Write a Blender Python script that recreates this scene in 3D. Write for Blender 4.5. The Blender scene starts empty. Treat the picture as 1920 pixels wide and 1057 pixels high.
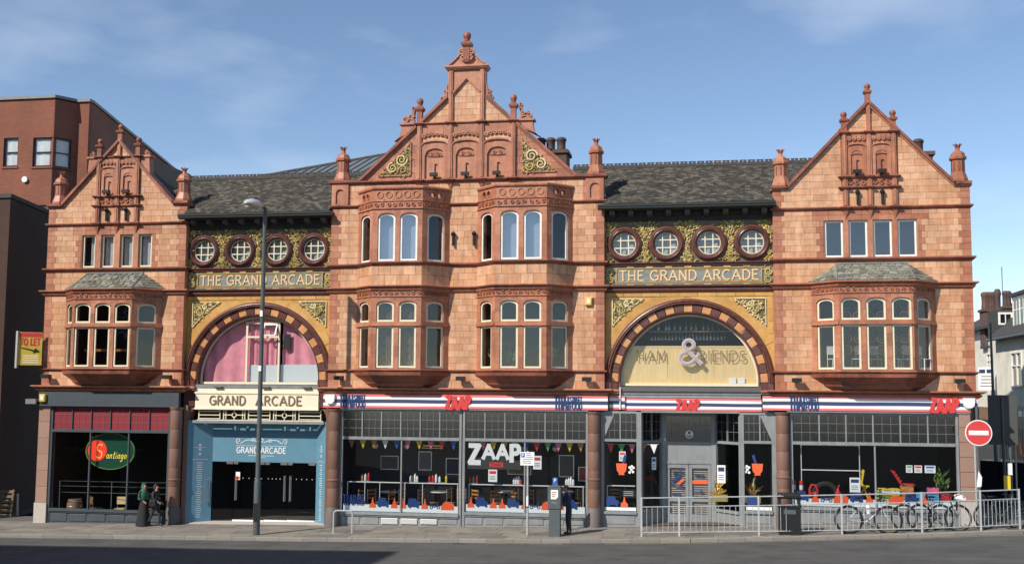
import bpy, bmesh, math, random
from math import sin, cos, pi, radians, sqrt, atan2, hypot
from mathutils import Vector, Matrix
random.seed(7)
S = bpy.context.scene
COL = S.collection
# ------------------------------------------------------------------ camera
D_CAM = 42.0; F_PX = 2109.868; YAW = -0.181765; PITCH = 0.0947167; ROLL = 0.00682637; EYE = 5.0291
PW, PH = 1920.0, 1057.0
_f = Vector((sin(YAW)*cos(PITCH), cos(YAW)*cos(PITCH), sin(PITCH)))
_r = Vector((cos(YAW), -sin(YAW), 0)); _u = _r.cross(_f)
_r2 = cos(ROLL)*_r + sin(ROLL)*_u; _u2 = -sin(ROLL)*_r + cos(ROLL)*_u
cam = bpy.data.cameras.new('camera'); camo = bpy.data.objects.new('camera', cam); COL.objects.link(camo)
camo.matrix_world = Matrix(((_r2.x,_u2.x,-_f.x,0),(_r2.y,_u2.y,-_f.y,-D_CAM),(_r2.z,_u2.z,-_f.z,EYE),(0,0,0,1)))
cam.sensor_fit = 'HORIZONTAL'; cam.sensor_width = 36.0; cam.lens = F_PX/PW*36.0
cam.clip_start = 0.5; cam.clip_end = 2000
S.camera = camo
S.render.resolution_x = 1024; S.render.resolution_y = 563
def at(px, py, Y):
    """world (x, z) of a photograph point on the plane at depth Y"""
    d = _f*F_PX + _r2*(px-PW/2) - _u2*(py-PH/2)
    t = (D_CAM+Y)/d.y
    return d.x*t, EYE+d.z*t
# ------------------------------------------------------------------ sky, sun, exposure
SUN = Vector((-.78, -1.0, 1.04)).normalized()
W = bpy.data.worlds.new('World'); S.world = W; W.use_nodes = True
nt = W.node_tree; nt.nodes.clear()
def N(tree, typ, **kw):
    n = tree.nodes.new(typ)
    for k, v in kw.items(): setattr(n, k, v)
    return n
sky = N(nt, 'ShaderNodeTexSky', sky_type='NISHITA', sun_disc=False)
sky.sun_elevation = math.asin(SUN.z); sky.sun_rotation = atan2(SUN.x, SUN.y)
sky.altitude = 50; sky.air_density = 0.8; sky.dust_density = 0.0; sky.ozone_density = 1.3
tc = N(nt, 'ShaderNodeTexCoord')
mp = N(nt, 'ShaderNodeMapping'); mp.inputs['Scale'].default_value = (2.6, 2.6, 7.0); mp.inputs['Rotation'].default_value = (0, .25, 0)
nz = N(nt, 'ShaderNodeTexNoise'); nz.inputs['Scale'].default_value = 2.2; nz.inputs['Detail'].default_value = 5; nz.inputs['Roughness'].default_value = .5
rp = N(nt, 'ShaderNodeValToRGB'); rp.color_ramp.elements[0].position = .50; rp.color_ramp.elements[1].position = .95
rp.color_ramp.elements[1].color = (.36, .36, .36, 1)
mx = N(nt, 'ShaderNodeMix', data_type='RGBA')
mx.inputs['B'].default_value = (7.2, 7.8, 8.6, 1)
bg = N(nt, 'ShaderNodeBackground'); bg.inputs['Strength'].default_value = 0.118
out = N(nt, 'ShaderNodeOutputWorld')
L = nt.links.new
L(tc.outputs['Generated'], mp.inputs['Vector']); L(mp.outputs['Vector'], nz.inputs['Vector']); L(nz.outputs['Fac'], rp.inputs['Fac'])
L(rp.outputs['Color'], mx.inputs['Factor']); L(sky.outputs['Color'], mx.inputs['A']); L(mx.outputs['Result'], bg.inputs['Color']); L(bg.outputs['Background'], out.inputs['Surface'])
sun = bpy.data.lights.new('sun', 'SUN'); suno = bpy.data.objects.new('sun', sun); COL.objects.link(suno)
sun.energy = 4.6; sun.angle = radians(.53); sun.color = (1.0, .93, .82)
suno.rotation_euler = SUN.to_track_quat('Z', 'Y').to_euler(); suno.location = (-30, -20, 40)
S.view_settings.view_transform = 'Standard'; S.view_settings.look = 'None'; S.view_settings.gamma = 1.0
S.view_settings.use_curve_mapping = False; S.view_settings.exposure = 0.3
# ------------------------------------------------------------------ materials
def mat(name, col, rough=.6, col2=None, nscale=0, namt=.0, bump=0, bscale=None, metal=0, spec=.5, dirt=0, stretch=None, emit=None, streak=0, svec=(1.5, 1.5, .22)):
    m = bpy.data.materials.new(name); m.use_nodes = True; t = m.node_tree; b = t.nodes['Principled BSDF']; l = t.links.new
    b.inputs['Roughness'].default_value = rough; b.inputs['Metallic'].default_value = metal; b.inputs['Specular IOR Level'].default_value = spec
    c = (*col, 1)
    cur = None
    if col2:
        a = N(t, 'ShaderNodeAttribute', attribute_name='tint'); mm = N(t, 'ShaderNodeMix', data_type='RGBA')
        mm.inputs['A'].default_value = c; mm.inputs['B'].default_value = (*col2, 1); l(a.outputs['Fac'], mm.inputs['Factor']); cur = mm.outputs['Result']
    g = N(t, 'ShaderNodeNewGeometry')
    def noise(sc, det=5):
        n = N(t, 'ShaderNodeTexNoise'); n.inputs['Scale'].default_value = sc; n.inputs['Detail'].default_value = det; n.inputs['Roughness'].default_value = .6
        if stretch:
            p = N(t, 'ShaderNodeMapping'); p.inputs['Scale'].default_value = stretch; l(g.outputs['Position'], p.inputs['Vector']); l(p.outputs['Vector'], n.inputs['Vector'])
        else: l(g.outputs['Position'], n.inputs['Vector'])
        return n
    def mul(cur, n, lo, hi, p0=.3, p1=.7):
        mr = N(t, 'ShaderNodeMapRange'); mr.inputs['From Min'].default_value = p0; mr.inputs['From Max'].default_value = p1
        mr.inputs['To Min'].default_value = lo; mr.inputs['To Max'].default_value = hi; l(n.outputs['Fac'], mr.inputs['Value'])
        v = N(t, 'ShaderNodeMix', data_type='RGBA', blend_type='MULTIPLY'); v.inputs['Factor'].default_value = 1
        if cur: l(cur, v.inputs['A'])
        else: v.inputs['A'].default_value = c
        l(mr.outputs['Result'], v.inputs['B']); return v.outputs['Result']
    if namt: cur = mul(cur, noise(nscale), 1-namt, 1+namt)
    if dirt: cur = mul(cur, noise(.9, 8), 1-dirt, 1, .36, .56)
    if streak:   # rain streaks and soot: blotches drawn out downwards
        n = N(t, 'ShaderNodeTexNoise'); n.inputs['Scale'].default_value = 2.6; n.inputs['Detail'].default_value = 9; n.inputs['Roughness'].default_value = .68
        p = N(t, 'ShaderNodeMapping'); p.inputs['Scale'].default_value = svec; l(g.outputs['Position'], p.inputs['Vector']); l(p.outputs['Vector'], n.inputs['Vector'])
        cur = mul(cur, n, 1-streak, 1.04, .38, .60)
    if cur: l(cur, b.inputs['Base Color'])
    else: b.inputs['Base Color'].default_value = c
    if bump:
        bn = N(t, 'ShaderNodeBump'); bn.inputs['Strength'].default_value = bump; bn.inputs['Distance'].default_value = .02
        l(noise(bscale or nscale*3 or 20, 4).outputs['Fac'], bn.inputs['Height']); l(bn.outputs['Normal'], b.inputs['Normal'])
    if emit:
        b.inputs['Emission Color'].default_value = (*emit[0], 1); b.inputs['Emission Strength'].default_value = emit[1]
    return m
def glass(name, tint, refl, rough=.01, wav=0):
    """glazing: clear sheet that lets most light through and mirrors the rest, more at grazing angles"""
    m = bpy.data.materials.new(name); m.use_nodes = True; t = m.node_tree; t.nodes.clear(); l = t.links.new
    o = N(t, 'ShaderNodeOutputMaterial'); mx = N(t, 'ShaderNodeMixShader'); tr = N(t, 'ShaderNodeBsdfTransparent'); gl = N(t, 'ShaderNodeBsdfGlossy')
    tr.inputs['Color'].default_value = (*tint, 1); gl.inputs['Roughness'].default_value = rough; gl.inputs['Color'].default_value = (.95, .97, 1, 1)
    lw = N(t, 'ShaderNodeLayerWeight'); lw.inputs['Blend'].default_value = .25
    mr = N(t, 'ShaderNodeMapRange'); mr.inputs['To Min'].default_value = refl; mr.inputs['To Max'].default_value = min(1, refl+.38)
    l(lw.outputs['Fresnel'], mr.inputs['Value']); l(mr.outputs['Result'], mx.inputs['Fac']); l(tr.outputs['BSDF'], mx.inputs[1]); l(gl.outputs['BSDF'], mx.inputs[2]); l(mx.outputs['Shader'], o.inputs['Surface'])
    if wav:
        n = N(t, 'ShaderNodeTexNoise'); n.inputs['Scale'].default_value = 1.1; g = N(t, 'ShaderNodeNewGeometry'); l(g.outputs['Position'], n.inputs['Vector'])
        bn = N(t, 'ShaderNodeBump'); bn.inputs['Strength'].default_value = wav; bn.inputs['Distance'].default_value = .05; l(n.outputs['Fac'], bn.inputs['Height']); l(bn.outputs['Normal'], gl.inputs['Normal'])
    return m
M = {}
M['buff'] = mat('buff_terracotta', (.565,.275,.138), .5, (.67,.39,.235), 5, .14, .15, 25, dirt=.16, streak=.2)
M['red'] = mat('red_terracotta', (.38,.135,.072), .5, (.50,.215,.125), 5, .16, .2, 25, dirt=.2, streak=.2)
M['redrelief'] = mat('carved_red_terracotta', (.33,.105,.055), .5, (.41,.155,.085), 14, .35, .9, 30, dirt=.25)
M['reddark'] = mat('weathered_red_terracotta', (.25,.078,.045), .55, (.32,.105,.06), 4, .25, .3, 25, dirt=.5)
M['mortar'] = mat('mortar', (.44,.22,.115), .85, None, 9, .2)
M['maroon'] = mat('glazed_maroon_faience', (.10,.038,.034), .3, (.14,.055,.045), 7, .25, .15, 20)
M['mustard'] = mat('mustard_faience', (.50,.255,.06), .5, (.58,.33,.10), 5, .15, .1, 20, dirt=.12)
M['orange'] = mat('orange_faience', (.52,.235,.09), .35, (.60,.30,.13), 5, .15)
M['gold'] = mat('gold_green_faience', (.53,.385,.13), .4, (.34,.275,.10), 9, .3)
M['cream_f'] = mat('cream_faience', (.72,.60,.36), .4, (.62,.50,.24), 9, .2)
M['blueglaze'] = mat('blue_grey_faience', (.18,.205,.195), .35, (.21,.235,.22), 8, .2)
M['tealglaze'] = mat('teal_faience', (.20,.21,.13), .35, (.30,.27,.14), 8, .2)
M['darkrec'] = mat('dark_recessed_faience', (.13,.10,.055), .5, None, 8, .3)
M['slate'] = mat('roof_slate', (.030,.027,.022), .9, (.12,.105,.078), 9, .45, .3, 40)
M['slateg'] = mat('green_grey_slate', (.10,.095,.075), .85, (.25,.24,.185), 12, .5, .3, 40)
M['lead'] = mat('lead_flashing', (.20,.20,.20), .6, None, 4, .2)
M['gutter'] = mat('black_painted_iron', (.022,.027,.026), .4, None, 6, .2)
M['soffit'] = mat('dark_soffit_boards', (.03,.027,.024), .8, None, 6, .2)
M['wframe'] = mat('white_window_paint', (.74,.72,.66), .45, (.80,.79,.74), 8, .08)
M['cframe'] = mat('cream_window_paint', (.70,.62,.44), .5, (.74,.67,.5), 8, .08)
M['grey'] = mat('grey_shopfront_paint', (.225,.235,.24), .45, (.25,.26,.265), 3, .1, streak=.12)
M['dgrey'] = mat('slate_blue_shopfront_paint', (.055,.07,.085), .45, (.065,.08,.095), 3, .12)
M['black'] = mat('black_paint', (.012,.012,.013), .45)
M['granite'] = mat('brown_granite', (.17,.088,.062), .4, (.21,.115,.085), 60, .25)
M['granitel'] = mat('pink_granite', (.30,.18,.135), .45, (.34,.215,.165), 50, .2)
M['granited'] = mat('grey_granite_base', (.085,.078,.072), .6, (.15,.13,.12), 40, .25)
M['stonel'] = mat('pale_stone', (.45,.40,.36), .7, None, 20, .2)
M['blue'] = mat('blue_painted_panel', (.10,.225,.31), .45, (.105,.235,.32), 3, .06)
M['signcream'] = mat('cream_sign_board', (.80,.72,.55), .5, None, 3, .04)
M['ampgrey'] = mat('pinkish_grey_letter_paint', (.40,.31,.31), .4)
M['bronze'] = mat('bronze_lettering', (.20,.14,.08), .4)
M['white'] = mat('white_paint', (.78,.78,.77), .45)
M['ivory'] = mat('ivory_glazed_letter', (.74,.60,.34), .35)
M['signred'] = mat('red_sign_film', (.62,.05,.045), .45)
M['signpink'] = mat('faded_red_stripe', (.76,.16,.17), .5)
M['navy'] = mat('navy_sign_film', (.02,.045,.15), .45)
M['navystripe'] = mat('navy_stripe', (.045,.055,.14), .5)
M['orangered'] = mat('orange_red_film', (.80,.12,.035), .5)
M['tokenblue'] = mat('royal_blue_film', (.015,.05,.20), .5)
M['glass'] = glass('shop_glass', (.95,.965,.965), .025)
M['glassup'] = glass('window_glass', (.78,.81,.82), .07, .015, .12)
M['glassup2'] = glass('sky_reflecting_glass', (.66,.70,.74), .22, .02, .12)
M['glassmid'] = glass('old_window_glass', (.90,.92,.93), .15, .02, .12)
M['leaded'] = glass('leaded_transom_glass', (.50,.52,.52), .13, .10)
M['redblind'] = mat('dark_red_glazed_blind', (.20,.02,.03), .5, (.24,.025,.035))
M['came'] = mat('lead_came', (.15,.155,.155), .5)
M['camered'] = mat('came_on_red', (.30,.10,.11), .5)
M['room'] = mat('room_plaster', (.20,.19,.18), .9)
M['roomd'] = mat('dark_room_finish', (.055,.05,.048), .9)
M['floorint'] = mat('interior_floor', (.10,.08,.065), .7)
M['curtain'] = mat('pink_curtain_cloth', (.86,.34,.41), .85, None, 3, .15)
M['net'] = mat('net_curtain', (.76,.77,.76), .9, None, 4, .1)
M['blindw'] = mat('pale_roller_blind', (.80,.82,.84), .85)
M['paper'] = mat('white_paper', (.82,.82,.80), .7)
M['lightblue'] = mat('pale_blue_board', (.74,.79,.80), .6)
M['wood'] = mat('tan_plywood', (.82,.60,.29), .55, (.86,.64,.32), 2.5, .1, stretch=(6,6,.6))
M['woodd'] = mat('brown_wood', (.22,.11,.05), .6, (.30,.16,.08), 4, .2)
M['asphalt'] = mat('asphalt', (.090,.090,.087), .85, None, 40, .28, .4, 160, dirt=.28, streak=.22, svec=(.10, 1.4, 1))
M['paving'] = mat('paving_stone', (.165,.15,.13), .85, (.26,.235,.195), 7, .18, .25, 60, dirt=.2)
M['pavebase'] = mat('paving_joint', (.11,.10,.09), .95)
M['kerb'] = mat('kerb_granite', (.19,.175,.155), .8, (.25,.23,.205), 30, .2)
M['tar'] = mat('tar_seam', (.12,.12,.115), .8)
M['yline'] = mat('worn_yellow_line', (.36,.30,.12), .8, None, 9, .4)
M['galv'] = mat('galvanised_steel', (.50,.52,.52), .42, None, 12, .12, metal=.35)
M['steel'] = mat('brushed_steel', (.60,.60,.58), .3, metal=.9)
M['lampgrey'] = mat('dark_grey_column_paint', (.075,.09,.092), .4, None, 5, .15)
M['alu'] = mat('cast_aluminium', (.62,.63,.63), .4, metal=.4)
M['rubber'] = mat('black_rubber', (.015,.015,.015), .7)
M['meter'] = mat('grey_green_meter_paint', (.085,.10,.105), .45, None, 4, .1)
M['signblue'] = mat('blue_sign_film', (.02,.12,.45), .45)
M['skin'] = mat('skin', (.42,.22,.15), .55)
M['hair'] = mat('dark_hair', (.02,.014,.01), .6)
M['jacket'] = mat('dark_jacket_cloth', (.025,.025,.03), .85, None, 12, .25)
M['navycloth'] = mat('navy_jacket_cloth', (.03,.04,.08), .85, None, 12, .25)
M['trouser'] = mat('charcoal_trouser_cloth', (.025,.027,.032), .85, None, 12, .25)
M['skirt'] = mat('black_skirt_cloth', (.014,.014,.016), .9, None, 9, .25)
M['green'] = mat('green_scarf_cloth', (.035,.16,.085), .85, None, 12, .2)
M['brick'] = None
M['yellow'] = mat('yellow_plastic', (.75,.52,.03), .45)
M['yelbox'] = mat('yellow_alarm_box', (.72,.47,.06), .45)
M['goldfoil'] = mat('gold_foil', (.75,.56,.20), .22, metal=.85)
M['pinkp'] = mat('pink_plastic', (.78,.17,.28), .45)
M['cyanp'] = mat('sky_blue_plastic', (.10,.45,.72), .45)
M['redp'] = mat('red_plastic', (.62,.035,.04), .4)
M['greenp'] = mat('green_plastic', (.10,.42,.12), .45)
M['cratewood'] = mat('orange_crate_wood', (.55,.23,.07), .6, None, 6, .2)
M['palletwood'] = mat('pallet_wood', (.16,.11,.07), .85, (.22,.16,.10), 8, .25)
M['leafp'] = mat('house_plant_leaf', (.10,.20,.04), .5, (.2,.32,.08))
M['neongreen'] = mat('dark_green_sign_face', (.01,.085,.05), .4)
M['neonred'] = mat('lit_red_disc', (.8,.05,.03), .4, emit=((1,.06,.03), .35))
M['neonyel'] = mat('lit_yellow_tube', (.7,.55,.1), .4, emit=((1,.75,.1), .35))
M['creamrender'] = mat('cream_render', (.78,.74,.62), .85, None, 2, .08, dirt=.15)
M['darkroof'] = mat('dark_tile_roof', (.055,.05,.048), .8, None, 8, .25)
M['zinc'] = mat('standing_seam_zinc', (.15,.16,.17), .45, None, 2, .1)
M['pot'] = mat('chimney_pot_clay', (.045,.034,.03), .7, (.12,.06,.045), 8, .3)
M['stackbrick'] = mat('sooty_chimney_brick', (.10,.065,.05), .9, (.14,.08,.06), 10, .3)
M['carblack'] = mat('black_car_paint', (.014,.018,.026), .15)
M['carglass'] = mat('dark_car_glass', (.012,.014,.016), .05)
M['shopdark'] = mat('dark_shopfront', (.04,.038,.036), .5)
M['bracket'] = mat('eaves_bracket_paint', (.07,.065,.06), .6)
M['amprim'] = mat('pale_grey_letter_paint', (.52,.48,.48), .45)
M['letyellow'] = mat('faded_yellow_board', (.62,.44,.05), .6, None, 3, .15)
M['signgrey'] = mat('grey_board_paint', (.06,.062,.055), .55)
M['brochure'] = mat('vent_paint', (.55,.55,.54), .6)
M['amber'] = mat('amber_lens', (.5,.2,.02), .3)
def brickmat(name, c1, c2, c3, ang=0, bw=.225, bh=.075):
    m = bpy.data.materials.new(name); m.use_nodes = True; t = m.node_tree; b = t.nodes['Principled BSDF']; l = t.links.new
    b.inputs['Roughness'].default_value = .88
    g = N(t, 'ShaderNodeNewGeometry'); r = N(t, 'ShaderNodeVectorRotate', rotation_type='Z_AXIS'); r.inputs['Angle'].default_value = ang
    l(g.outputs['Position'], r.inputs['Vector']); s = N(t, 'ShaderNodeSeparateXYZ'); l(r.outputs['Vector'], s.inputs['Vector'])
    cx = N(t, 'ShaderNodeCombineXYZ'); l(s.outputs['X'], cx.inputs['X']); l(s.outputs['Z'], cx.inputs['Y'])
    k = N(t, 'ShaderNodeTexBrick'); k.inputs['Scale'].default_value = 1; k.inputs['Brick Width'].default_value = bw; k.inputs['Row Height'].default_value = bh
    k.inputs['Mortar Size'].default_value = .008; k.inputs['Color1'].default_value = (*c1,1); k.inputs['Color2'].default_value = (*c2,1); k.inputs['Mortar'].default_value = (*c3,1)
    l(cx.outputs['Vector'], k.inputs['Vector'])
    n = N(t, 'ShaderNodeTexNoise'); n.inputs['Scale'].default_value = .5; n.inputs['Detail'].default_value = 8; l(g.outputs['Position'], n.inputs['Vector'])
    mr = N(t, 'ShaderNodeMapRange'); mr.inputs['From Min'].default_value = .3; mr.inputs['From Max'].default_value = .7; mr.inputs['To Min'].default_value = .8; mr.inputs['To Max'].default_value = 1.12; l(n.outputs['Fac'], mr.inputs['Value'])
    v = N(t, 'ShaderNodeMix', data_type='RGBA', blend_type='MULTIPLY'); v.inputs['Factor'].default_value = 1; l(k.outputs['Color'], v.inputs['A']); l(mr.outputs['Result'], v.inputs['B']); l(v.outputs['Result'], b.inputs['Base Color'])
    return m
M['brick'] = brickmat('red_brick', (.215,.065,.036), (.26,.085,.048), (.17,.085,.055))
M['brickside'] = brickmat('red_brick_flank', (.21,.075,.045), (.25,.09,.055), (.2,.1,.07), radians(-103))
M['brickdark'] = brickmat('shade_darkened_brick', (.06,.028,.019), (.075,.036,.024), (.05,.03,.022), radians(-103))  # brick tone darkened to carry the alley wall's deep shade
# ------------------------------------------------------------------ mesh helpers
class MB:
    """collects solids; fr() sets a local frame (s along, o outward, z up) for what is added next"""
    def __init__(s, *mats): s.v=[]; s.f=[]; s.m=[]; s.t=[]; s.mats=list(mats); s.F=(0,0,0,0); s.sm=[]
    def fr(s, x=0, y=0, a=0, z=0): s.F=(x,y,a,z); return s
    def raw(s): s.F=None; return s
    def add(s, vs, fs, m=0, t=None, smooth=False):
        b=len(s.v)
        if s.F is not None:
            x,y,a,z0=s.F; c,sn=cos(a),sin(a)
            vs=[(x+p[0]*c+p[1]*sn, y+p[0]*sn-p[1]*c, z0+p[2]) for p in vs]
        s.v+=[tuple(p) for p in vs]
        if t is None: t=random.random()
        for f in fs: s.f.append([b+i for i in f]); s.m.append(m); s.t.append(t); s.sm.append(smooth)
        return s
    def box(s,a0,a1,b0,b1,c0,c1,m=0,t=None,tp=0):
        q=tp
        vs=[(a0,b0,c0),(a1,b0,c0),(a1,b1,c0),(a0,b1,c0),(a0+q,b0+q,c1),(a1-q,b0+q,c1),(a1-q,b1-q,c1),(a0+q,b1-q,c1)]
        return s.add(vs,[(0,1,2,3),(4,5,6,7),(0,1,5,4),(1,2,6,5),(2,3,7,6),(3,0,4,7)],m,t)
    def cham(s,poly,o0,o1,ins=.012,m=0,t=None):
        """convex plate in (s,z) from o0 to o1, its front edge drawn in by ins"""
        n=len(poly); cx=sum(p[0] for p in poly)/n; cz=sum(p[1] for p in poly)/n
        def tw(p,d):
            dx,dz=p[0]-cx,p[1]-cz; return (cx+dx-math.copysign(min(d,abs(dx)*.6),dx), cz+dz-math.copysign(min(d,abs(dz)*.6),dz))
        vs=[(p[0],o0,p[1]) for p in poly]+[(p[0],o1-ins*.8,p[1]) for p in poly]
        fr=[tw(p,ins) for p in poly]; vs+=[(p[0],o1,p[1]) for p in fr]
        fs=[tuple(range(2*n,3*n))]
        for i in range(n):
            j=(i+1)%n; fs+=[(i,j,n+j,n+i),(n+i,n+j,2*n+j,2*n+i)]
        return s.add(vs,fs,m,t)
    def prism(s,poly,o0,o1,m=0,t=None):
        n=len(poly); vs=[(p[0],o0,p[1]) for p in poly]+[(p[0],o1,p[1]) for p in poly]
        return s.add(vs,[tuple(range(n)),tuple(range(n,2*n))]+[(i,(i+1)%n,n+(i+1)%n,n+i) for i in range(n)],m,t)
    def strip(s,lo,hi,o0,o1,m=0,t=None,closed=False):
        """solid between two matching polylines in (s,z)"""
        n=len(lo); vs=[(p[0],o0,p[1]) for p in lo]+[(p[0],o0,p[1]) for p in hi]+[(p[0],o1,p[1]) for p in lo]+[(p[0],o1,p[1]) for p in hi]
        fs=[]
        for i in range(n if closed else n-1):
            j=(i+1)%n
            fs+=[(i,j,n+j,n+i),(2*n+i,2*n+j,3*n+j,3*n+i),(i,j,2*n+j,2*n+i),(n+i,n+j,3*n+j,3*n+i)]
        if not closed: fs+=[(0,n,3*n,2*n),(n-1,2*n-1,4*n-1,3*n-1)]
        return s.add(vs,fs,m,t)
    def arc(s,cx,cz,r0,r1,a0,a1,n,o0,o1,m=0,t=None,ez=1):
        full=abs(abs(a1-a0)-2*pi)<1e-4
        A=[a0+(a1-a0)*i/n for i in range(n if full else n+1)]
        return s.strip([(cx+r0*cos(a),cz+ez*r0*sin(a)) for a in A],[(cx+r1*cos(a),cz+ez*r1*sin(a)) for a in A],o0,o1,m,t,full)
    def arcsweep(s,cx,cz,prof,a0,a1,n,m=0,t=None,smooth=True):
        """profile [(r,o)] turned about the outward axis"""
        full=abs(abs(a1-a0)-2*pi)<1e-4; k=len(prof); na=n if full else n+1; vs=[]
        for i in range(na):
            a=a0+(a1-a0)*i/n
            vs+=[(cx+r*cos(a),o,cz+r*sin(a)) for r,o in prof]
        fs=[]
        for i in range(n):
            j=(i+1)%na
            for q in range(k): w=(q+1)%k; fs.append((i*k+q,j*k+q,j*k+w,i*k+w))
        if not full: fs+=[tuple(range(k)),tuple(range((na-1)*k,na*k))]
        return s.add(vs,fs,m,t,smooth)
    def lathe(s,x,y,z,prof,n=12,m=0,t=None,smooth=True,rot=0,sx=1,sy=1):
        vs=[]; k=len(prof)
        for r,h in prof:
            vs+=[(x+sx*r*cos(rot+2*pi*i/n),y+sy*r*sin(rot+2*pi*i/n),z+h) for i in range(n)]
        fs=[tuple(range(n)),tuple(range((k-1)*n,k*n))]
        for q in range(k-1):
            for i in range(n): j=(i+1)%n; fs.append((q*n+i,q*n+j,(q+1)*n+j,(q+1)*n+i))
        return s.add(vs,fs,m,t,smooth)
    def tube(s,pts,r,n=6,m=0,t=None,closed=False,flat=1,smooth=True):
        P=[Vector(p) for p in pts]; k=len(P); vs=[]; rr=r if isinstance(r,(list,tuple)) else [r]*k
        up=None
        for i in range(k):
            if closed: d=(P[(i+1)%k]-P[i-1])
            else: d=P[min(i+1,k-1)]-P[max(i-1,0)]
            d.normalize()
            if up is None: up=Vector((0,0,1)) if abs(d.z)<.9 else Vector((1,0,0))
            a=d.cross(up); 
            if a.length<1e-4: a=d.cross(Vector((.3,1,.2)))
            a.normalize(); b=a.cross(d); up=b
            vs+=[tuple(P[i]+a*(cos(2*pi*q/n+pi/n)*rr[i])+b*(sin(2*pi*q/n+pi/n)*rr[i]*flat)) for q in range(n)]
        fs=[]
        for i in range(k if closed else k-1):
            j=(i+1)%k
            for q in range(n): w=(q+1)%n; fs.append((i*n+q,i*n+w,j*n+w,j*n+q))
        if not closed: fs+=[tuple(range(n)),tuple(range((k-1)*n,k*n))]
        return s.add(vs,fs,m,t,smooth)
    def sweep(s,path,prof,m=0,t=None):
        """profile [(out,z)] along a plan path [(x,y)] walked left to right, outside towards -Y; world coordinates"""
        F=s.F; s.F=None; n=len(path); k=len(prof); vs=[]
        for i in range(n):
            nn=[]
            for a,b in ((i-1,i),(i,i+1)):
                if a<0 or b>=n: continue
                dx,dy=path[b][0]-path[a][0],path[b][1]-path[a][1]; l=hypot(dx,dy); nn.append((dy/l,-dx/l))
            if len(nn)==1: mx_,my_=nn[0]
            else:
                bx,by=nn[0][0]+nn[1][0],nn[0][1]+nn[1][1]; dt=1+nn[0][0]*nn[1][0]+nn[0][1]*nn[1][1]; mx_,my_=bx/dt,by/dt
            vs+=[(path[i][0]+o*mx_,path[i][1]+o*my_,z) for o,z in prof]
        fs=[tuple(range(k)),tuple(range((n-1)*k,n*k))]
        for i in range(n-1):
            for q in range(k): w=(q+1)%k; fs.append((i*k+q,(i+1)*k+q,(i+1)*k+w,i*k+w))
        s.add(vs,fs,m,t); s.F=F; return s
    def quad(s,a,b,c,d,m=0,t=None): return s.add([a,b,c,d],[(0,1,2,3)],m,t)
    def mesh(s,name,off=(0,0,0),flip=True):
        me=bpy.data.meshes.new(name)
        me.from_pydata([(p[0]-off[0],p[1]-off[1],p[2]-off[2]) for p in s.v],[],s.f)
        for mm in s.mats: me.materials.append(mm)
        if len(s.mats)>1: me.polygons.foreach_set('material_index',s.m)
        me.polygons.foreach_set('use_smooth',s.sm)
        a=me.attributes.new('tint','FLOAT','FACE'); a.data.foreach_set('value',s.t)
        if flip:
            bm=bmesh.new(); bm.from_mesh(me); bmesh.ops.recalc_face_normals(bm,faces=bm.faces); bm.to_mesh(me); bm.free()
        if any(s.sm): me.set_sharp_from_angle(angle=radians(38))
        me.update(); return me
    def build(s,name,parent=None,local=False,kind=None,label=None,flip=True):
        if not s.v: return None
        off=(0,0,0) if (parent is None or local) else WL[parent.name]
        o=bpy.data.objects.new(name,s.mesh(name,off,flip)); COL.objects.link(o)
        o.parent=parent; WL[o.name]=off
        if kind: o['kind']=kind
        if label: o['label']=label
        return o
WL={}
def thing(name,label,cat,loc=(0,0,0),rz=0,group=None):
    o=bpy.data.objects.new(name,None); COL.objects.link(o); o.location=loc; o.rotation_euler=(0,0,rz); o.empty_display_size=.2
    o['label']=label; o['category']=cat
    if group: o['group']=group
    WL[o.name]=tuple(loc); return o
def tag(o,label,cat,group=None):
    o['label']=label; o['category']=cat
    if group: o['group']=group
    return o
def dup(root,loc,rz=None,label=None,sc=None):
    r=root.copy(); COL.objects.link(r); r.location=loc
    if rz is not None: r.rotation_euler=(0,0,rz)
    if label: r['label']=label
    if sc: r.scale=(sc,sc,sc)
    for ch in list(root.children):
        c=ch.copy(); COL.objects.link(c); c.parent=r
        for g in list(ch.children):
            d=g.copy(); COL.objects.link(d); d.parent=c
    WL[r.name]=tuple(loc); return r
def copy_part(o,dx,parent,dz=0,dy=0):
    c=o.copy(); COL.objects.link(c); c.parent=parent; c.location=(o.location.x+dx,o.location.y+dy,o.location.z+dz); WL[c.name]=WL[parent.name]; return c
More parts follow.
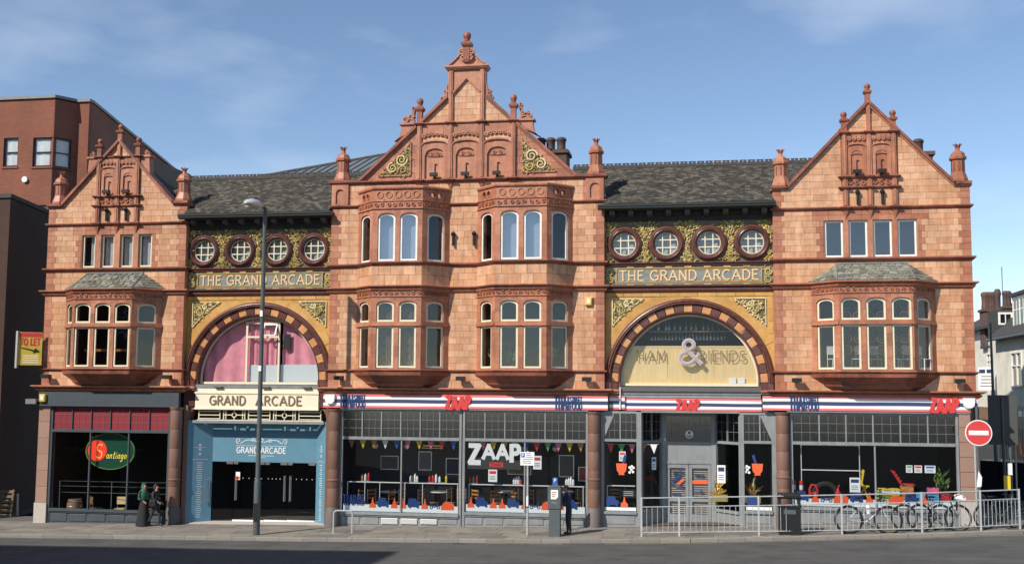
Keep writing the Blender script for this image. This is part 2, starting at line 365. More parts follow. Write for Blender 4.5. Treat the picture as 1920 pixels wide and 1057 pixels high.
# ------------------------------------------------------------------ stroke lettering
def A_(cx,cy,rx,ry,a0,a1,n=10): return [(cx+rx*cos(radians(a0+(a1-a0)*i/n)),cy+ry*sin(radians(a0+(a1-a0)*i/n))) for i in range(n+1)]
GL={'A':(.8,[[(.02,0),(.4,1)],[(.4,1),(.78,0)],[(.17,.34),(.63,.34)]]),
'B':(.66,[[(.1,0),(.1,1)],[(.1,1)]+A_(.36,.76,.22,.24,90,-90)+[(.1,.52)],[(.1,.52)]+A_(.38,.26,.25,.26,90,-90)+[(.1,0)]]),
'C':(.78,[A_(.44,.5,.38,.5,50,310,16)]),'D':(.76,[[(.1,0),(.1,1)],[(.1,1),(.3,1)]+A_(.3,.5,.42,.5,90,-90,12)+[(.1,0)]]),
'E':(.6,[[(.1,0),(.1,1)],[(.1,1),(.56,1)],[(.1,.52),(.48,.52)],[(.1,0),(.58,0)]]),'F':(.58,[[(.1,0),(.1,1)],[(.1,1),(.56,1)],[(.1,.52),(.46,.52)]]),
'G':(.82,[A_(.44,.5,.38,.5,50,325,16),[(.5,.46),(.8,.46)],[(.76,.46),(.76,.08)]]),'H':(.76,[[(.1,0),(.1,1)],[(.66,0),(.66,1)],[(.1,.52),(.66,.52)]]),
'I':(.28,[[(.14,0),(.14,1)]]),'L':(.56,[[(.1,0),(.1,1)],[(.1,0),(.54,0)]]),'M':(.92,[[(.08,0),(.14,1)],[(.14,1),(.46,.1)],[(.46,.1),(.78,1)],[(.78,1),(.84,0)]]),
'N':(.78,[[(.1,0),(.1,1)],[(.1,1),(.68,0)],[(.68,0),(.68,1)]]),'O':(.84,[A_(.42,.5,.38,.5,0,360,20)]),'P':(.64,[[(.1,0),(.1,1)],[(.1,1)]+A_(.34,.74,.24,.26,90,-90)+[(.1,.48)]]),
'R':(.7,[[(.1,0),(.1,1)],[(.1,1)]+A_(.34,.75,.24,.25,90,-90)+[(.1,.5)],[(.36,.5),(.68,0)]]),
'S':(.62,[A_(.31,.74,.23,.24,35,250,10)+A_(.31,.25,.25,.25,80,-150,10)]),'T':(.68,[[(.34,0),(.34,1)],[(.04,1),(.64,1)]]),
'U':(.74,[[(.1,1)]+A_(.37,.3,.27,.3,180,360,10)+[(.64,1)]]),'Z':(.66,[[(.06,1),(.58,1)],[(.58,1),(.06,0)],[(.06,0),(.6,0)]]),
'a':(.5,[A_(.22,.24,.18,.22,20,380,12),[(.42,.46),(.4,.1),(.5,.02)]]),'n':(.5,[[(.06,0),(.1,.44)],[(.08,.3),(.24,.46),(.36,.4),(.36,.1),(.48,.02)]]),
't':(.36,[[(.16,.8),(.12,.1),(.24,0),(.34,.08)],[(.02,.5),(.32,.54)]]),'i':(.24,[[(.08,.44),(.08,.06),(.22,.02)],[(.1,.62),(.1,.68)]]),
'g':(.5,[A_(.22,.24,.18,.22,20,380,12),[(.42,.46),(.38,-.2),(.2,-.34),(.04,-.22)]]),'o':(.46,[A_(.23,.23,.19,.23,0,360,12)]),
'&':(.86,[[(.84,.02),(.26,.64)],[(.26,.64)]+A_(.38,.80,.19,.2,215,-30,12)+[(.22,.47)]+A_(.31,.25,.27,.25,135,300,10)+[(.66,.22),(.78,.46)]]),' ':(.34,[]),
"'":(.15,[[(.08,1),(.05,.8)]])}
def ribbon(mb,pl,w,o0,o1,m=0,t=.5):
    n=len(pl); lo=[];hi=[]
    closed=n>2 and hypot(pl[0][0]-pl[-1][0],pl[0][1]-pl[-1][1])<1e-4
    P=pl[:-1] if closed else pl; n=len(P)
    for i in range(n):
        nn=[]
        for a,b in ((i-1,i),(i,i+1)):
            if not closed and (a<0 or b>=n): continue
            p,q=P[a%n],P[b%n]; dx,dz=q[0]-p[0],q[1]-p[1]; l=hypot(dx,dz) or 1; nn.append((-dz/l,dx/l))
        if len(nn)==1: u=nn[0]
        else:
            dt=max(.35,1+nn[0][0]*nn[1][0]+nn[0][1]*nn[1][1]); u=((nn[0][0]+nn[1][0])/dt,(nn[0][1]+nn[1][1])/dt)
        lo.append((P[i][0]-u[0]*w/2,P[i][1]-u[1]*w/2)); hi.append((P[i][0]+u[0]*w/2,P[i][1]+u[1]*w/2))
    mb.strip(lo,hi,o0,o1,m,t,closed)
def text(mb,string,s0,z0,h,width=None,th=.12,o0=0,o1=.01,m=0,serif=0,slant=0,gap=.14,xs=1,curve=None):
    """stroke letters in the current frame, left end at s0, base line at z0, cap height h, fitted to width"""
    tot=sum(GL[c][0]+gap for c in string)-gap
    k=(width/tot) if width else h*xs
    x=s0; e=0
    for c in string:
        gw,strokes=GL[c]
        for st in strokes:
            def T(p):
                zz=z0+p[1]*h
                if curve: zz+=curve((x+p[0]*k-s0)/(tot*k))
                return (x+p[0]*k+slant*p[1]*h,zz)
            pts=[T(p) for p in st]; e+=1; d=.0006*(e%5)
            if len(pts)==2:
                # square the ends out by a third of the stroke
                (a,b),(c2,d2)=pts; l=hypot(c2-a,d2-b) or 1; ex=th*h*.3/l; pts=[(a-(c2-a)*ex,b-(d2-b)*ex),(c2+(c2-a)*ex,d2+(d2-b)*ex)]
            ribbon(mb,pts,th*h,o0,o1+d,m)
            if serif and len(st)==2 and st[0][0]!=st[1][0]*99 and abs(st[0][1]-st[1][1])>.5:
                for q in st:
                    if q[1] in (0,1): 
                        e+=1; p=T(q); ribbon(mb,[(p[0]-serif*h,p[1]+(.03*h if q[1]==0 else -.03*h)),(p[0]+serif*h,p[1]+(.03*h if q[1]==0 else -.03*h))],th*h*.55,o0,o1+.0006*(e%5)+.0004)
        x+=(gw+gap)*k
# ground level along the street (falls to the left)
GP=[(-400,-3.5),(-60,-.95),(-27,-.46),(-21.2,-.36),(-14.6,-.24),(-4.6,-.01),(2.24,.21),(8.5,.43),(14,.6),(40,1.2),(400,3)]
def gz(x):
    for (a,za),(b,zb) in zip(GP,GP[1:]):
        if x<=b: return za+(zb-za)*(x-a)/(b-a)
    return GP[-1][1]
# ------------------------------------------------------------------ ground
def sheet(name,xs,ys,zf,mt,kind='structure'):
    vs=[(x,y,zf(x,y)) for y in ys for x in xs]; n=len(xs)
    fs=[(j*n+i,j*n+i+1,(j+1)*n+i+1,(j+1)*n+i) for j in range(len(ys)-1) for i in range(n-1)]
    m=MB(mt).raw(); m.add(vs,fs); o=m.build(name,None,flip=False); o['kind']=kind; return o
XS=[-400,-150,-60,-40,-33,-30,-27,-24,-21,-18,-15,-12,-9,-6,-3,0,2.24,5,8.5,11,14,20,40,150,400]
sheet('road',XS,[-300,-100,-45,-30,-20,-12,-8,-5,-3.2,-2,-1,0,2,6,14,30,60,200],lambda x,y:gz(x)-.13,M['asphalt'])
# back edge of the kerb in plan: the pavement narrows to the right where the street bends
KP=[(-60,-3.62),(-33,-3.5),(-19,-3.42),(-12.7,-3.45),(-6,-3.42),(-1,-3.2),(2.6,-2.66),(6.1,-2.2),(8.4,-1.66),(9.9,-1.3),(10.9,-.75),(11.35,.1),(11.5,1.2),(11.5,9)]
def kerb_y(x):
    for (a,b),(c,d) in zip(KP,KP[1:]):
        if x<=c: return b+(d-b)*(x-a)/(c-a) if c>a else b
    return 9
pv=MB(M['pavebase']).raw()
poly=[(x,y) for x,y in KP]+[(11.5,9.0),(8.9,9.0),(8.9,1.6),(-29.6,1.6),(-29.6,9),(-60,9)]
xs=[-60,-45,-33,-29.6,-27,-24,-21,-18,-15,-12,-9,-6,-3,0,2.24,5,8.5,8.9]
for a,b in zip(xs,xs[1:]):
    yb=9 if b<=-29.6 else 2.2
    pv.quad((a,kerb_y(a),gz(a)-.006),(b,kerb_y(b),gz(b)-.006),(b,yb,gz(b)-.006),(a,yb,gz(a)-.006))
for (a,ya),(b,yb) in zip(KP[8:-2],KP[9:-1]):
    pv.quad((a,ya,gz(a)-.006),(b,yb,gz(b)-.006),(b,9,gz(b)-.006),(a,9,gz(a)-.006))
pv.quad((8.9,kerb_y(8.9),gz(8.9)-.0065),(8.9,9,gz(8.9)-.0065),(8.4,9,gz(8.4)-.0065),(8.4,kerb_y(8.4),gz(8.4)-.0065))
pave=pv.build('pavement',None,flip=False); pave['kind']='structure'
# paving slabs, laid in courses along the kerb, each a piece of its own
r_=random.Random(3)
nrow=5
def yrow(x,k): return kerb_y(x)+(0.35-kerb_y(x))*k/nrow
cnt=0
for k in range(nrow):
    x=-33-r_.random()
    while x<9.6:
        w=r_.choice([.75,.9,.9,1.05]); x2=x+w
        if x2>9.7: break
        if x2>8.7 and k>2: break
        g=.006; t=r_.random()
        m=MB(M['paving']).raw(); dz=r_.uniform(-.002,.004)
        c=[(x+g,yrow(x+g,k)+g),(x2-g,yrow(x2-g,k)+g),(x2-g,yrow(x2-g,k+1)-g),(x+g,yrow(x+g,k+1)-g)]
        vs=[(p[0],p[1],gz(p[0])-.03) for p in c]+[(p[0],p[1],gz(p[0])+dz) for p in c]
        m.add(vs,[(4,5,6,7),(0,1,5,4),(1,2,6,5),(2,3,7,6),(3,0,4,7)],0,t)
        if cnt<298: m.build('paving_slab',pave)
        cnt+=1; x=x2
kb=MB(M['kerb']).raw()
ksx=[];px_,py_=-33,kerb_y(-33)
def kline():
    out=[(-60,-3.62)]; L_=[]
    for (a,b),(c,d) in zip(KP,KP[1:]):
        l=hypot(c-a,d-b); n=max(1,round(l/.92))
        for i in range(n): L_.append((a+(c-a)*i/n,b+(d-b)*i/n))
    L_.append(KP[-1]); return L_
kerb=None
KL=kline()
for i,(p,q) in enumerate(zip(KL,KL[1:])):
    if p[0]<-34: continue
    l=hypot(q[0]-p[0],q[1]-p[1]); ux,uy=(q[0]-p[0])/l,(q[1]-p[1])/l; nx,ny=uy,-ux; w=.15; g=.005
    m=MB(M['kerb']).raw(); z0,z1=gz(p[0]),gz(q[0]); dz=r_.uniform(-.003,.005)
    A=[(p[0]+ux*g,p[1]+uy*g,z0),(q[0]-ux*g,q[1]-uy*g,z1),(q[0]-ux*g+nx*w,q[1]-uy*g+ny*w,z1),(p[0]+ux*g+nx*w,p[1]+uy*g+ny*w,z0)]
    vs=[(a[0],a[1],a[2]-.2) for a in A]+[(a[0],a[1],a[2]+dz-(.02 if j>1 else 0)) for j,a in enumerate(A)]
    vs+=[(A[2][0]-nx*.025,A[2][1]-ny*.025,A[2][2]+dz),(A[3][0]-nx*.025,A[3][1]-ny*.025,A[3][2]+dz)]
    m.add(vs,[(4,5,8,9),(9,8,6,7),(2,3,7,6),(0,1,5,4),(1,2,6,8,5),(3,0,4,9,7)],0)
    if kerb is None:
        kerb=bpy.data.objects.new('kerb',None); COL.objects.link(kerb); kerb['kind']='structure'; WL['kerb']=(0,0,0)
    m.build('kerb_stone',kerb)
# worn yellow line along the kerb and tar seams in the carriageway
yl=MB(M['yline']).raw()
for p,q in zip(KL,KL[1:]):
    if p[0]<-8 or p[0]>10: continue
    l=hypot(q[0]-p[0],q[1]-p[1]); nx,ny=(q[1]-p[1])/l,-(q[0]-p[0])/l
    yl.quad(*[(a[0]+nx*d,a[1]+ny*d,gz(a[0])-.126) for a,d in ((p,.30),(q,.30),(q,.36),(p,.36))])
o=yl.build('yellow_line',None,flip=False); o['kind']='structure'
ts=MB(M['tar']).raw()
for x0,x1,y in ((-17.6,-14.3,-7.1),(-3.6,-.4,-7.4),(-27,-22,-5.9),(.6,6.5,-5.4)):
    n=8
    for i in range(n):
        a,b=x0+(x1-x0)*i/n,x0+(x1-x0)*(i+1)/n; ja,jb=.02*sin(a*5),.02*sin(b*5)
        ts.quad((a,y+ja,gz(a)-.126),(b,y+jb,gz(b)-.126),(b,y+jb+.045,gz(b)-.126),(a,y+ja+.045,gz(a)-.126))
o=ts.build('road_seam',None,flip=False); o['kind']='structure'
for k,(x,w) in enumerate(((-7.25,.32),(1.05,.34),(5.35,.34))):     # worn yellow loading ticks on the kerb
    m=MB(M['yelbox']).raw(); y=kerb_y(x); m.quad((x,y-.02,gz(x)+.011),(x+w,kerb_y(x+w)-.02,gz(x+w)+.011),(x+w,kerb_y(x+w)-.13,gz(x+w)+.011),(x,y-.13,gz(x)+.011)); m.build('kerb_mark',kerb,flip=False)
gm=MB(M['black'],M['tar']).raw(); x,y=-8.75,kerb_y(-8.7)-.52
gm.box(x-.25,x+.25,y-.17,y+.17,gz(x)-.135,gz(x)-.120,1)
for k in range(6): gm.box(x-.22+.075*k,x-.18+.075*k,y-.14,y+.14,gz(x)-.1195,gz(x)-.114,0)
tag(gm.build('drain_grate',None),'small iron drain grate in the gutter below the big white shop name','drain')
# ------------------------------------------------------------------ the terracotta building
B=thing('arcade_building','long three gabled terracotta building with two arched entrances and shops along its ground floor','building',(-9.2,0,0))
BLK={'buff':[], 'red':[]}
def clip_poly(poly,hp):
    for nx,nz,c in hp:
        out=[]
        for i,p in enumerate(poly):
            q=poly[(i+1)%len(poly)]; dp=nx*p[0]+nz*p[1]-c; dq=nx*q[0]+nz*q[1]-c
            if dp<=0: out.append(p)
            if (dp<0<dq) or (dq<0<dp):
                t=dp/(dp-dq); out.append((p[0]+(q[0]-p[0])*t,p[1]+(q[1]-p[1])*t))
        poly=out
        if len(poly)<3: return []
    return poly
def area(p): return abs(sum(p[i][0]*p[(i+1)%len(p)][1]-p[(i+1)%len(p)][0]*p[i][1] for i in range(len(p))))/2
def put(k,x0,x1,z0,z1,hp,Y=0):
    if x1-x0<.03: return
    p=clip_poly([(x0+.0028,z0+.0028),(x1-.0028,z0+.0028),(x1-.0028,z1-.0028),(x0+.0028,z1-.0028)],hp)
    if len(p)>=3 and area(p)>.004: BLK[k].append((area(p)/(max(1,42+.18*-(p[0][0])))**2,p,Y))
rb=random.Random(11)
def blocks(x0,x1,rows,holes=(),reds=(),q=(.31,.41),hp=(),quoin=True,allred=False,ww=(.38,.52)):
    i=0
    for z0,z1,n in rows:
        for r in range(n):
            za=z0+(z1-z0)*r/n; zb=z0+(z1-z0)*(r+1)/n; h=zb-za; i+=1
            iv=[(x0,x1)]
            def cut(a,b):
                nonlocal iv
                o=[]
                for c,d in iv:
                    if b<=c or a>=d: o.append((c,d)); continue
                    if a-c>.02: o.append((c,a))
                    if d-b>.02: o.append((b,d))
                iv=o
            if quoin:
                w=q[i%2]; put('red',x0,x0+w,za,zb,hp); put('red',x1-w,x1,za,zb,hp); cut(x0-1,x0+w); cut(x1-w,x1+1)
            for (a,b,c,d,j) in holes:
                if min(d,zb)-max(c,za)>.4*h:
                    if j:
                        jw=j if i%2 else j*1.8
                        put('red',a-jw,a,za,zb,hp); put('red',b,b+jw,za,zb,hp); cut(a-jw,b+jw)
                    else: cut(a,b)
            for (a,b,c,d) in reds:
                if min(d,zb)-max(c,za)>.4*h:
                    for u,v in list(iv):
                        s,e=max(u,a),min(v,b)
                        if e-s>.03:
                            n2=max(1,round((e-s)/.55))
                            for k in range(n2): put('red',s+(e-s)*k/n2,s+(e-s)*(k+1)/n2,za,zb,hp)
                    cut(a,b)
            for a,b in iv:
                L_=b-a; wd=rb.uniform(*ww); n2=max(1,round(L_/wd)); off=(.5 if i%2 else 0)*L_/n2 if n2>1 else 0
                e=[a]+[a+off+L_/n2*k+rb.uniform(-.05,.05) for k in range(0 if off else 1,n2)]+[b]
                for u,v in zip(e,e[1:]): put('red' if allred else 'buff',u,v,za,zb,hp)
BK=MB(M['mortar'])                                   # masonry core behind the blocks
def core(x0,x1,z0,z1,holes,Y=0,t=.3):
    xs=sorted({x0,x1}|{h[0] for h in holes}|{h[1] for h in holes}); BK.fr(0,Y)
    for a,b in zip(xs,xs[1:]):
        if b<=x0 or a>=x1: continue
        iv=sorted((max(h[2],z0),min(h[3],z1)) for h in holes if h[0]<=a+1e-6 and h[1]>=b-1e-6)
        z=z0
        for c,d in iv:
            if c>z: BK.box(a,b,-t,-.018,z,c)
            z=max(z,d)
        if z<z1: BK.box(a,b,-t,-.018,z,z1)
LT=(-27.28,-21.12); RT=(2.01,8.89); CT=(-14.99,-4.19)
LC,RC,CC=-24.2,5.45,-9.565
WL_L=[(-25.72,-25.12),(-24.86,-24.28),(-24.02,-23.44),(-23.2,-22.62)]
WL_R=[(3.83,4.5),(4.68,5.35),(5.53,6.2),(6.38,7.05)]
TR=[(5.05,5.64,2),(5.74,8.69,12),(8.94,9.69,3),(9.85,11.2,6),(11.2,11.58,2),(11.70,12.40,3)]
for (x0,x1),ws,c in ((LT,WL_L,LC),(RT,WL_R,RC)):
    bh=(c+.03-2.13,c+.03+2.13)
    hol=[(bh[0],bh[1],5.64,8.72,0),(ws[0][0]-.02,ws[-1][1]+.02,9.8,11.2,.14)]
    hs=2.47 if c==LC else 2.9; sl=1.05
    hp=[(sl,1,12.43+sl*(c+hs)),(-sl,1,12.43-sl*(c-hs))]
    pz=(c-.98,c+.98)
    blocks(x0,x1,TR,hol,[(ws[0][0]-.42,ws[-1][1]+.42,11.2,11.6)])
    blocks(c-3.2,c+3.2,[(12.40,15.1,11)],[(pz[0],pz[1],12.3,14.42,0)],[],hp=hp,quoin=False)
    core(x0,x1,5.0,12.42,[(bh[0]+.3,bh[1]-.3,5.64,8.72)]+[(a,b,9.8,11.2) for a,b in ws])
    BK.prism([(c-hs,12.42),(c+hs,12.42),(c,12.42+sl*hs)],-.3,-.035)
    BK.build('wall',B); BK=MB(M['mortar'])
    # red posts between the upper windows
    for (a,b_),(c2,d) in zip(ws,ws[1:]): P=MB(M['red']); P.box(b_+.004,c2-.004,-.2,.012,9.86,11.2); P.build('window_mullion',B)
CLc,CRc=-12.02,-7.23; CB=[(CLc-1.83,CLc+1.83),(CRc-1.83,CRc+1.83)]
hol=[(a,b,5.64,12.72,0) for a,b in CB]
blocks(*CT,[(5.05,5.64,2),(5.74,8.69,12),(8.94,9.69,3),(9.85,12.05,9),(12.17,12.99,3)],hol,[(-14.99,-14.2,12.17,13),(-4.98,-4.19,12.17,13)],ww=(.38,.54))
core(*CT,5.0,13.05,[(a+.3,b-.3,5.64,8.72) for a,b in CB]+[(a+.3,b-.3,9.8,12.1) for a,b in CB])
csl=.9255; ctop=17.02; chs=(ctop-13.05)/csl
hpC=[(csl,1,ctop+csl*CC),(-csl,1,ctop-csl*CC)]
PIL=[CC-1.865,CC-.622,CC+.622,CC+1.865]
blocks(CC-4.4,PIL[0],[(13.12,15.3,8)],[],hp=hpC,quoin=False,allred=True)
blocks(PIL[3],CC+4.4,[(13.12,15.3,8)],[],hp=hpC,quoin=False,allred=True)
blocks(PIL[0],PIL[1],[(15.38,16.6,5)],[],hp=hpC,quoin=False)
blocks(PIL[2],PIL[3],[(15.38,16.6,5)],[],hp=hpC,quoin=False)
blocks(PIL[1],PIL[2],[(15.38,17.1,7)],[],hp=[(1.06,1,17.06+1.06*CC),(-1.06,1,17.06-1.06*CC)],quoin=False)
BK.fr(); BK.prism([(CC-chs,13.05),(CC+chs,13.05),(CC,ctop)],-.35,-.035); BK.box(CC-.72,CC+.72,-.35,-.035,16.2,17.45)
BK.build('wall',B)
for k,nm,st in (('buff','buff_block','buff_block_masonry'),('red','red_block','red_block_masonry')):
    BLK[k].sort(key=lambda e:-e[0])
    rest=MB(M[k])
    for i,(a,p,Y) in enumerate(BLK[k]):
        if i<300:
            m=MB(M[k]); m.fr(0,Y); m.cham(p,-.034,rb.uniform(-.002,.003),.006); m.build(nm,B)
        else: rest.fr(0,Y); rest.cham(p,-.034,rb.uniform(-.002,.003),.006)
    rest.build(st,B,kind='stuff')
# ------------------------------------------------------------------ string courses and cornices
def mould(h,out,z):      # a moulded band: fillet, roll, cove, top weathering
    return [(-.02,z),(out*.35,z),(out*.45,z+h*.18),(out*.7,z+h*.30),(out*.78,z+h*.5),(out,z+h*.6),(out,z+h*.85),(out*.85,z+h),(-.02,z+h)]
def bayp(c,w,d): return [(c-w/2-d,0),(c-w/2,-d),(c+w/2,-d),(c+w/2+d,0)]
BAYS={'LT':(LC+.03,2.52,.87),'CL':(CLc,1.95,.87),'CR':(CRc,1.95,.87),'RT':(RC+.01,2.52,.87)}
ret=lambda x0,x1,mid,r0=.3,r1=.3:[(x0,r0),(x0,0)]+mid+[(x1,0),(x1,r1)]
def course(nm,path,profs,mt): 
    m=MB(mt)
    for p in profs: m.sweep(path,p)
    m.build(nm,B)
for nm,(x0,x1),bs in (('LT',LT,['LT']),('CT',CT,['CL','CR']),('RT',RT,['RT'])):
    r0,r1=(6 if nm=='LT' else .3),(6 if nm=='RT' else .3)
    bp=[]
    for b in bs: bp+=bayp(*BAYS[b])
    course('shop_cornice',ret(x0,x1,[],r0,r1),[mould(.13,.17,4.80),mould(.13,.30,4.93)],M['red'])
    course('string_course',ret(x0,x1,bp,r0,r1),[mould(.11,.09,8.70),mould(.12,.19,8.81)],M['red'])
    course('string_course',ret(x0,x1,bp if nm=='CT' else [],r0,r1),[mould(.14,.13,9.70)],M['reddark'])
    course('sill_band',ret(x0,x1,bp,r0,r1),[mould(.10,.10,5.64)],M['reddark'])
    z3=12.06 if nm=='CT' else 11.58
    if nm!='CT':
        c=LC if nm=='LT' else RC
        pil=[c-.86,c,c+.86]
        def jog(p,w=.1,o=.1):
            out=[]
            for q in p: out+=[(q-w,0),(q-w,-o),(q+w,-o),(q+w,0)]
            return out
        course('string_course',ret(x0,x1,jog(pil),r0,r1),[mould(.12,.10,z3)],M['reddark'])
        for zz in (12.33,12.72,14.36): course('gable_band',[(c-1.02,0),(c-1.02,-.02)]+jog(pil,.1,.12)+[(c+1.02,-.02),(c+1.02,0)],[mould(.10,.08,zz)],M['reddark'])
    else:
        seg=[[(x0,.3),(x0,0),(CB[0][0],0)],[(CB[0][1],0),(CB[1][0],0)],[(CB[1][1],0),(x1,0),(x1,.3)]]
        for s_ in seg: course('string_course',s_,[mould(.11,.10,z3)],M['reddark'])
        def jog(p,w=.1,o=.1):
            out=[]
            for q in p: out+=[(q-w,0),(q-w,-o),(q+w,-o),(q+w,0)]
            return out
        course('string_course',ret(x0,x1,jog(PIL)),[mould(.12,.13,13.0)],M['reddark'])
        course('gable_band',[(CC-1.98,0)]+jog(PIL)+[(CC+1.98,0)],[mould(.11,.10,15.26)],M['reddark'])
# ------------------------------------------------------------------ gables
def slant(m,p0,p1,th,o0,o1):
    dx,dz=p1[0]-p0[0],p1[1]-p0[1]; l=hypot(dx,dz); nx,nz=-dz/l,dx/l
    if nz<0: nx,nz=-nx,-nz
    m.prism([p0,p1,(p1[0]+nx*th,p1[1]+nz*th),(p0[0]+nx*th,p0[1]+nz*th)],o0,o1)
def coping(pts):
    m=MB(M['reddark'])
    for a,b in zip(pts,pts[1:]): slant(m,a,b,.10,-.42,.13)
    m2=MB(M['red'])
    for a,b in zip(pts,pts[1:]): slant(m2,(a[0],a[1]-.07),(b[0],b[1]-.07),.07,-.36,.06)
    m.build('gable_coping',B); m2.build('coping_moulding',B)
FIN=[(.115,0),(.115,.36),(.15,.39),(.19,.44),(.19,.49),(.13,.53),(.085,.56),(.085,.60),(.105,.64),(.12,.70),(.105,.76),(.06,.80),(.0,.815)]
def finial(x,z,h=.85,y=.05,parent=None,sc=1):
    k=h/.85; m=MB(M['reddark']).raw(); 
    m.lathe(x,y,z,[(r*1.15*sc,q*k) for r,q in FIN[:6]],4,rot=pi/4,smooth=False)
    m.lathe(x,y,z,[(r*sc,q*k if q<.6 else (q*k)) for r,q in FIN[5:]],14); return m.build('finial',parent or B)
PN=[(.34,0),(.34,.10),(.27,.30),(.245,.36),(.235,.80),(.30,.84),(.31,.92),(.26,.96),(.24,1.06),(.16,1.14),(.085,1.17),(.075,1.27),(.085,1.29)]
def pinnacle(x,z,y=.3):
    m=MB(M['red'],M['reddark']).raw(); m.lathe(x,y,z,PN,8,rot=pi/8,smooth=False)
    for k in range(8):
        a=pi/4*k-pi/2; cx,cy=x+.222*cos(a),y+.222*sin(a)
        m.add([(cx+.03*sin(a)+.004*cos(a)+.012*cos(a),cy-.03*cos(a)+.016*sin(a),z+.42),(cx-.03*sin(a)+.016*cos(a),cy+.03*cos(a)+.016*sin(a),z+.42),(cx-.03*sin(a)+.012*cos(a),cy+.03*cos(a)+.012*sin(a),z+.76),(cx+.03*sin(a)+.012*cos(a),cy-.03*cos(a)+.012*sin(a),z+.76)],[(0,1,2,3)],1)
    o=m.build('pinnacle',B,flip=True)
    c=MB(M['reddark']).raw()
    for k in range(6):
        a=2*pi*k/6; c.tube([(x+.05*cos(a),y+.05*sin(a),z+1.27),(x+.08*cos(a),y+.08*sin(a),z+1.36),(x+.15*cos(a),y+.15*sin(a),z+1.41)],[.035,.035,.02],5)
    c.lathe(x,y,z+1.26,[(.06,0),(.08,.06),(.05,.11)],8); c.build('crown',o); return o
def scroll(m,s,z,r,o0,o1,turns=1.6,dirn=1,a0=0,w=None,mi=0):
    n=int(16*turns); w=w or r*.3; pts=[]
    for i in range(n+1):
        t=i/n; a=a0+dirn*2*pi*turns*t; q=r*(1-.82*t); pts.append((s+q*cos(a),z+q*sin(a)))
    lo=[];hi=[]
    for i in range(len(pts)):
        a=pts[max(0,i-1)]; b=pts[min(len(pts)-1,i+1)]; dx,dz=b[0]-a[0],b[1]-a[1]; l=hypot(dx,dz) or 1; ww=w*(1-.6*i/len(pts))/2
        lo.append((pts[i][0]+dz/l*ww,pts[i][1]-dx/l*ww)); hi.append((pts[i][0]-dz/l*ww,pts[i][1]+dx/l*ww))
    m.strip(lo,hi,o0,o1,mi)
def leaf(m,s,z,a,l,w,o,h=.03,mi=0):
    c,sn=cos(a),sin(a); P=lambda u,v,oo:(s+u*c-v*sn,oo,z+u*sn+v*c); b=random.uniform(-.25,.25)*l
    m.add([P(0,0,o),P(.45*l,w/2+b*.2,o+h*.4),P(l,b,o+h*.2),P(.45*l,-w/2+b*.2,o+h*.4),P(.45*l,b*.3,o+h)],[(0,1,4),(1,2,4),(2,3,4),(3,0,4)],mi)
def arched(m,s0,s1,z0,z1,rise,S0,S1,Z0,Z1,o0,o1,mi=0):
    """plate S0..S1 x Z0..Z1 with an arch-headed opening s0..s1 x z0..z1"""
    m.box(S0,s0,o0,o1,Z0,Z1,mi); m.box(s1,S1,o0,o1,Z0,Z1,mi)
    if z0>Z0+.002: m.box(s0,s1,o0,o1,Z0,z0,mi)
    n=10; lo=[(s0+(s1-s0)*i/n, z1-rise+rise*sqrt(max(0,1-(2*i/n-1)**2))) for i in range(n+1)]
    m.strip(lo,[(p[0],Z1) for p in lo],o0,o1,mi)
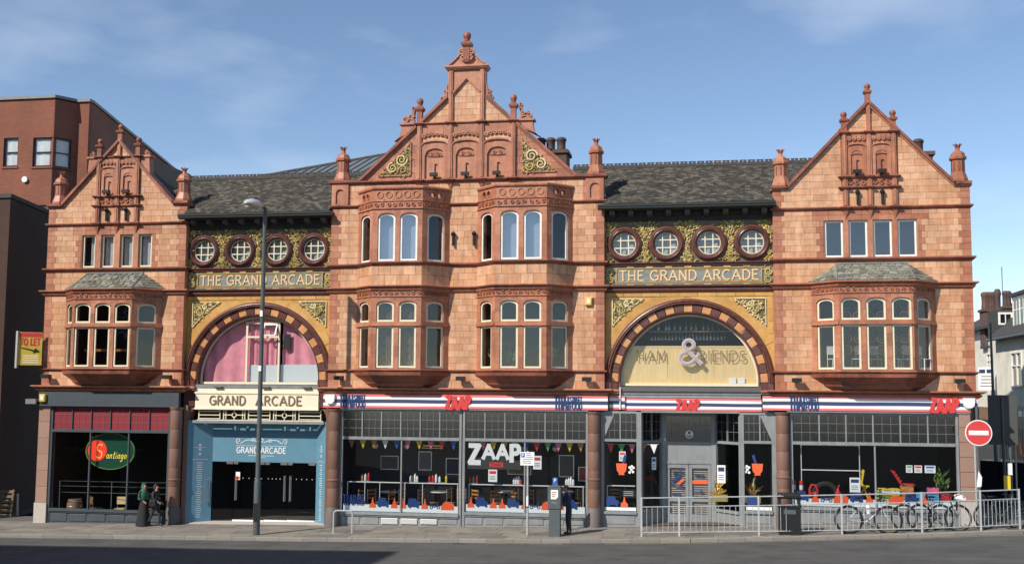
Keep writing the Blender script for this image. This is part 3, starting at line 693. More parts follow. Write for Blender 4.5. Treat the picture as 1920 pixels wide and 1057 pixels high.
for c,x0,x1,hs,lt in ((LC,*LT,2.47,True),(RC,*RT,2.9,False)):
    sl=1.05; top=12.43+sl*hs
    coping([(x0-.06,12.43),(c-hs,12.43),(c-.98,12.43+sl*(hs-.98))]); coping([(c+.98,12.43+sl*(hs-.98)),(c+hs,12.43),(x1+.06,12.43)])
    coping([(c-.98,12.43+sl*(hs-.98)+.02),(c,top+.02)]); coping([(c,top+.02),(c+.98,12.43+sl*(hs-.98)+.02)])
    pil=[c-.86,c,c+.86]
    for i,p in enumerate(pil):
        m=MB(M['red'])
        for a,b in ((11.72,12.33),(12.43,12.72),(12.82,14.36)): m.box(p-.085,p+.085,-.02,.10,a,b); m.box(p-.035,p+.035,.10,.125,a+.02,b-.02)
        m.box(p-.07,p+.07,-.02,.08,14.46,(top+.12) if i==1 else 14.5)
        m.add([(p-.1,.10,11.58),(p+.1,.10,11.58),(p+.1,-.02,11.58),(p-.1,-.02,11.58),(p,.0,11.22)],[(0,1,4),(1,2,4),(2,3,4),(3,0,4),(0,1,2,3)])
        m.build('gable_pilaster',B)
        if i==1: finial(c,top+.05,.75)
        else: finial(p,14.46,.78,-.02)
    for a,b in zip(pil,pil[1:]):
        m=MB(M['red'],M['redrelief'],M['reddark'])
        md=(a+b)/2; a+=.09; b-=.09
        m.box(a,b,-.034,-.012,11.72,11.73)
        m.box(a,b,-.034,-.01,12.82,14.36)                 # back of the niche
        arched(m,md-.2,md+.2,12.84,13.75,.16,a,b,12.82,13.9,-.01,.05)
        n=9; lo=[(a+(b-a)*i/n,13.86+.13*sqrt(max(0,1-(2*i/n-1)**2))) for i in range(n+1)]
        m.strip(lo,[(p,q+.05) for p,q in lo],-.01,.075)
        m.box(a,b,-.01,.02,13.90,14.36)
        m.strip([(p,13.6+.04*sin(pi*i/9)) for i,(p,q) in enumerate([(md-.18+.36*k/9,0) for k in range(10)])],[(md-.18+.36*k/9,13.6+.14*sqrt(max(0,1-(2*k/9-1)**2))+.02) for k in range(10)],-.012,.03,1)
        for k in range(4):
            u=a+(b-a)*(k+.5)/4; m.box(u-.075,u+.075,.02,.075,14.19,14.32,0); m.arc(u,14.19,.03,.075,pi,2*pi,6,.02,.075,0)
        m.build('niche_panel',B)
        f=MB(M['redrelief']); f.box(a,b,-.034,.01,12.43,12.72)
        for k in range(3):
            u=a+(b-a)*(k+.5)/3; scroll(f,u,12.575,.10,.01,.05,1.3,1,k,.05)
        f.build('carved_frieze',B)
        g=MB(M['buff'])
        nz=2
        for k in range(nz): g.cham([(a,11.71+.31*k+.004),(b,11.71+.31*k+.004),(b,11.71+.31*(k+1)-.004),(a,11.71+.31*(k+1)-.004)],-.034,.004,.008)
        g.build('gable_panel',B)
    if lt:
        for sgn in (-1,1):
            m=MB(M['red']); X=lambda d:c+sgn*d
            lo=[];hi=[]
            for i in range(9):
                t=i/8; d=.98+.42*t**.9; lo.append((X(d),12.43+sl*(hs-d)+.05)); hi.append((X(d),14.42 if t<.75 else 14.42-(t-.75)*.8))
            m.strip(lo,[(X(.98+.36*(i/8)),14.40-(0 if i<7 else 0)) for i in range(9)],-.3,.03)
            m.box(min(X(.94),X(1.42)),max(X(.94),X(1.42)),-.34,.08,14.38,14.46); m.build('gable_shoulder',B)
            s_=MB(M['red'])
            scroll(s_,X(1.24),14.56,.11,-.2,.0,1.5,sgn,pi/2,.05); s_.build('scroll',B)
    pinnacle(x0+.32,12.53); pinnacle(x1-.32,12.53)
# centre gable
K=.98
coping([(CC-chs-.0,13.08),(PIL[0]-.1,ctop-csl*(CC-PIL[0]+.1))]); coping([(PIL[3]+.1,ctop-csl*(PIL[3]+.1-CC)),(CC+chs,13.08)])
coping([(PIL[0],ctop-csl*(CC-PIL[0])),(CC-.74,ctop-csl*.74)]); coping([(CC+.74,ctop-csl*.74),(PIL[3],ctop-csl*(PIL[3]-CC))])
m=MB(M['reddark']); m.box(CT[0]-.07,CC-chs,-.42,.14,13.11,13.17); m.box(CC+chs,CT[1]+.07,-.42,.14,13.11,13.17); m.build('shoulder_coping',B)
for i,p in enumerate(PIL):
    m=MB(M['red'])
    zt=15.26
    m.box(p-.085,p+.085,-.02,.10,13.14,zt); m.box(p-.035,p+.035,.10,.125,13.16,zt-.02)
    if i in (1,2): m.box(p-.08,p+.08,-.02,.09,15.37,17.4); m.box(p-.03,p+.03,.09,.11,15.4,17.38)
    m.add([(p-.1,.10,13.0),(p+.1,.10,13.0),(p+.1,-.02,13.0),(p-.1,-.02,13.0),(p,.0,12.62)],[(0,1,4),(1,2,4),(2,3,4),(3,0,4),(0,1,2,3)])
    m.build('gable_pilaster',B)
    if i in (0,3): finial(p,15.36,1.05,-.02,sc=1.1)
for a,b in zip(PIL,PIL[1:]):
    m=MB(M['red'],M['redrelief'],M['buff']); md=(a+b)/2; a+=.09; b-=.09
    m.box(a,b,-.034,-.02,13.13,15.26)
    arched(m,md-.40,md+.40,13.15,14.34,.28,a,b,13.13,14.5,-.02,.06)
    n=12; lo=[(a+(b-a)*i/n,14.46+.16*sqrt(max(0,1-(2*i/n-1)**2))) for i in range(n+1)]
    m.strip([(p,14.42) for p,q in lo],lo,-.02,.03)
    m.strip(lo,[(p,q+.06) for p,q in lo],-.02,.10)
    m.strip([(p,q+.06) for p,q in lo],[(p,q+.06+.22) for p,q in lo],-.02,.02,2)
    m.strip([(p,q+.28) for p,q in lo],[(p,15.26) for p,q in lo],-.02,.045)
    for k in range(6):
        t=(k+.5)/6; u=a+(b-a)*t; zz=14.46+.16*sqrt(max(0,1-(2*t-1)**2))+.24
        m.box(u-.085,u+.085,.03,.09,zz+.06,zz+.14); m.arc(u,zz+.06,.045,.085,pi,2*pi,6,.045,.09)
    # carved head of the niche
    n=10; m.strip([(md-.3+.6*k/n,14.04-.02*sin(pi*k/n)) for k in range(n+1)],[(md-.3+.6*k/n,14.06+.2*sqrt(max(0,1-(2*k/n-1)**2))) for k in range(n+1)],-.02,.02,1)
    scroll(m,md-.13,14.12,.08,.02,.05,1.3,1,0,.04,1); scroll(m,md+.13,14.12,.08,.02,.05,1.3,-1,pi,.04,1)
    m.build('niche_panel',B)
# raised block, pointed gablet, scrolled top
m=MB(M['red'],M['reddark'])
m.strip([(CC-.54,16.45),(CC,17.05),(CC+.54,16.45)],[(CC-.54,17.42),(CC,17.42),(CC+.54,17.42)],-.03,.03)
m.box(CC-.74,CC-.71,-.35,.05,16.3,17.42); m.box(CC+.71,CC+.74,-.35,.05,16.3,17.42)
slant(m,(CC-.54,16.46),(CC,17.06),.07,.0,.09); slant(m,(CC,17.06),(CC+.54,16.46),.07,.0,.09)
m.build('gable_block',B)
m=MB(M['red']); pth=[(CC-.74,.38),(CC-.74,-.06),(CC+.74,-.06),(CC+.74,.38)]
m.sweep(pth,mould(.17,.13,17.42)); m.box(CC-.74,CC+.74,-.38,.06,17.42,17.6); m.build('block_cornice',B)
m=MB(M['red'])
hi=[(CC-.72+1.44*i/16, 17.59+.72*(1-abs(2*i/16-1))**1.25+.03) for i in range(17)]
m.strip([(p,17.585) for p,q in hi],hi,-.32,.04)
m.strip(hi,[(p,q+.06) for p,q in hi],-.36,.10); m.build('gablet',B)
m=MB(M['red'])
scroll(m,CC-.2,18.12,.16,.05,.15,1.7,1,-pi/2,.07); scroll(m,CC+.2,18.12,.16,.05,.15,1.7,-1,-pi/2,.07)
m.arc(CC,18.02,.22,.30,pi*1.1,pi*1.9,12,.05,.15); m.build('scroll',B)
finial(CC,17.78,1.2,-.05,sc=1.35)
for sgn in (-1,1):
    m=MB(M['red']); X=lambda d:CC+sgn*d; d0=1.95
    lo=[];hi=[]
    for i in range(11):
        t=i/10; d=d0+.9*t; lo.append((X(d),ctop-csl*d+.05)); hi.append((X(d0+.62*min(1,t*1.15)+.28*max(0,t-.55)),max(ctop-csl*d+.06,15.30-(0 if t<.75 else (t-.75)*0))))
    body=[(X(d0),ctop-csl*d0),(X(d0),15.32),(X(d0+.66),15.32)]+[(X(d0+.66+.3*(1-cos(q*pi/12))),15.32-.62*sin(q*pi/12)) for q in range(1,7)]
    m.prism(body,-.3,.02)
    a,b=sorted((X(d0-.06),X(d0+.74))); m.box(a,b,-.36,.09,15.32,15.40); m.build('gable_shoulder',B)
    s_=MB(M['red']); scroll(s_,X(d0+.52),15.55,.14,-.2,.03,1.6,sgn,pi/2,.06); scroll(s_,X(d0+.28),15.62,.13,-.2,.03,1.5,-sgn,0,.05); s_.strip([(X(d0+.12),15.40),(X(d0+.18),15.6),(X(d0+.12),15.95)],[(X(d0+.22),15.40),(X(d0+.28),15.62),(X(d0+.20),15.98)],-.2,.02); scroll(s_,X(d0+.18),15.98,.08,-.2,.02,1.3,sgn,-pi/2,.04); s_.build('scroll',B)
    s2=MB(M['red']); zc=ctop-csl*1.0+.17; scroll(s2,X(.98),zc+.06,.12,-.15,.03,1.5,sgn,pi/2,.05); scroll(s2,X(.86),zc+.32,.10,-.15,.03,1.4,-sgn,0,.05); s2.strip([(X(.78),zc+.05),(X(.78),zc+.6)],[(X(.88),zc+.05),(X(.80),zc+.6)],-.15,.02); s2.build('scroll',B)
    # triangular leaf panel
    a,b=2.22,3.53; zt=14.62; zb=13.31
    p=MB(M['cream_f'],M['gold'],M['red'],M['darkrec'])
    p.prism([(X(a),zb),(X(b),zb),(X(a),zt)],0,.02,3)
    fr_=[(X(a),zb),(X(b),zb),(X(a),zt)]
    for u,v in zip(fr_,fr_[1:]+fr_[:1]): ribbon(p,[u,v],.05,0,.05,2)
    scroll(p,X(a+.36),zb+.62,.24,.03,.10,1.7,sgn,0,.055,0); scroll(p,X(a+.72),zb+.30,.21,.03,.10,1.6,-sgn,pi/2,.05,0); scroll(p,X(a+.3),zb+.22,.17,.03,.10,1.5,sgn,pi,.05,1)
    rl=random.Random(5)
    for k in range(330):
        u,v=rl.random(),rl.random()
        if u+v>.95: continue
        leaf(p,X(a+.05+u*(b-a)*.95),zb+.05+v*(zt-zb)*.95,rl.uniform(0,2*pi),rl.uniform(.09,.2),.06,.02,.07,rl.choice([0,0,1,1,1]))
    p.build('leaf_panel',B)
    # blind arch blocks below the corner pinnacles
    e=CT[0] if sgn<0 else CT[1]-.72
    q=MB(M['red']); q.box(e+.02,e+.70,.004,.01,12.18,12.98); arched(q,e+.18,e+.54,12.24,12.82,.16,e+.02,e+.70,12.18,12.99,.006,.07); q.build('blind_arch',B)
    pinnacle(CT[0]+.34 if sgn<0 else CT[1]-.34,13.17)
# ------------------------------------------------------------------ windows
def outline(s0,s1,z0,z1,rise,n=8):
    if rise<=0: return [(s0,z0),(s1,z0),(s1,z1),(s0,z1)]
    c=(s0+s1)/2; h=(s1-s0)/2
    return [(s0,z0),(s1,z0)]+[(c+h*cos(pi*i/n*.999),z1-rise+rise*sin(pi*i/n)) for i in range(n+1)]
def window(parent,F,s0,s1,z0,z1,rise,fm,gm,fw=.06,o=-.11,wn='window_frame',pn='pane',sub=False,extra=None):
    a=outline(s0,s1,z0,z1,rise); b=outline(s0+fw,s1-fw,z0+fw,z1-fw,max(0,rise*.92))
    m=MB(M[fm]).fr(*F); m.strip(b,a,o-.06,o,0,.5,True)
    if extra: extra(m,s0,s1,z0,z1)
    w=m.build(wn,parent)
    g=MB(M[gm]).fr(*F); g.add([(p[0],o-.035,p[1]) for p in b],[tuple(range(len(b)))]); g.build(pn,parent if sub else w,flip=False)
    return w
def bay(key,n,tall,fm='cframe'):
    cx,w,d=BAYS[key]; pl=bayp(cx,w,d)
    R=M['red']; m=MB(R,M['buff'],M['reddark'],M['redrelief'])
    faces=[]
    for i in range(3):
        (x0,y0),(x1,y1)=pl[i],pl[i+1]; L_=hypot(x1-x0,y1-y0); faces.append(((x0,y0,atan2(y1-y0,x1-x0)),L_,i))
    root=None; todo=[]
    for F,L_,i in faces:
        m.fr(*F)
        if i==1:
            lw,gp=(.68,.18) if n==3 else (.69,.19); e=(L_-n*lw-(n-1)*gp)/2; ops=[(e+k*(lw+gp),e+k*(lw+gp)+lw) for k in range(n)]
        else: ops=[(.23,1.0)]
        cuts=[0]+[v for o in ops for v in o]+[L_]
        def band(z0,z1,o1=0,mi=0,o0=-.24): m.box(.0,L_,o0,o1,z0,z1,mi)
        def storey(za,zb,zh,rise,sill):
            for k in range(0,len(cuts),2): 
                if cuts[k+1]-cuts[k]>.005: 
                    nb=max(1,round((zb-za)/.42))
                    for q in range(nb): m.box(cuts[k],cuts[k+1],-.24,.0+random.uniform(-.002,.002),za+(zb-za)*q/nb+.003,za+(zb-za)*(q+1)/nb-.003)
                    m.box(cuts[k]+.002,cuts[k+1]-.002,-.23,-.012,za,zb)
            for a,b in ops:
                nn=8; lo=[(a+(b-a)*q/nn,zb-rise+rise*sqrt(max(0,1-(2*q/nn-1)**2))) for q in range(nn+1)]
                m.strip(lo,[(p,zh) for p,z in lo],-.24,.001)
                m.strip(lo,[(p,z+.06) for p,z in lo],-.02,.028)
            for k in range(0,len(cuts),2):
                if cuts[k+1]-cuts[k]>.005: m.box(cuts[k],cuts[k+1],-.24,.0015,zb,zh)
        band(5.55,5.78,.0)
        storey(5.78,8.33,8.52,.14,0)
        m.box(0,L_,-.24,.055,7.38,7.46); m.box(0,L_,-.24,.03,7.46,7.54)
        band(8.52,8.72,.012,3)
        m.box(-.01,L_+.01,-.1,.04,8.49,8.53)
        for q in range(int(L_/.2)): scroll(m,.1+q*(L_-.2)/max(1,int(L_/.2)-1),8.62,.072,.012,.045,1.3,1 if q%2 else -1,q,.035,3)
        for a,b in ops: todo+=[(F,a,b,5.80,7.38,0,i),(F,a,b,7.54,8.33,.14,i)]
        if tall:
            m.box(0,L_,-.24,-.02,8.90,9.72,0)
            nr=2
            for q in range(nr):
                k=max(2,round(L_/.5)); off=.5*(q%2)
                e=[0]+[L_*(t+off)/k for t in range(0 if off else 1,k)]+[L_]
                for u,v in zip(e,e[1:]): m.cham([(u+.004,8.93+.385*q+.004),(v-.004,8.93+.385*q+.004),(v-.004,8.93+.385*(q+1)-.004),(u+.004,8.93+.385*(q+1)-.004)],-.02,.004,.008,1)
            storey(9.84,11.70,11.90,.16,0)
            band(11.90,12.18,.012,3); m.box(-.01,L_+.01,-.1,.05,11.86,11.91); m.box(-.01,L_+.01,-.1,.045,12.155,12.2)
            for q in range(int(L_/.24)): scroll(m,.12+q*(L_-.24)/max(1,int(L_/.24)-1),12.03,.085,.012,.05,1.3,1 if q%2 else -1,q,.04,3)
            # pierced parapet
            nh=5 if i==1 else 2; cell=.36 if i==1 else .3; st=(L_-nh*cell)/2
            m.box(0,st,-.14,.0,12.2,12.62); m.box(L_-st,L_,-.14,.0,12.2,12.62)
            for q in range(nh):
                c0=st+q*cell+cell/2; A=[2*pi*t/16 for t in range(16)]; r=.105
                sq=[]
                for t in A:
                    k=max(abs(cos(t))/(cell/2),abs(sin(t))/.21); sq.append((c0+cos(t)/k,12.41+sin(t)/k))
                m.strip([(c0+r*cos(t),12.41+r*sin(t)) for t in A],sq,-.14,.0,0,None,True)
                m.arc(c0,12.41,r,r+.035,0,2*pi,16,-.01,.025)
            for a,b in ops: todo.append((F,a,b,9.86,11.70,.16,i))
    # floors of the bay, so no light leaks between storeys
    m.raw()
    def plan(z0,z1,k=0,mi=0,dd=0):
        P=[(p[0],p[1]) for p in bayp(cx,w-.3+dd,d-.12)]; P+=[(pl[3][0]-.2,.1),(pl[0][0]+.2,.1)]
        vs=[(x,y,z0) for x,y in P]+[(x,y,z1) for x,y in P]; q=len(P)
        m.add(vs,[tuple(range(q)),tuple(range(q,2*q))]+[(t,(t+1)%q,q+(t+1)%q,q+t) for t in range(q)],mi)
    plan(5.5,5.72,0,2); plan(8.6,8.9,0,2)
    if tall: plan(11.95,12.15,0,2)
    root=m.build('bay_window',B)
    if tall:
        c=MB(R)
        c.sweep(pl,[(-.17,12.62),(.05,12.62),(.07,12.66),(.07,12.70),(.03,12.74),(-.14,12.74)]); c.build('parapet_coping',root)
    # corbel
    c=MB(M['reddark']).raw()
    secs=[(5.64,0,d+.06,w+.06),(5.52,.0,d+.04,w),(5.46,.03,d-.06,w-.05),(5.26,.12,.55,w-.1),(5.20,.14,.53,w-.12),(5.06,.22,.26,w-.2)]
    vs=[];
    for z,_,dd,ww in secs: vs+=[(x,min(y,-.001) if y<0 else -.002,z) for x,y in [(cx-ww/2-dd,0),(cx-ww/2,-dd),(cx+ww/2,-dd),(cx+ww/2+dd,0)]]
    fs=[tuple(range(4)),tuple(range(len(vs)-4,len(vs)))]
    for q in range(len(secs)-1):
        for t in range(4): fs.append((q*4+t,q*4+(t+1)%4,(q+1)*4+(t+1)%4,(q+1)*4+t))
    c.add(vs,fs); c.build('corbel',root)
    for (F,a,b,z0,z1,rise,i) in todo:
        up=z0>9; gm='glassup2' if up else 'glassup'
        window(root,F,a+.008,b-.008,z0,z1-.008,rise,'wframe' if up else fm,gm if i==1 else 'glassup',.07,-.035,sub=True)
    if not tall:
        # hipped slate roof of the bay
        s_=MB(M['slateg']).raw(); e=.14
        E_=[(cx-w/2-d-e*.9,0.0),(cx-w/2-e*.4,-d-e),(cx+w/2+e*.4,-d-e),(cx+w/2+d+e*.9,0.0)]; T_=[(cx-w/2+.02,0),(cx+w/2-.02,0)]
        z0,z1=8.95,9.60
        def slope(A0,A1,B0,B1,nr,tv):
            for r in range(nr):
                t0,t1=r/nr,(r+1)/nr
                def P(t,u):
                    ax=[A0[k]+(B0[k]-A0[k])*t for k in (0,1,2)]; bx=[A1[k]+(B1[k]-A1[k])*t for k in (0,1,2)]
                    return [ax[k]+(bx[k]-ax[k])*u for k in (0,1,2)]
                L0=hypot(A1[0]-A0[0],A1[1]-A0[1])*(1-t0)+hypot(B1[0]-B0[0],B1[1]-B0[1])*t0; k=max(1,round(L0/.26))
                for q in range(k):
                    off=.5*(r%2)/k; u0,u1=max(0,min(1,(q+off*k-.25*(r%2))/k)),min(1,(q+1+off*k-.25*(r%2))/k) if q<k-1 else 1; u0=0 if q==0 else u0; lift=random.uniform(.008,.04)
                    a,b_,c_,d_=P(t0,u0+.01),P(t0,u1-.01),P(t1+.05,u1-.01),P(t1+.05,u0+.01)
                    a[2]+=lift; b_[2]+=lift
                    up=[a,b_,c_,d_]; dn=[(p[0],p[1],p[2]-.02) for p in up]
                    s_.add(up+dn,[(0,1,2,3),(4,5,6,7),(0,1,5,4),(1,2,6,5),(2,3,7,6),(3,0,4,7)])
        slope((*E_[1],z0),(*E_[2],z0),(T_[0][0],0,z1),(T_[1][0],0,z1),6,0)
        slope((*E_[0],z0),(*E_[1],z0),(T_[0][0],0,z1),(T_[0][0],0,z1),6,0)
        slope((*E_[2],z0),(*E_[3],z0),(T_[1][0],0,z1),(T_[1][0],0,z1),6,0)
        s_.build('slate',root,kind='stuff')
        h=MB(M['lead']).raw()
        for a,b_ in ((E_[1],T_[0]),(E_[2],T_[1])): h.tube([(a[0],a[1],z0+.02),(b_[0],b_[1],z1+.02)],.022,6)
        h.tube([(T_[0][0],-.02,z1+.02),(T_[1][0],-.02,z1+.02)],.035,6); h.build('lead_ridge',root)
        u=MB(M['lead']).raw(); u.add([(*E_[0],z0-.01),(*E_[1],z0-.01),(*E_[2],z0-.01),(*E_[3],z0-.01),(T_[1][0],0,z1-.02),(T_[0][0],0,z1-.02)],[(0,1,2,3),(1,2,4,5),(0,1,5),(2,3,4),(0,3,4,5)]); u.build('roof_base',root)
    return root
bay('LT',3,False); bay('CL',2,True); bay('CR',2,True); bay('RT',3,False)
for ws,nm in ((WL_L,0),(WL_R,1)):
    for a,b in ws: window(B,(0,0,0),a+.01,b-.01,9.87,11.19,0,'wframe' if nm else 'cframe','glassmid',.065,-.08,wn='window')
# ------------------------------------------------------------------ arched entrance bays
def arcade(x0,x1,cx,rxs,nm):
    F=(0,.3,0); SPR=5.32
    h=MB(M['mustard'],M['cream_f'],M['gold'],M['mortar']).fr(*F)
    n=40; lo=[(cx+3.075*cos(pi-pi*i/n),SPR+3.1*sin(pi*i/n)) for i in range(n+1)]
    lo=[(x0-.0,4.9),(x0,SPR)]+[p for p in lo if x0<p[0]<x1]+[(x1,SPR),(x1,4.9)]
    h.strip([(min(max(p[0],x0),x1),p[1]) for p in lo],[(min(max(p[0],x0),x1),8.66) for p in lo],-.3,-.012)
    # faience blocks round the arch
    for k in range(9): a=x0+(x1-x0)*k/9; b=x0+(x1-x0)*(k+1)/9; h.cham([(a+.005,8.50),(b-.005,8.50),(b-.005,8.655),(a+.005,8.655)],-.014,.012,.008)
    for sg in (-1,1):
        X=lambda d: cx+sg*d
        for k in range(6):
            a0,a1=radians(26+k*10.3),radians(26+(k+1)*10.3); r0,r1=3.10,3.42
            P=[(X(r0*cos(a0)),SPR+r0*sin(a0)),(X(r1*cos(a0)),SPR+r1*sin(a0)),(X(r1*cos(a1)),SPR+r1*sin(a1)),(X(r0*cos(a1)),SPR+r0*sin(a1))]
            P=[(min(max(p[0],x0+.01),x1-.01),min(p[1],8.495)) for p in P]; h.cham(P,-.014,.004,.006)
        for k in range(5): a,b=6.2+.46*k,6.2+.46*(k+1)-.008; h.cham([(X(2.90),a),(X(3.09),a),(X(3.09),b),(X(2.90),b)] if False else [(min(X(2.93),X(3.085)),a),(max(X(2.93),X(3.085)),a),(max(X(2.93),X(3.085)),b),(min(X(2.93),X(3.085)),b)],-.014,.004,.006) if a>7.0 else None
    h.build('faience_spandrel',B)
    for sg in (-1,1):
        X=lambda d: cx+sg*d
        p=MB(M['cream_f'],M['gold'],M['darkrec']).fr(*F)
        # curved triangular leaf panel
        arcp=[(X(3.50*cos(radians(q))),SPR+3.50*sin(radians(q))) for q in (36.5,42,47,52,57,62)]
        tri=[(X(2.82),8.42)]+arcp; tri=[tri[0]]+[(X(2.82),arcp[0][1])]+arcp[1:-1]+[(arcp[-1][0],8.42)]
        p.prism(tri,-.012,.004,2)
        for u,v in zip(tri,tri[1:]+tri[:1]): ribbon(p,[u,v],.035,0,.03,0)
        rl=random.Random(9)
        cen=(X(2.62),8.22)
        for k in range(420):
            q=radians(rl.uniform(24,70)); rr=3.54+rl.random()**1.0*.95; pt=(rr*cos(q),SPR+rr*sin(q))
            if pt[0]>2.78 or pt[1]>8.39 or pt[0]<1.55: continue
            a=atan2(pt[1]-8.6,X(pt[0])-X(3.1))+rl.uniform(-.7,.7)
            leaf(p,X(pt[0]),pt[1],a,rl.uniform(.12,.24),.075,.0,.075,rl.choice([0,0,1]))
        scroll(p,X(2.5),8.05,.17,.004,.07,1.6,sg,0,.06,1); scroll(p,X(2.28),8.24,.12,.004,.07,1.5,-sg,1,.05,0)
        p.build('leaf_panel',B,kind='stuff')
    ar=MB(M['maroon']).fr(*F)
    ar.arcsweep(cx,SPR,[(3.10,-.05),(3.10,.05),(3.05,.12),(3.0,.14),(2.97,.10),(2.93,.13),(2.89,.08),(2.87,-.05)],0,pi,48)
    ar.arcsweep(cx,SPR,[(2.61,-.3),(2.61,.0),(2.585,.02),(2.55,.0),(2.53,-.08),(2.52,-.3)],0,pi,48)
    for sg in (-1,1):
        X=lambda d: cx+sg*d
        for a,b,o in ((2.86,3.06,.08),(2.52,2.62,-.02)): ar.box(min(X(a),X(b)),max(X(a),X(b)),-.3,o,4.8,SPR)
    arch=ar.build('arch',B)
    nv=25
    for k in range(-1,nv+1):
        dark=(k%2==1)
        v=MB(M['maroon'] if dark else M['orange']).fr(*F)
        if 0<=k<nv:
            a0=pi*k/nv+.004; a1=pi*(k+1)/nv-.004
            P=[(cx+2.61*cos(a0),SPR+2.61*sin(a0)),(cx+2.87*cos(a0),SPR+2.87*sin(a0)),(cx+2.87*cos(a1),SPR+2.87*sin(a1)),(cx+2.61*cos(a1),SPR+2.61*sin(a1))]
        else:
            sg=1 if k<0 else -1; P=[(cx+sg*2.62,4.85),(cx+sg*2.86,4.85),(cx+sg*2.86,SPR-.006),(cx+sg*2.62,SPR-.006)]
        v.cham(P,-.3,.03 if dark else .02,.012); v.build('voussoir',arch)
    # bands and the name panel
    for z,hh,o in ((8.66,.15,.10),(8.81,.13,.17)): m=MB(M['maroon']); m.sweep([(x0,.3),(x1,.3)],mould(hh,o,z)); m.build('faience_band',B)
    m=MB(M['maroon']); m.sweep([(x0,.3),(x1,.3)],mould(.09,.10,9.70)); m.sweep([(x0,.3),(x1,.3)],mould(.06,.05,9.64)); m.build('faience_band',B)
    p=MB(M['tealglaze'],M['blueglaze'],M['gold'],M['mustard']).fr(*F)
    p.box(x0,x1,-.3,-.02,8.9,9.72)
    p.box(x0+.38,x1-.38,-.02,.005,9.03,9.60,1)
    p.box(x0+.36,x1-.36,.0,.04,9.555,9.60,0); p.box(x0+.36,x1-.36,.0,.04,8.96,9.02,0)
    p.box(x0+.43,x1-.43,.0,.02,9.04,9.075,3); p.box(x0+.43,x1-.43,.0,.02,9.51,9.54,3)
    for q in (x0+.40,x1-.44): p.box(q,q+.04,.0,.045,9.02,9.56,3)
    for k in range(7):
        u=x0+.6+(x1-x0-1.2)*(k+.5)/7; p.box(u-.13,u+.13,.0,.05,9.575,9.635,2); p.box(u-.13,u+.13,.0,.05,8.93,8.975,2)
    for sg,u in ((1,x0+.19),(-1,x1-.19)):
        scroll(p,u,9.42,.14,-.02,.06,1.6,sg,0,.06,2); scroll(p,u,9.14,.14,-.02,.06,1.6,-sg,pi,.06,2)
        for k in range(14): leaf(p,u+random.uniform(-.16,.16),random.uniform(8.98,9.6),random.uniform(0,6.28),.16,.06,-.01,.06,2)
    pan=p.build('name_panel',B)
    t=MB(M['orange']).fr(*F); text(t,'THE GRAND ARCADE',x0+.54,9.105,.375,(x1-x0)-1.08,.22,.0,.012,serif=.14); t.build('letter_outline',pan)
    t=MB(M['ivory']).fr(*F); text(t,'THE GRAND ARCADE',x0+.54,9.115,.36,(x1-x0)-1.08,.10,.0,.035,serif=.12); t.build('raised_lettering',pan)
    # frieze with round windows
    f=MB(M['darkrec']).fr(*F); f_holes=[(r-.46,r+.46) for r in rxs]
    xsn=[x0]+[v for q in f_holes for v in q]+[x1]
    for a,b in zip(xsn[::2],xsn[1::2]): f.box(a,b,-.3,-.02,9.78,11.75)
    for (a,b) in f_holes:
        c=(a+b)/2; A=[2*pi*t/24 for t in range(24)]; sq=[]
        for t in A: k=max(abs(cos(t))/.46,abs(sin(t))/.46); sq.append((c+cos(t)/k,10.5+sin(t)/k))
        f.strip([(c+.43*cos(t),10.5+.43*sin(t)) for t in A],sq,-.3,-.02,0,None,True)
        f.box(a,b,-.3,-.02,9.78,10.04); f.box(a,b,-.3,-.02,10.96,11.75)
    f.build('frieze_wall',B)
    lf=MB(M['cream_f'],M['gold'],M['darkrec']).fr(*F); rl=random.Random(4)
    mids=[x0+.12]+[(a+b)/2 for a,b in zip(rxs,rxs[1:])]+[x1-.12]
    for u in mids:
        for k in range(240):
            zz=rl.uniform(9.84,11.28); s=u+rl.gauss(0,.24)
            if min(hypot(s-r,zz-10.5) for r in rxs)<.66 or not x0<s<x1: continue
            a=pi/2+(s-u)*-4*(1 if zz>10.5 else -1)+rl.uniform(-.6,.6)
            if zz<10.5: a=-a
            leaf(lf,s,zz,a,rl.uniform(.12,.24),rl.uniform(.05,.085),-.02,.09,rl.choice([0,1,1]))
        for zz in (10.1,10.5,10.9): scroll(lf,u,zz,.09,-.02,.06,1.4,1 if zz<10.6 else -1,0,.04,1)
    lf.build('leaf_frieze',B,kind='stuff')
    for r in rxs:
        g=MB(M['maroon']).fr(*F); g.arcsweep(r,10.5,[(.66,-.02),(.665,.04),(.63,.10),(.57,.135),(.53,.11),(.51,.12),(.47,.07),(.445,.0),(.44,-.25),(.55,-.25)],0,2*pi,40)
        o=g.build('round_window',B)
        p=MB(M['glassup']).fr(*F); p.add([(r+.43*cos(2*pi*k/28),-.07,10.5+.43*sin(2*pi*k/28)) for k in range(28)],[tuple(range(28))]); p.build('pane',o,flip=False)
        b=MB(M['cframe']).fr(*F); b.arc(r,10.5,.405,.442,0,2*pi,28,-.10,-.035)
        for d in (-.145,.145):
            hl=sqrt(.42**2-d*d); b.box(r+d-.02,r+d+.02,-.095,-.045,10.5-hl,10.5+hl); b.box(r-hl,r+hl,-.094,-.046,10.5+d-.02,10.5+d+.02)
        b.build('glazing_bar',o)
    # eaves, gutter, slate roof
    e=MB(M['soffit'],M['gutter']).fr(*F)
    e.add([(x0,-.3,11.7),(x1,-.3,11.7),(x1,.50,11.72),(x0,.50,11.72),(x0,-.3,11.95),(x1,-.3,11.95),(x1,.50,11.79),(x0,.50,11.79)],[(0,1,2,3),(4,5,6,7),(0,1,5,4),(1,2,6,5),(2,3,7,6),(3,0,4,7)])
    e.box(x0,x1,-.02,.06,11.36,11.70); e.box(x0,x1,.06,.11,11.55,11.70)
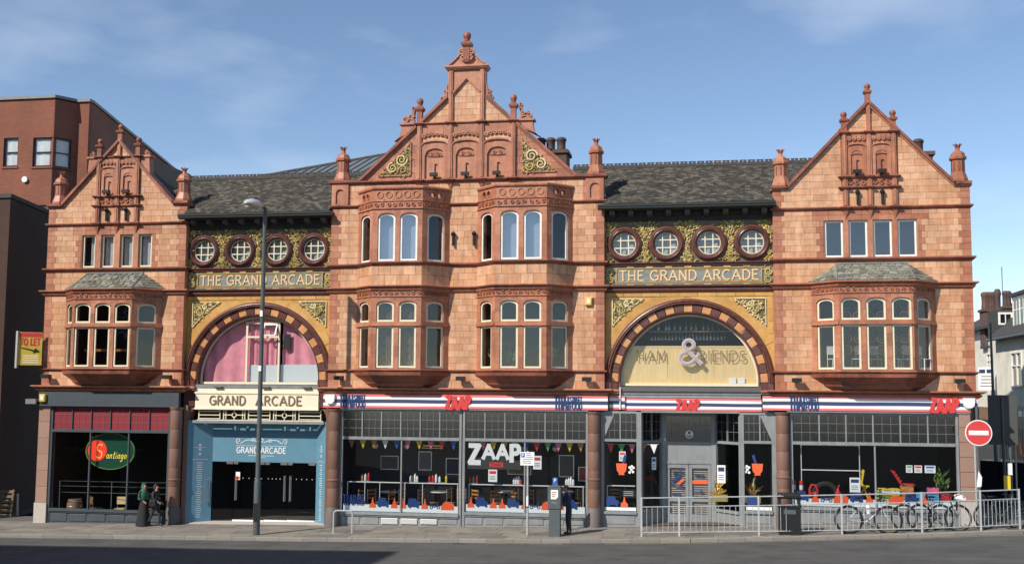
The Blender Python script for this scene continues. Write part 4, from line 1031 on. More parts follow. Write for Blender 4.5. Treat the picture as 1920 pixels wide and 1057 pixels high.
    eo=e.build('eaves',B)
    for k in range(9):
        u=x0+.3+(x1-x0-.6)*k/8; q=MB(M['bracket']).fr(*F); q.add([(u-.10,.11,11.50),(u+.10,.11,11.50),(u+.10,.44,11.58),(u-.10,.44,11.58),(u-.10,.11,11.715),(u+.10,.11,11.715),(u+.10,.44,11.715),(u-.10,.44,11.715)],[(0,1,2,3),(4,5,6,7),(0,1,5,4),(1,2,6,5),(2,3,7,6),(3,0,4,7)]); q.build('eaves_bracket',eo)
    g=MB(M['gutter']).raw(); gx0,gx1=x0-.22,x1+.10
    g.sweep([(gx0,-.25),(gx1,-.25)],[(-.10,11.74),(.05,11.74),(.11,11.78),(.11,11.84),(.14,11.85),(.14,11.93),(.10,11.93),(.08,11.86),(-.06,11.86),(-.10,11.93)]); g.build('gutter',eo)
    s_=MB(M['slate']).raw(); ya,za,yb,zb=-.30,11.95,2.75,13.90; nr=28
    for r in range(nr):
        t0,t1=r/nr,(r+1)/nr+.02; k=32
        X0,X1=(x0,x1) if r<7 else (x0-1.55,x1+1.55)
        for q in range(-10,k+10):
            u0=max(X0,x0+(x1-x0)*(q+.5*(r%2))/k)+.004; u1=min(X1,x0+(x1-x0)*(q+1+.5*(r%2))/k)-.004
            if u1-u0<.03: continue
            lf0=random.uniform(.014,.034); lf1=.004; a=random.uniform(-.012,.012)
            y0_,y1_=ya+(yb-ya)*t0+a,ya+(yb-ya)*t1; z0_,z1_=za+(zb-za)*t0+lf0,za+(zb-za)*t1+lf1
            s_.add([(u0,y0_,z0_),(u1,y0_,z0_+random.uniform(-.004,.004)),(u1,y1_,z1_),(u0,y1_,z1_),(u0,y0_,z0_-.02),(u1,y0_,z0_-.02)],[(0,1,2,3),(0,1,5,4)],0,random.random()**2)
    rf=MB(M['darkroof']).raw(); rf.add([(x0,ya,za-.02),(x1,ya,za-.02),(x1,yb,zb-.02),(x0,yb,zb-.02),(x1,6.2,12.3),(x0,6.2,12.3)],[(0,1,2,3),(3,2,4,5)]); ro=rf.build('roof',B)
    s_.build('slate',ro,kind='stuff')
    k=0; u=x0-1.55
    rt=MB(M['darkroof'])
    while u<x1+1.5:
        w=.33; m=MB(M['darkroof']).raw(); m.tube([(u+.005,yb,zb+.03),((u+w)-.005,yb,zb+.03)],.10,6,smooth=False)
        for q in range(2):
            a=u+.04+q*.155; m.box(a,a+.10,yb-.02,yb+.02,zb+.09,zb+.17); 
        m.box(u+.02,(u+w)-.02,yb-.02,yb+.02,zb+.165,zb+.20)
        m.build('ridge_tile',ro); u+=w
    return arch
RXL=[-18.13+(i-1.5)*1.56 for i in range(4)]; RXR=[-1.10+(i-1.5)*1.575 for i in range(4)]
AL=arcade(-21.12,-14.99,-18.05,RXL,0); AR=arcade(-4.19,2.01,-1.1,RXR,1)
# lunette windows under the arches
def lunette(cx,r,F,z0,SPR,fm,gm,posts,fo=-.26):
    m=MB(M[fm]).fr(*F); m.arc(cx,SPR,r-.07,r,0,pi,40,fo-.06,fo,ez=1); m.box(cx-r,cx+r,fo-.06,fo+.02,z0-.09,z0)
    for s in (-1,1): m.box(min(cx+s*r,cx+s*(r-.07)),max(cx+s*r,cx+s*(r-.07)),fo-.06,fo,z0,SPR)
    for p in posts: m.box(*p)
    w=m.build('lunette_window',B)
    g=MB(M[gm]).fr(*F); P=[(cx-r+.05,z0),(cx+r-.05,z0)]+[(cx+(r-.05)*cos(pi*i/36),SPR+(r-.05)*sin(pi*i/36)) for i in range(37)]
    g.add([(p[0],fo-.035,p[1]) for p in P],[tuple(range(len(P)))]); g.build('pane',w,flip=False); return w
F3=(0,.3,0); c=-18.05; o=-.26
lunette(c,2.53,F3,5.24,5.32,'cframe','glass',[(c-.62,c-.54,o-.06,o+.01,5.24,7.62),(c+.02+.0,c+.09,o-.06,o+.008,5.24,7.05),(c+.74,c+.82,o-.06,o+.01,5.24,7.62),(c-.62,c+.82,o-.055,o+.012,7.0,7.07),(c-.62,c+.82,o-.055,o+.012,7.56,7.63)])
sash=MB(M['wframe'],M['glass']).fr(0,.3)
a,b=c+.14,c+.72
sash.add([(a,-.24,7.52),(b,-.24,7.52),(b,-.02,7.12),(a,-.02,7.12)],[(0,1,2,3)],1)
for u in (a,b-.05): sash.add([(u,-.24,7.54),(u+.05,-.24,7.54),(u+.05,-.01,7.10),(u,-.01,7.10),(u,-.28,7.52),(u+.05,-.28,7.52),(u+.05,-.05,7.08),(u,-.05,7.08)],[(0,1,2,3),(4,5,6,7),(0,1,5,4),(1,2,6,5),(2,3,7,6),(3,0,4,7)])
sash.box(a,b,-.05,.0,7.07,7.12); sash.box(a,b,-.29,-.23,7.50,7.56); sash.build('open_fanlight',B)
lunette(-1.1,2.53,F3,5.27,5.32,'cframe','glass',[])
# pink curtains, pale boards
cu=MB(M['curtain']).fr(0,.3)
def drape(m,s0,s1,z0,z1,o,amp,n,fn=None):
    rows=8; vs=[];N_=n
    for j in range(rows+1):
        for i in range(N_+1):
            u=i/N_; v=j/rows; s=s0+(s1-s0)*u
            vs.append((s,o+amp*sin(u*n*.9+1.2*sin(u*5)+.5*v)*(1-.5*v),z0+(z1-z0)*v))
    m.add(vs,[(j*(N_+1)+i,j*(N_+1)+i+1,(j+1)*(N_+1)+i+1,(j+1)*(N_+1)+i) for j in range(rows) for i in range(N_)],0,None,True)
drape(cu,c-2.5,c-.5,5.2,7.9,-.50,.035,26); drape(cu,c-.55,c+.62,5.9,7.9,-.47,.045,30); drape(cu,c+.86,c+2.5,5.9,7.6,-.5,.04,24)
tag(cu.build('curtain',None,flip=False),'faded pink curtain hanging inside the left arched window','curtain')
pb=MB(M['lightblue']).fr(0,.3); pb.box(c-.53,c+.75,-.42,-.40,5.24,5.92); pb.box(c+.82,c+2.45,-.43,-.41,5.24,5.94); tag(pb.build('window_board',None),'pale boards standing along the bottom of the pink curtained arch window','board')
bx=MB(M['roomd']).fr(0,.3); bx.box(c+.95,c+1.22,-.40,-.34,6.55,7.15); tag(bx.build('speaker_box',None),'dark box hanging against the pink curtain beside the window post','box')
# ledge and fascia under the lunettes
m=MB(M['lead'],M['granited']).fr(0,.3); m.box(-20.6,-15.45,-.3,.10,4.98,5.13); 
for u in (-19.6,-17.6,-15.9): m.box(u-.16,u+.16,.10,.2,5.0,5.06,1)
m.build('arch_ledge',B)
m=MB(M['granited'],M['grey']).fr(0,.3); m.box(-3.68,1.52,-.3,.12,4.98,5.15); m.box(-3.6,1.5,-.3,.05,4.74,4.98,1); m.box(-3.6,1.5,.05,.08,4.86,4.90,1)
m.build('arch_ledge',B)
# ------------------------------------------------------------------ roofs behind the gables, closed shell, rooms
sh=MB(M['darkroof'],M['slate']).raw()
for c_,hs in ((LC,2.47),(RC,2.9)):
    t=12.43+1.05*hs-.12
    sh.add([(c_-hs,.3,12.32),(c_,.3,t),(c_+hs,.3,12.32),(c_-hs,6.3,12.32),(c_,6.3,t),(c_+hs,6.3,12.32)],[(0,1,4,3),(1,2,5,4),(0,1,2),(3,4,5)],1)
sh.add([(CC-chs,.35,12.95),(CC,.35,16.9),(CC+chs,.35,12.95),(CC-chs,6.3,12.95),(CC,6.3,16.9),(CC+chs,6.3,12.95)],[(0,1,4,3),(1,2,5,4),(0,1,2),(3,4,5)],1)
sh.build('gable_roof',B)
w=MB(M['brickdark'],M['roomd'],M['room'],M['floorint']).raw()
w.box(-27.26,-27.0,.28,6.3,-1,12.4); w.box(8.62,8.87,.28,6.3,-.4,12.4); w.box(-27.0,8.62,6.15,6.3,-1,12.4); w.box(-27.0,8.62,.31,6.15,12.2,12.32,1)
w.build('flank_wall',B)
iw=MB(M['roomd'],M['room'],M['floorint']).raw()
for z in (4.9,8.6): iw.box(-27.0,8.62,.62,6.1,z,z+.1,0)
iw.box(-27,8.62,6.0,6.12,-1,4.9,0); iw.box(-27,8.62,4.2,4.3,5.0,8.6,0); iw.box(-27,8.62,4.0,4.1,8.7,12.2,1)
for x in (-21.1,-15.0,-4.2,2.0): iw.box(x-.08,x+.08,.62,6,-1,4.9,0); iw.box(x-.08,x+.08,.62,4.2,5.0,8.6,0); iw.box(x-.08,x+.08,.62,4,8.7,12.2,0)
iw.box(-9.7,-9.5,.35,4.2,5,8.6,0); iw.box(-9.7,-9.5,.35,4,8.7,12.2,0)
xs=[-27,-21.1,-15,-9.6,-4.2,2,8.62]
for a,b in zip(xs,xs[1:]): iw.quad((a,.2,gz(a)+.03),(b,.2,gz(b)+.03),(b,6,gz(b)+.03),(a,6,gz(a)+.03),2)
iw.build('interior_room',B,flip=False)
# blinds and nets behind upper windows
bl=MB(M['blindw'],M['net']).raw()
for (cx,w_,d) in (BAYS['CL'],BAYS['CR']): bl.box(cx-.9,cx+.9,-.50,-.48,9.9,11.75)
bl.build('roller_blind',B)
bl=MB(M['net']).fr(0,.3)
for rx in (RXL,RXR): bl.box(rx[0]-.6,rx[-1]+.6,-.36,-.34,9.95,11.1)
bl.build('net_curtain',B)
nt2=MB(M['net']).fr()
for i,(a,b) in enumerate(WL_L): drape(nt2,a+(.02 if i!=0 else .25),b-.02,9.9,11.18,-.32,.02,14)
nt2.build('net_curtain',B,flip=False)
# ------------------------------------------------------------------ shopfronts
def leaded(parent,F,s0,s1,z0,z1,o,gm,cm,nx=3,nz=3,poly=None):
    """a leaded light: pane of its own with lead cames in front"""
    P=poly or [(s0,z0),(s1,z0),(s1,z1),(s0,z1)]
    g=MB(M[gm]).fr(*F); g.add([(p[0],o,p[1]) for p in P],[tuple(range(len(P)))]); t=g.build('transom_light',parent,flip=False)
    m=MB(M[cm]).fr(*F)
    def xr(z):   # span of the polygon at height z
        X=[]
        for (a,b),(c,d) in zip(P,P[1:]+P[:1]):
            if (b-z)*(d-z)<0: X.append(a+(c-a)*(z-b)/(d-b))
        return (min(X),max(X)) if len(X)>1 else None
    for k in range(1,nz):
        z=z0+(z1-z0)*k/nz; r=xr(z+1e-5)
        if r: m.box(r[0],r[1],o+.002,o+.012,z-.008,z+.008)
    for k in range(1,nx):
        s=s0+(s1-s0)*k/nx
        zz=[z for z in [z0+(z1-z0)*q/40 for q in range(1,40)] if xr(z) and xr(z)[0]<=s<=xr(z)[1]]
        if zz: m.box(s-.006,s+.006,o+.0025,o+.0125,z0,max(zz))
    m.build('lead_came',parent)
def shopwin(F,s0,s1,zs,zb,zt,npan,mull,fm,gm,cm,risers=6,vents=(),nx=3,glaz='glass',rp_=None):
    g0=min(gz(s0),gz(s1)) if F[2]==0 else gz(F[0])
    m=MB(M[fm]).fr(*F)
    m.box(s0,s0+.09,-.10,.03,g0,zt); m.box(s1-.09,s1,-.10,.03,g0,zt)
    m.box(s0+.09,s1-.09,-.10,.028,zt-.07,zt); m.box(s0+.09,s1-.09,-.10,.045,zb-.06,zb+.05)
    m.box(s0+.09,s1-.09,-.12,.10,zs-.10,zs); m.box(s0+.09,s1-.09,-.12,.06,zs-.16,zs-.10)
    m.box(s0+.09,s1-.09,-.12,.0,g0-.1,zs-.16)
    root=m.build('shopfront',B)
    a,b=s0+.09,s1-.09; w=(b-a)/npan
    for k in range(npan):
        leaded(root,F,a+k*w+.02,a+(k+1)*w-.02,zb+.05,zt-.07,-.03,gm,cm,nx)
        if k: q=MB(M[fm]).fr(*F); q.box(a+k*w-.022,a+k*w+.022,-.08,.022,zb+.05,zt-.07); q.build('transom_mullion',root)
    ed=[a]+list(mull)+[b]
    for u,v in zip(ed,ed[1:]):
        q=MB(M[glaz]).fr(*F); q.add([(u,-.03,zs),(v,-.03,zs),(v,-.03,zb-.06),(u,-.03,zb-.06)],[(0,1,2,3)]); q.build('pane',root,flip=False)
    for u in mull: q=MB(M[fm]).fr(*F); q.box(u-.025,u+.025,-.08,.02,zs,zb-.06); q.build('mullion',root)
    if risers:
        w=(b-a)/risers
        for k in range(risers):
            u,v=a+k*w+.05,a+(k+1)*w-.05; zl=max(gz(u),gz(v))+.05
            if k in vents:
                q=MB(M['brochure']).fr(*F); q.box(u,v,.0,.02,zl,zs-.2)
                for r in range(6): z=zl+.02+(zs-.24-zl)*r/6; q.add([(u+.02,.03,z),(v-.02,.03,z),(v-.02,.055,z+.012),(u+.02,.055,z+.012),(v-.02,.03,z+.04),(u+.02,.03,z+.04)],[(0,1,2,3),(3,2,4,5),(0,1,4,5),(1,2,4),(0,3,5)])
                q.build('air_vent',root)
            else:
                q=MB(M[fm]).fr(*F); q.cham([(u,zl),(v,zl),(v,zs-.2),(u,zs-.2)],.0,.025,.02); q.build('riser_panel',root)
    return root
FS=(0,.02,0)
s_lt=shopwin(FS,-26.76,-21.52,.13,3.24,4.24,6,(-24.99,-23.31),'dgrey','redblind','camered',6)
s_c1=shopwin(FS,-14.42,-9.62,.32,3.12,4.22,6,(-11.98,),'grey','leaded','came',6,(2,3,4))
s_c2=shopwin(FS,-9.58,-4.80,.42,3.12,4.22,6,(-7.19,),'grey','leaded','came',6)
s_rt=shopwin(FS,2.50,8.25,.92,3.18,4.27,6,(5.42,),'grey','leaded','came',6)
# fascia box of the left shop
m=MB(M['dgrey']).fr(0,.02); m.box(-27.27,-21.14,-.05,.16,4.27,4.79); m.box(-27.28,-21.13,-.05,.2,4.22,4.27); m.build('fascia_board',B)
m=MB(M['grey']).fr(0,.02); m.box(-14.42,-4.8,-.05,.10,4.22,4.26); m.box(2.4,8.84,-.05,.10,4.27,4.31); m.build('fascia_ledge',B)
# columns and pilasters of granite drums
def column(x,y,r,z1,key,base=.72):
    g0=gz(x)-.05
    m=MB(M['granited']).raw(); m.lathe(x,y,g0,[(r*1.22,0),(r*1.22,base*.8),(r*1.12,base*.92),(r*1.05,base+.05)],18); o=m.build('column',B)
    z=g0+base+.05; hs=[]; 
    n=5; h=(z1-.12-z)/n
    for k in range(n):
        q=MB(M[key]).raw(); q.lathe(x,y,z+h*k+.004,[(r*.985,0),(r,.012),(r,h-.02),(r*.985,h-.008)],18); q.build('drum',o)
    rg=MB(M[key]).raw(); rg.lathe(x,y,g0+base+1.02,[(r,0),(r*1.1,.03),(r*1.1,.07),(r,.10)],18); rg.build('ring_moulding',o)
    c_=MB(M[key]).raw(); c_.lathe(x,y,z1-.12,[(r,0),(r*1.12,.05),(r*1.16,.12)],18); c_.build('capital',o); return o
for x,z in ((-21.26,4.22),(-14.66,4.22),(-4.58,4.22),(2.24,4.27)): column(x,-.02,.24,z,'granite')
def pilaster(x0,x1,z1,key):
    g0=gz(x0)-.05; m=MB(M['stonel']).fr(); m.box(x0-.02,x1+.02,-.4,.09,g0,g0+.85); o=m.build('pilaster',B); n=6; z=g0+.85; h=(z1-z)/n
    for k in range(n): q=MB(M[key]).fr(); q.cham([(x0,z+h*k+.005),(x1,z+h*k+.005),(x1,z+h*(k+1)-.005),(x0,z+h*(k+1)-.005)],-.4,.05,.01); q.build('pilaster_block',o)
    return o
pilaster(-27.28,-26.78,4.22,'granitel'); pilaster(8.27,8.86,4.30,'granitel')
pm=MB(M['grey'],M['granite']).fr(0,.05)
pm.box(-4.80,-4.82,-.3,.0,-.2,4.2); pm.build('pier',B) if False else None
for x0,x1,k in ((-21.02,-20.86,'granite'),(-15.06,-14.9,'granite')):
    q=MB(M[k]).fr(0,.12); q.box(x0,x1,-.6,.0,gz(x0)-.05,4.30); 
    q.build('entrance_pier',B)
# corbelled brackets of the left arch down to the columns
for sg,x in ((1,-20.86),(-1,-15.06)):
    q=MB(M['granite']).fr(0,.3); P=[(x,3.45)]+[(x+sg*(.28*(1-cos(radians(t)))),3.45+.75*sin(radians(t))) for t in (15,30,45,60,75,90)]+[(x,4.2)]; q.prism(P,-.25,.05); q.build('bracket',B)
m=MB(M['maroon']).fr(0,.3); 
for a,b in ((-21.1,-20.66),(-15.42,-15.0),(-4.17,-3.7),(1.55,2.0)): m.box(a,b,-.1,.09,4.25,4.92)
m.build('impost_block',B)
m=MB(M['red']).fr(0,.3)
for a,b in ((-21.16,-20.6),(-15.46,-14.97),(-4.2,-3.66),(1.5,2.03)): 
    m.box(a,b,-.1,.16,4.90,4.98); m.box(a-.0,b+.0,-.1,.22,4.98,5.05)
m.build('impost_moulding',B)
# ---- the blue arcade entrance
e=MB(M['blue'],M['roomd']).raw()
XL0,XL1,XR1,XR0=-20.86,-20.06,-15.67,-15.06; YB=.80
def wallq(m,x0,y0,x1,y1,z0,z1,mi=0): m.quad((x0,y0,z0),(x1,y1,z0),(x1,y1,z1),(x0,y0,z1),mi)
wallq(e,XL0,.2,XL1,YB,-.5,3.7); wallq(e,XR1,YB,XR0,.2,-.5,3.7)
e.box(XL1-.05,XR1+.05,YB,YB+.08,2.06,3.74); e.box(XL1-.6,XR1+.5,YB,YB+.06,3.74,4.7,1)  # upper dark sheet stands in for the shaded void behind the fretwork
e.box(XL1,XR1,YB-.03,YB-.002,3.27,3.30,0)
e.box(XL1,XL1+.0,YB,YB,0,0)
ent=e.build('entrance_surround',B,flip=False)
for (x0,y0,x1,y1) in ((XL0,.2,XL1,YB),(XR1,YB,XR0,.2)):
    a=atan2(y1-y0,x1-x0); L_=hypot(x1-x0,y1-y0)
    q=MB(M['white']).fr(x0,y0,a); rl=random.Random(int(x0))
    for k in range(26):
        z=2.0-.085*k; w=rl.uniform(.12,.26); q.box(L_*.5-w/2,L_*.5+w/2,.004,.006,z,z+.018)
    for k in range(3): q.arc(L_*.5,2.72-.18*k,.03,.05,0,6.28318,10,.004,.006)
    q.box(L_*.3,L_*.7,.004,.006,2.62,2.63); q.box(L_*.2,L_*.8,.004,.006,2.14,2.15); q.build('printed_directory',ent)
q=MB(M['white']).fr(.2,YB)
text(q,'GRAND ARCADE',-19.24,2.42,.22,2.08,.15,.004,.008,serif=.08)
q.box(-19.26,-17.12,.004,.008,2.70,2.712); q.box(-18.75,-17.65,.004,.008,2.31,2.325); q.box(-18.4,-18.0,.004,.008,2.24,2.252)
for sg in (-1,1):
    pts=[(-18.19+sg*d,2.78+.16*sin(d*3.2)*(1 if d<.75 else .6)) for d in [k*.09 for k in range(1,11)]]; ribbon(q,pts,.022,.004,.008)
    scroll(q,-18.19+sg*.98,2.90,.11,.004,.008,1.3,sg,-pi/2,.025); scroll(q,-18.19+sg*.35,2.93,.09,.004,.009,1.3,-sg,0,.02)
q.arc(-18.19,2.93,.06,.085,0,6.28318,12,.004,.0085); q.build('white_lettering',ent)
# lintel with fretwork, cream sign above
m=MB(M['grey']).fr(0,.3); m.box(-20.7,-15.2,-.12,.06,3.60,3.71); m.build('lintel',B)
fb=MB(M['cframe']).fr(0,.3); a0,a1=-20.55,-15.28; w=(a1-a0)/5
for k in range(5):
    s0,s1=a0+k*w+.06,a0+(k+1)*w-.06; c_=(s0+s1)/2; zc=3.93; o=(-.06,.0)
    for u in (s0,s1-.035): fb.box(u,u+.035,-.06,.002,3.74,4.14)
    if k%2==0:
        for z in (3.78,3.92,4.06): fb.box(s0,s1,-.06,.0,z-.017,z+.017)
        fb.box(s0+.10,s0+.13,-.06,.001,3.74,4.14)if False else None
    else:
        fb.box(s0,c_-.1,-.06,.0,zc-.017,zc+.017); fb.box(c_+.1,s1,-.06,.0,zc-.017,zc+.017); fb.arc(c_,zc,.075,.11,0,6.28318,8,-.06,.003)
        fb.box(c_-.016,c_+.016,-.06,.0,3.74,zc-.09); fb.box(c_-.016,c_+.016,-.06,.0,zc+.09,4.14); fb.box(s0+.1,s0+.13,-.06,.001,3.74,4.14); fb.box(s1-.13,s1-.1,-.06,.001,3.74,4.14)
fb.box(a0,a1,-.05,-.01,3.71,3.74)
fb.build('fretwork',B)
# glass doors
dr=MB(M['steel']).fr(0,YB)
gs=(-20.04,-19.15,-17.82,-16.86,-15.69)
for k,(a,b) in enumerate(zip(gs,gs[1:])):
    zb_=gz(a)+.06
    q=MB(M['glass']).fr(0,YB); q.add([(a+.01,-.02,zb_),(b-.01,-.02,zb_),(b-.01,-.02,2.04),(a+.01,-.02,2.04)],[(0,1,2,3)]); d=q.build('glass_door',B,flip=False)
    f=MB(M['steel']).fr(0,YB); f.box(b-.30,b-.02,-.035,.012,1.97,2.09)
    if k>0: f.box(a+.02,a+.2,-.035,.012,1.97,2.09)
    f.build('patch_fitting',d)
    if k in (1,2,3):
        h=MB(M['steel']).fr(0,YB); u=b-.12 if k==2 else a+.12
        for oo in (.05,-.08): h.tube([(u,oo,.55),(u,oo,1.55)],.022,8)
        for z in (.7,1.4): h.tube([(u,.05,z),(u,-.08,z)],.012,6)
        h.build('pull_handle',d)
        n=MB(M['white']).fr(0,YB)
        for j in range(5): n.arc(a+.15+(b-a-.3)*j/4,1.42,0.0001,.016,0,6.28318,8,-.018,-.016)
        n.build('glass_marking',d)
        r=MB(M['white']).fr(0,YB); r.box(a+.01,b-.01,-.04,.01,zb_-.04,zb_+.05); r.build('door_rail',d)
m=MB(M['paper'],M['orangered']).fr(0,YB); m.box(-19.05,-18.87,-.016,-.012,1.35,1.66,0); m.box(-19.04,-18.88,-.0115,-.011,1.37,1.48,1)
tag(m.build('door_notice',None),'small white and orange notice on the left glass door of the blue entrance','notice')
h=MB(M['steel']).fr(XL0,.2,atan2(YB-.2,XL1-XL0))
for s in (.72,.90): h.tube([(s,.06,.45),(s,.06,1.45)],.018,8)
for z in (.55,1.35): h.tube([(.70,.06,z),(.92,.06,z)],.016,6)
tag(h.build('ladder_handle',None),'steel ladder shaped pull handle on the blue side panel of the entrance','handle')
st=MB(M['stonel']).raw(); st.add([(-20.9,.15,gz(-20.9)-.02),(-15.0,.15,gz(-15)-.02),(-15.67,YB+.1,gz(-15.67)-.02),(-20.06,YB+.1,gz(-20.06)-.02),(-20.9,.15,gz(-20.9)+.03),(-15.0,.15,gz(-15)+.03),(-15.67,YB+.1,gz(-15.67)+.05),(-20.06,YB+.1,gz(-20.06)+.05)],[(4,5,6,7),(0,1,5,4),(1,2,6,5),(3,0,4,7)]); st.build('doorstep',B)
# ---- the grey recessed restaurant entrance under the right arch
g=MB(M['grey']).fr(0,.12)
g.box(-4.34,-4.22,-.3,.02,0,4.22); g.box(-3.02,-2.84,-.12,.03,0,4.22); g.box(.73,.87,-.12,.03,0,4.24); g.box(1.86,2.02,-.3,.02,.1,4.24)
g.box(-4.22,-3.02,-.1,.03,3.12,3.22); g.box(.87,1.86,-.1,.03,3.12,3.22); g.box(-4.22,-3.02,-.1,.03,4.16,4.24); g.box(.87,1.86,-.1,.03,4.16,4.24)
g.box(-4.22,-3.02,-.1,.08,.48,.58); g.box(-4.22,-3.02,-.1,.0,-.1,.48); g.box(.87,1.86,-.1,.08,.62,.72); g.box(.87,1.86,-.1,.0,0,.62)
g.prism([(-4.22,3.22),(-3.83,4.16),(-4.22,4.16)],-.06,.012); g.prism([(1.86,3.22),(1.86,4.16),(1.44,4.16)],-.06,.012)
g.box(-2.84,.73,-.02,.04,4.20,4.26)
g.raw(); g.quad((-2.86,.12,4.22),(.75,.12,4.22),(-.15,1.3,4.15),(-2.15,1.3,4.15))
rs=g.build('shopfront',B)
for (a,b,z0) in ((-4.22,-3.02,.58),(.87,1.86,.72)):
    q=MB(M['glass']).fr(0,.12); q.add([(a,-.05,z0),(b,-.05,z0),(b,-.05,3.12),(a,-.05,3.12)],[(0,1,2,3)]); q.build('pane',rs,flip=False)
    q=MB(M['grey']).fr(0,.12); q.cham([(a+.06,max(gz(a),gz(b))+.06),(b-.06,max(gz(a),gz(b))+.06),(b-.06,z0-.16),(a+.06,z0-.16)],.0,.02,.02); q.build('riser_panel',rs)
leaded(rs,(0,.12,0),-4.22,-3.64,3.22,4.16,-.05,'leaded','came',3,3,[(-4.2,3.22),(-3.65,3.22),(-3.65,4.16),(-3.83,4.16)]); leaded(rs,(0,.12,0),-3.6,-3.02,3.22,4.16,-.05,'leaded','came',3)
leaded(rs,(0,.12,0),.87,1.42,3.22,4.16,-.05,'leaded','came',3); leaded(rs,(0,.12,0),1.46,1.86,3.22,4.16,-.05,'leaded','came',3,3,[(1.46,3.22),(1.84,3.22),(1.46,4.1)])
q=MB(M['grey']).fr(0,.12)
for u in (-3.645,1.42): q.box(u,u+.045,-.08,.02,3.22,4.16); 
q.build('transom_mullion',rs)
for (x0,y0,x1,y1) in ((-2.84,.16,-2.13,1.27),(-.17,1.27,.74,.16)):
    a=atan2(y1-y0,x1-x0); L_=hypot(x1-x0,y1-y0); F=(x0,y0,a); g0=gz(x0)
    q=MB(M['grey']).fr(*F); q.box(0,.07,-.08,.02,g0-.1,4.2); q.box(L_-.07,L_,-.08,.02,g0-.1,4.2); q.box(.07,L_-.07,-.08,.02,3.06,3.16); q.box(.07,L_-.07,-.08,.06,.56,.66); q.box(.07,L_-.07,-.08,-.005,g0-.1,.56); q.box(L_*.5-.02,L_*.5+.02,-.06,.015,3.16,4.2); o=q.build('side_shopfront',B)
    for u,v in ((.07,L_*.5-.02),(L_*.5+.02,L_-.07)): leaded(o,F,u,v,3.16,4.2,-.03,'leaded','came',2)
    q=MB(M['glass']).fr(*F); q.add([(.07,-.03,.66),(L_-.07,-.03,.66),(L_-.07,-.03,3.06),(.07,-.03,3.06)],[(0,1,2,3)]); q.build('pane',o,flip=False)
FD=(0,1.27,0)
q=MB(M['grey']).fr(*FD); q.box(-2.13,-1.98,-.1,.03,0,4.15); q.box(-.32,-.17,-.1,.03,0,4.15); q.box(-1.98,-.32,-.1,.0,2.34,3.0); q.box(-1.98,-.32,-.1,.03,3.0,3.1); q.box(-1.98,-.32,-.1,.03,2.28,2.36); q.box(-1.98,-.32,-.1,.02,4.05,4.15); dd=q.build('door_surround',B)
leaded(dd,FD,-1.98,-.32,3.1,4.05,-.03,'leaded','came',8)
for k,(a,b) in enumerate(((-1.97,-1.16),(-1.14,-.33))):
    g0=gz(a)+.02; q=MB(M['grey']).fr(*FD)
    q.box(a,a+.11,-.06,.0,g0,2.28); q.box(b-.11,b,-.06,.0,g0,2.28); q.box(a+.11,b-.11,-.06,.0,2.12,2.28); q.box(a+.11,b-.11,-.06,.0,.88,1.0); q.box(a+.11,b-.11,-.06,.0,g0,.42); d=q.build('shop_door',B)
    for z0,z1 in ((1.0,2.12),(.42,.88)):
        q=MB(M['glass']).fr(*FD); q.add([(a+.11,-.03,z0),(b-.11,-.03,z0),(b-.11,-.03,z1),(a+.11,-.03,z1)],[(0,1,2,3)]); q.build('pane',d,flip=False)
        n=int((z1-z0)/.075); s=MB(M['stonel']).fr(*FD)
        for r in range(n): z=z0+(z1-z0)*r/n; s.add([(a+.11,-.10,z),(b-.11,-.10,z),(b-.11,-.07,z+.03),(a+.11,-.07,z+.03),(b-.11,-.10,z+.06),(a+.11,-.10,z+.06)],[(0,1,2,3),(3,2,4,5)])
        s.build('shutter_slat',d,kind='stuff')
    n=MB(M['navy'],M['orangered']).fr(*FD)
    def arrow(m,s,z,l,mi=0): m.box(s,s+l*.65,-.026,-.022,z-.022,z+.022,mi); m.prism([(s+l*.6,z-.085),(s+l,z),(s+l*.6,z+.085),(s+l*.7,z)],-.026,-.021,mi)
    if k==0:
        for j,c_ in enumerate('ZAAP'): text(n,c_,a+.15+.11*j,1.50+.09*j,.22,None,.2,-.026,-.022)
        n.prism([(a+.38,1.55),(a+.45,1.48),(a+.66,1.66),(a+.6,1.74)],-.026,-.020,1); arrow(n,a+.32,1.42,.34); arrow(n,a+.2,1.14,.34)
    else: arrow(n,a+.22,1.84,.36); arrow(n,a+.12,1.24,.46); n.box(a+.12,b-.12,-.026,-.022,1.54,1.66,1)
    n.build('door_graphic',d)
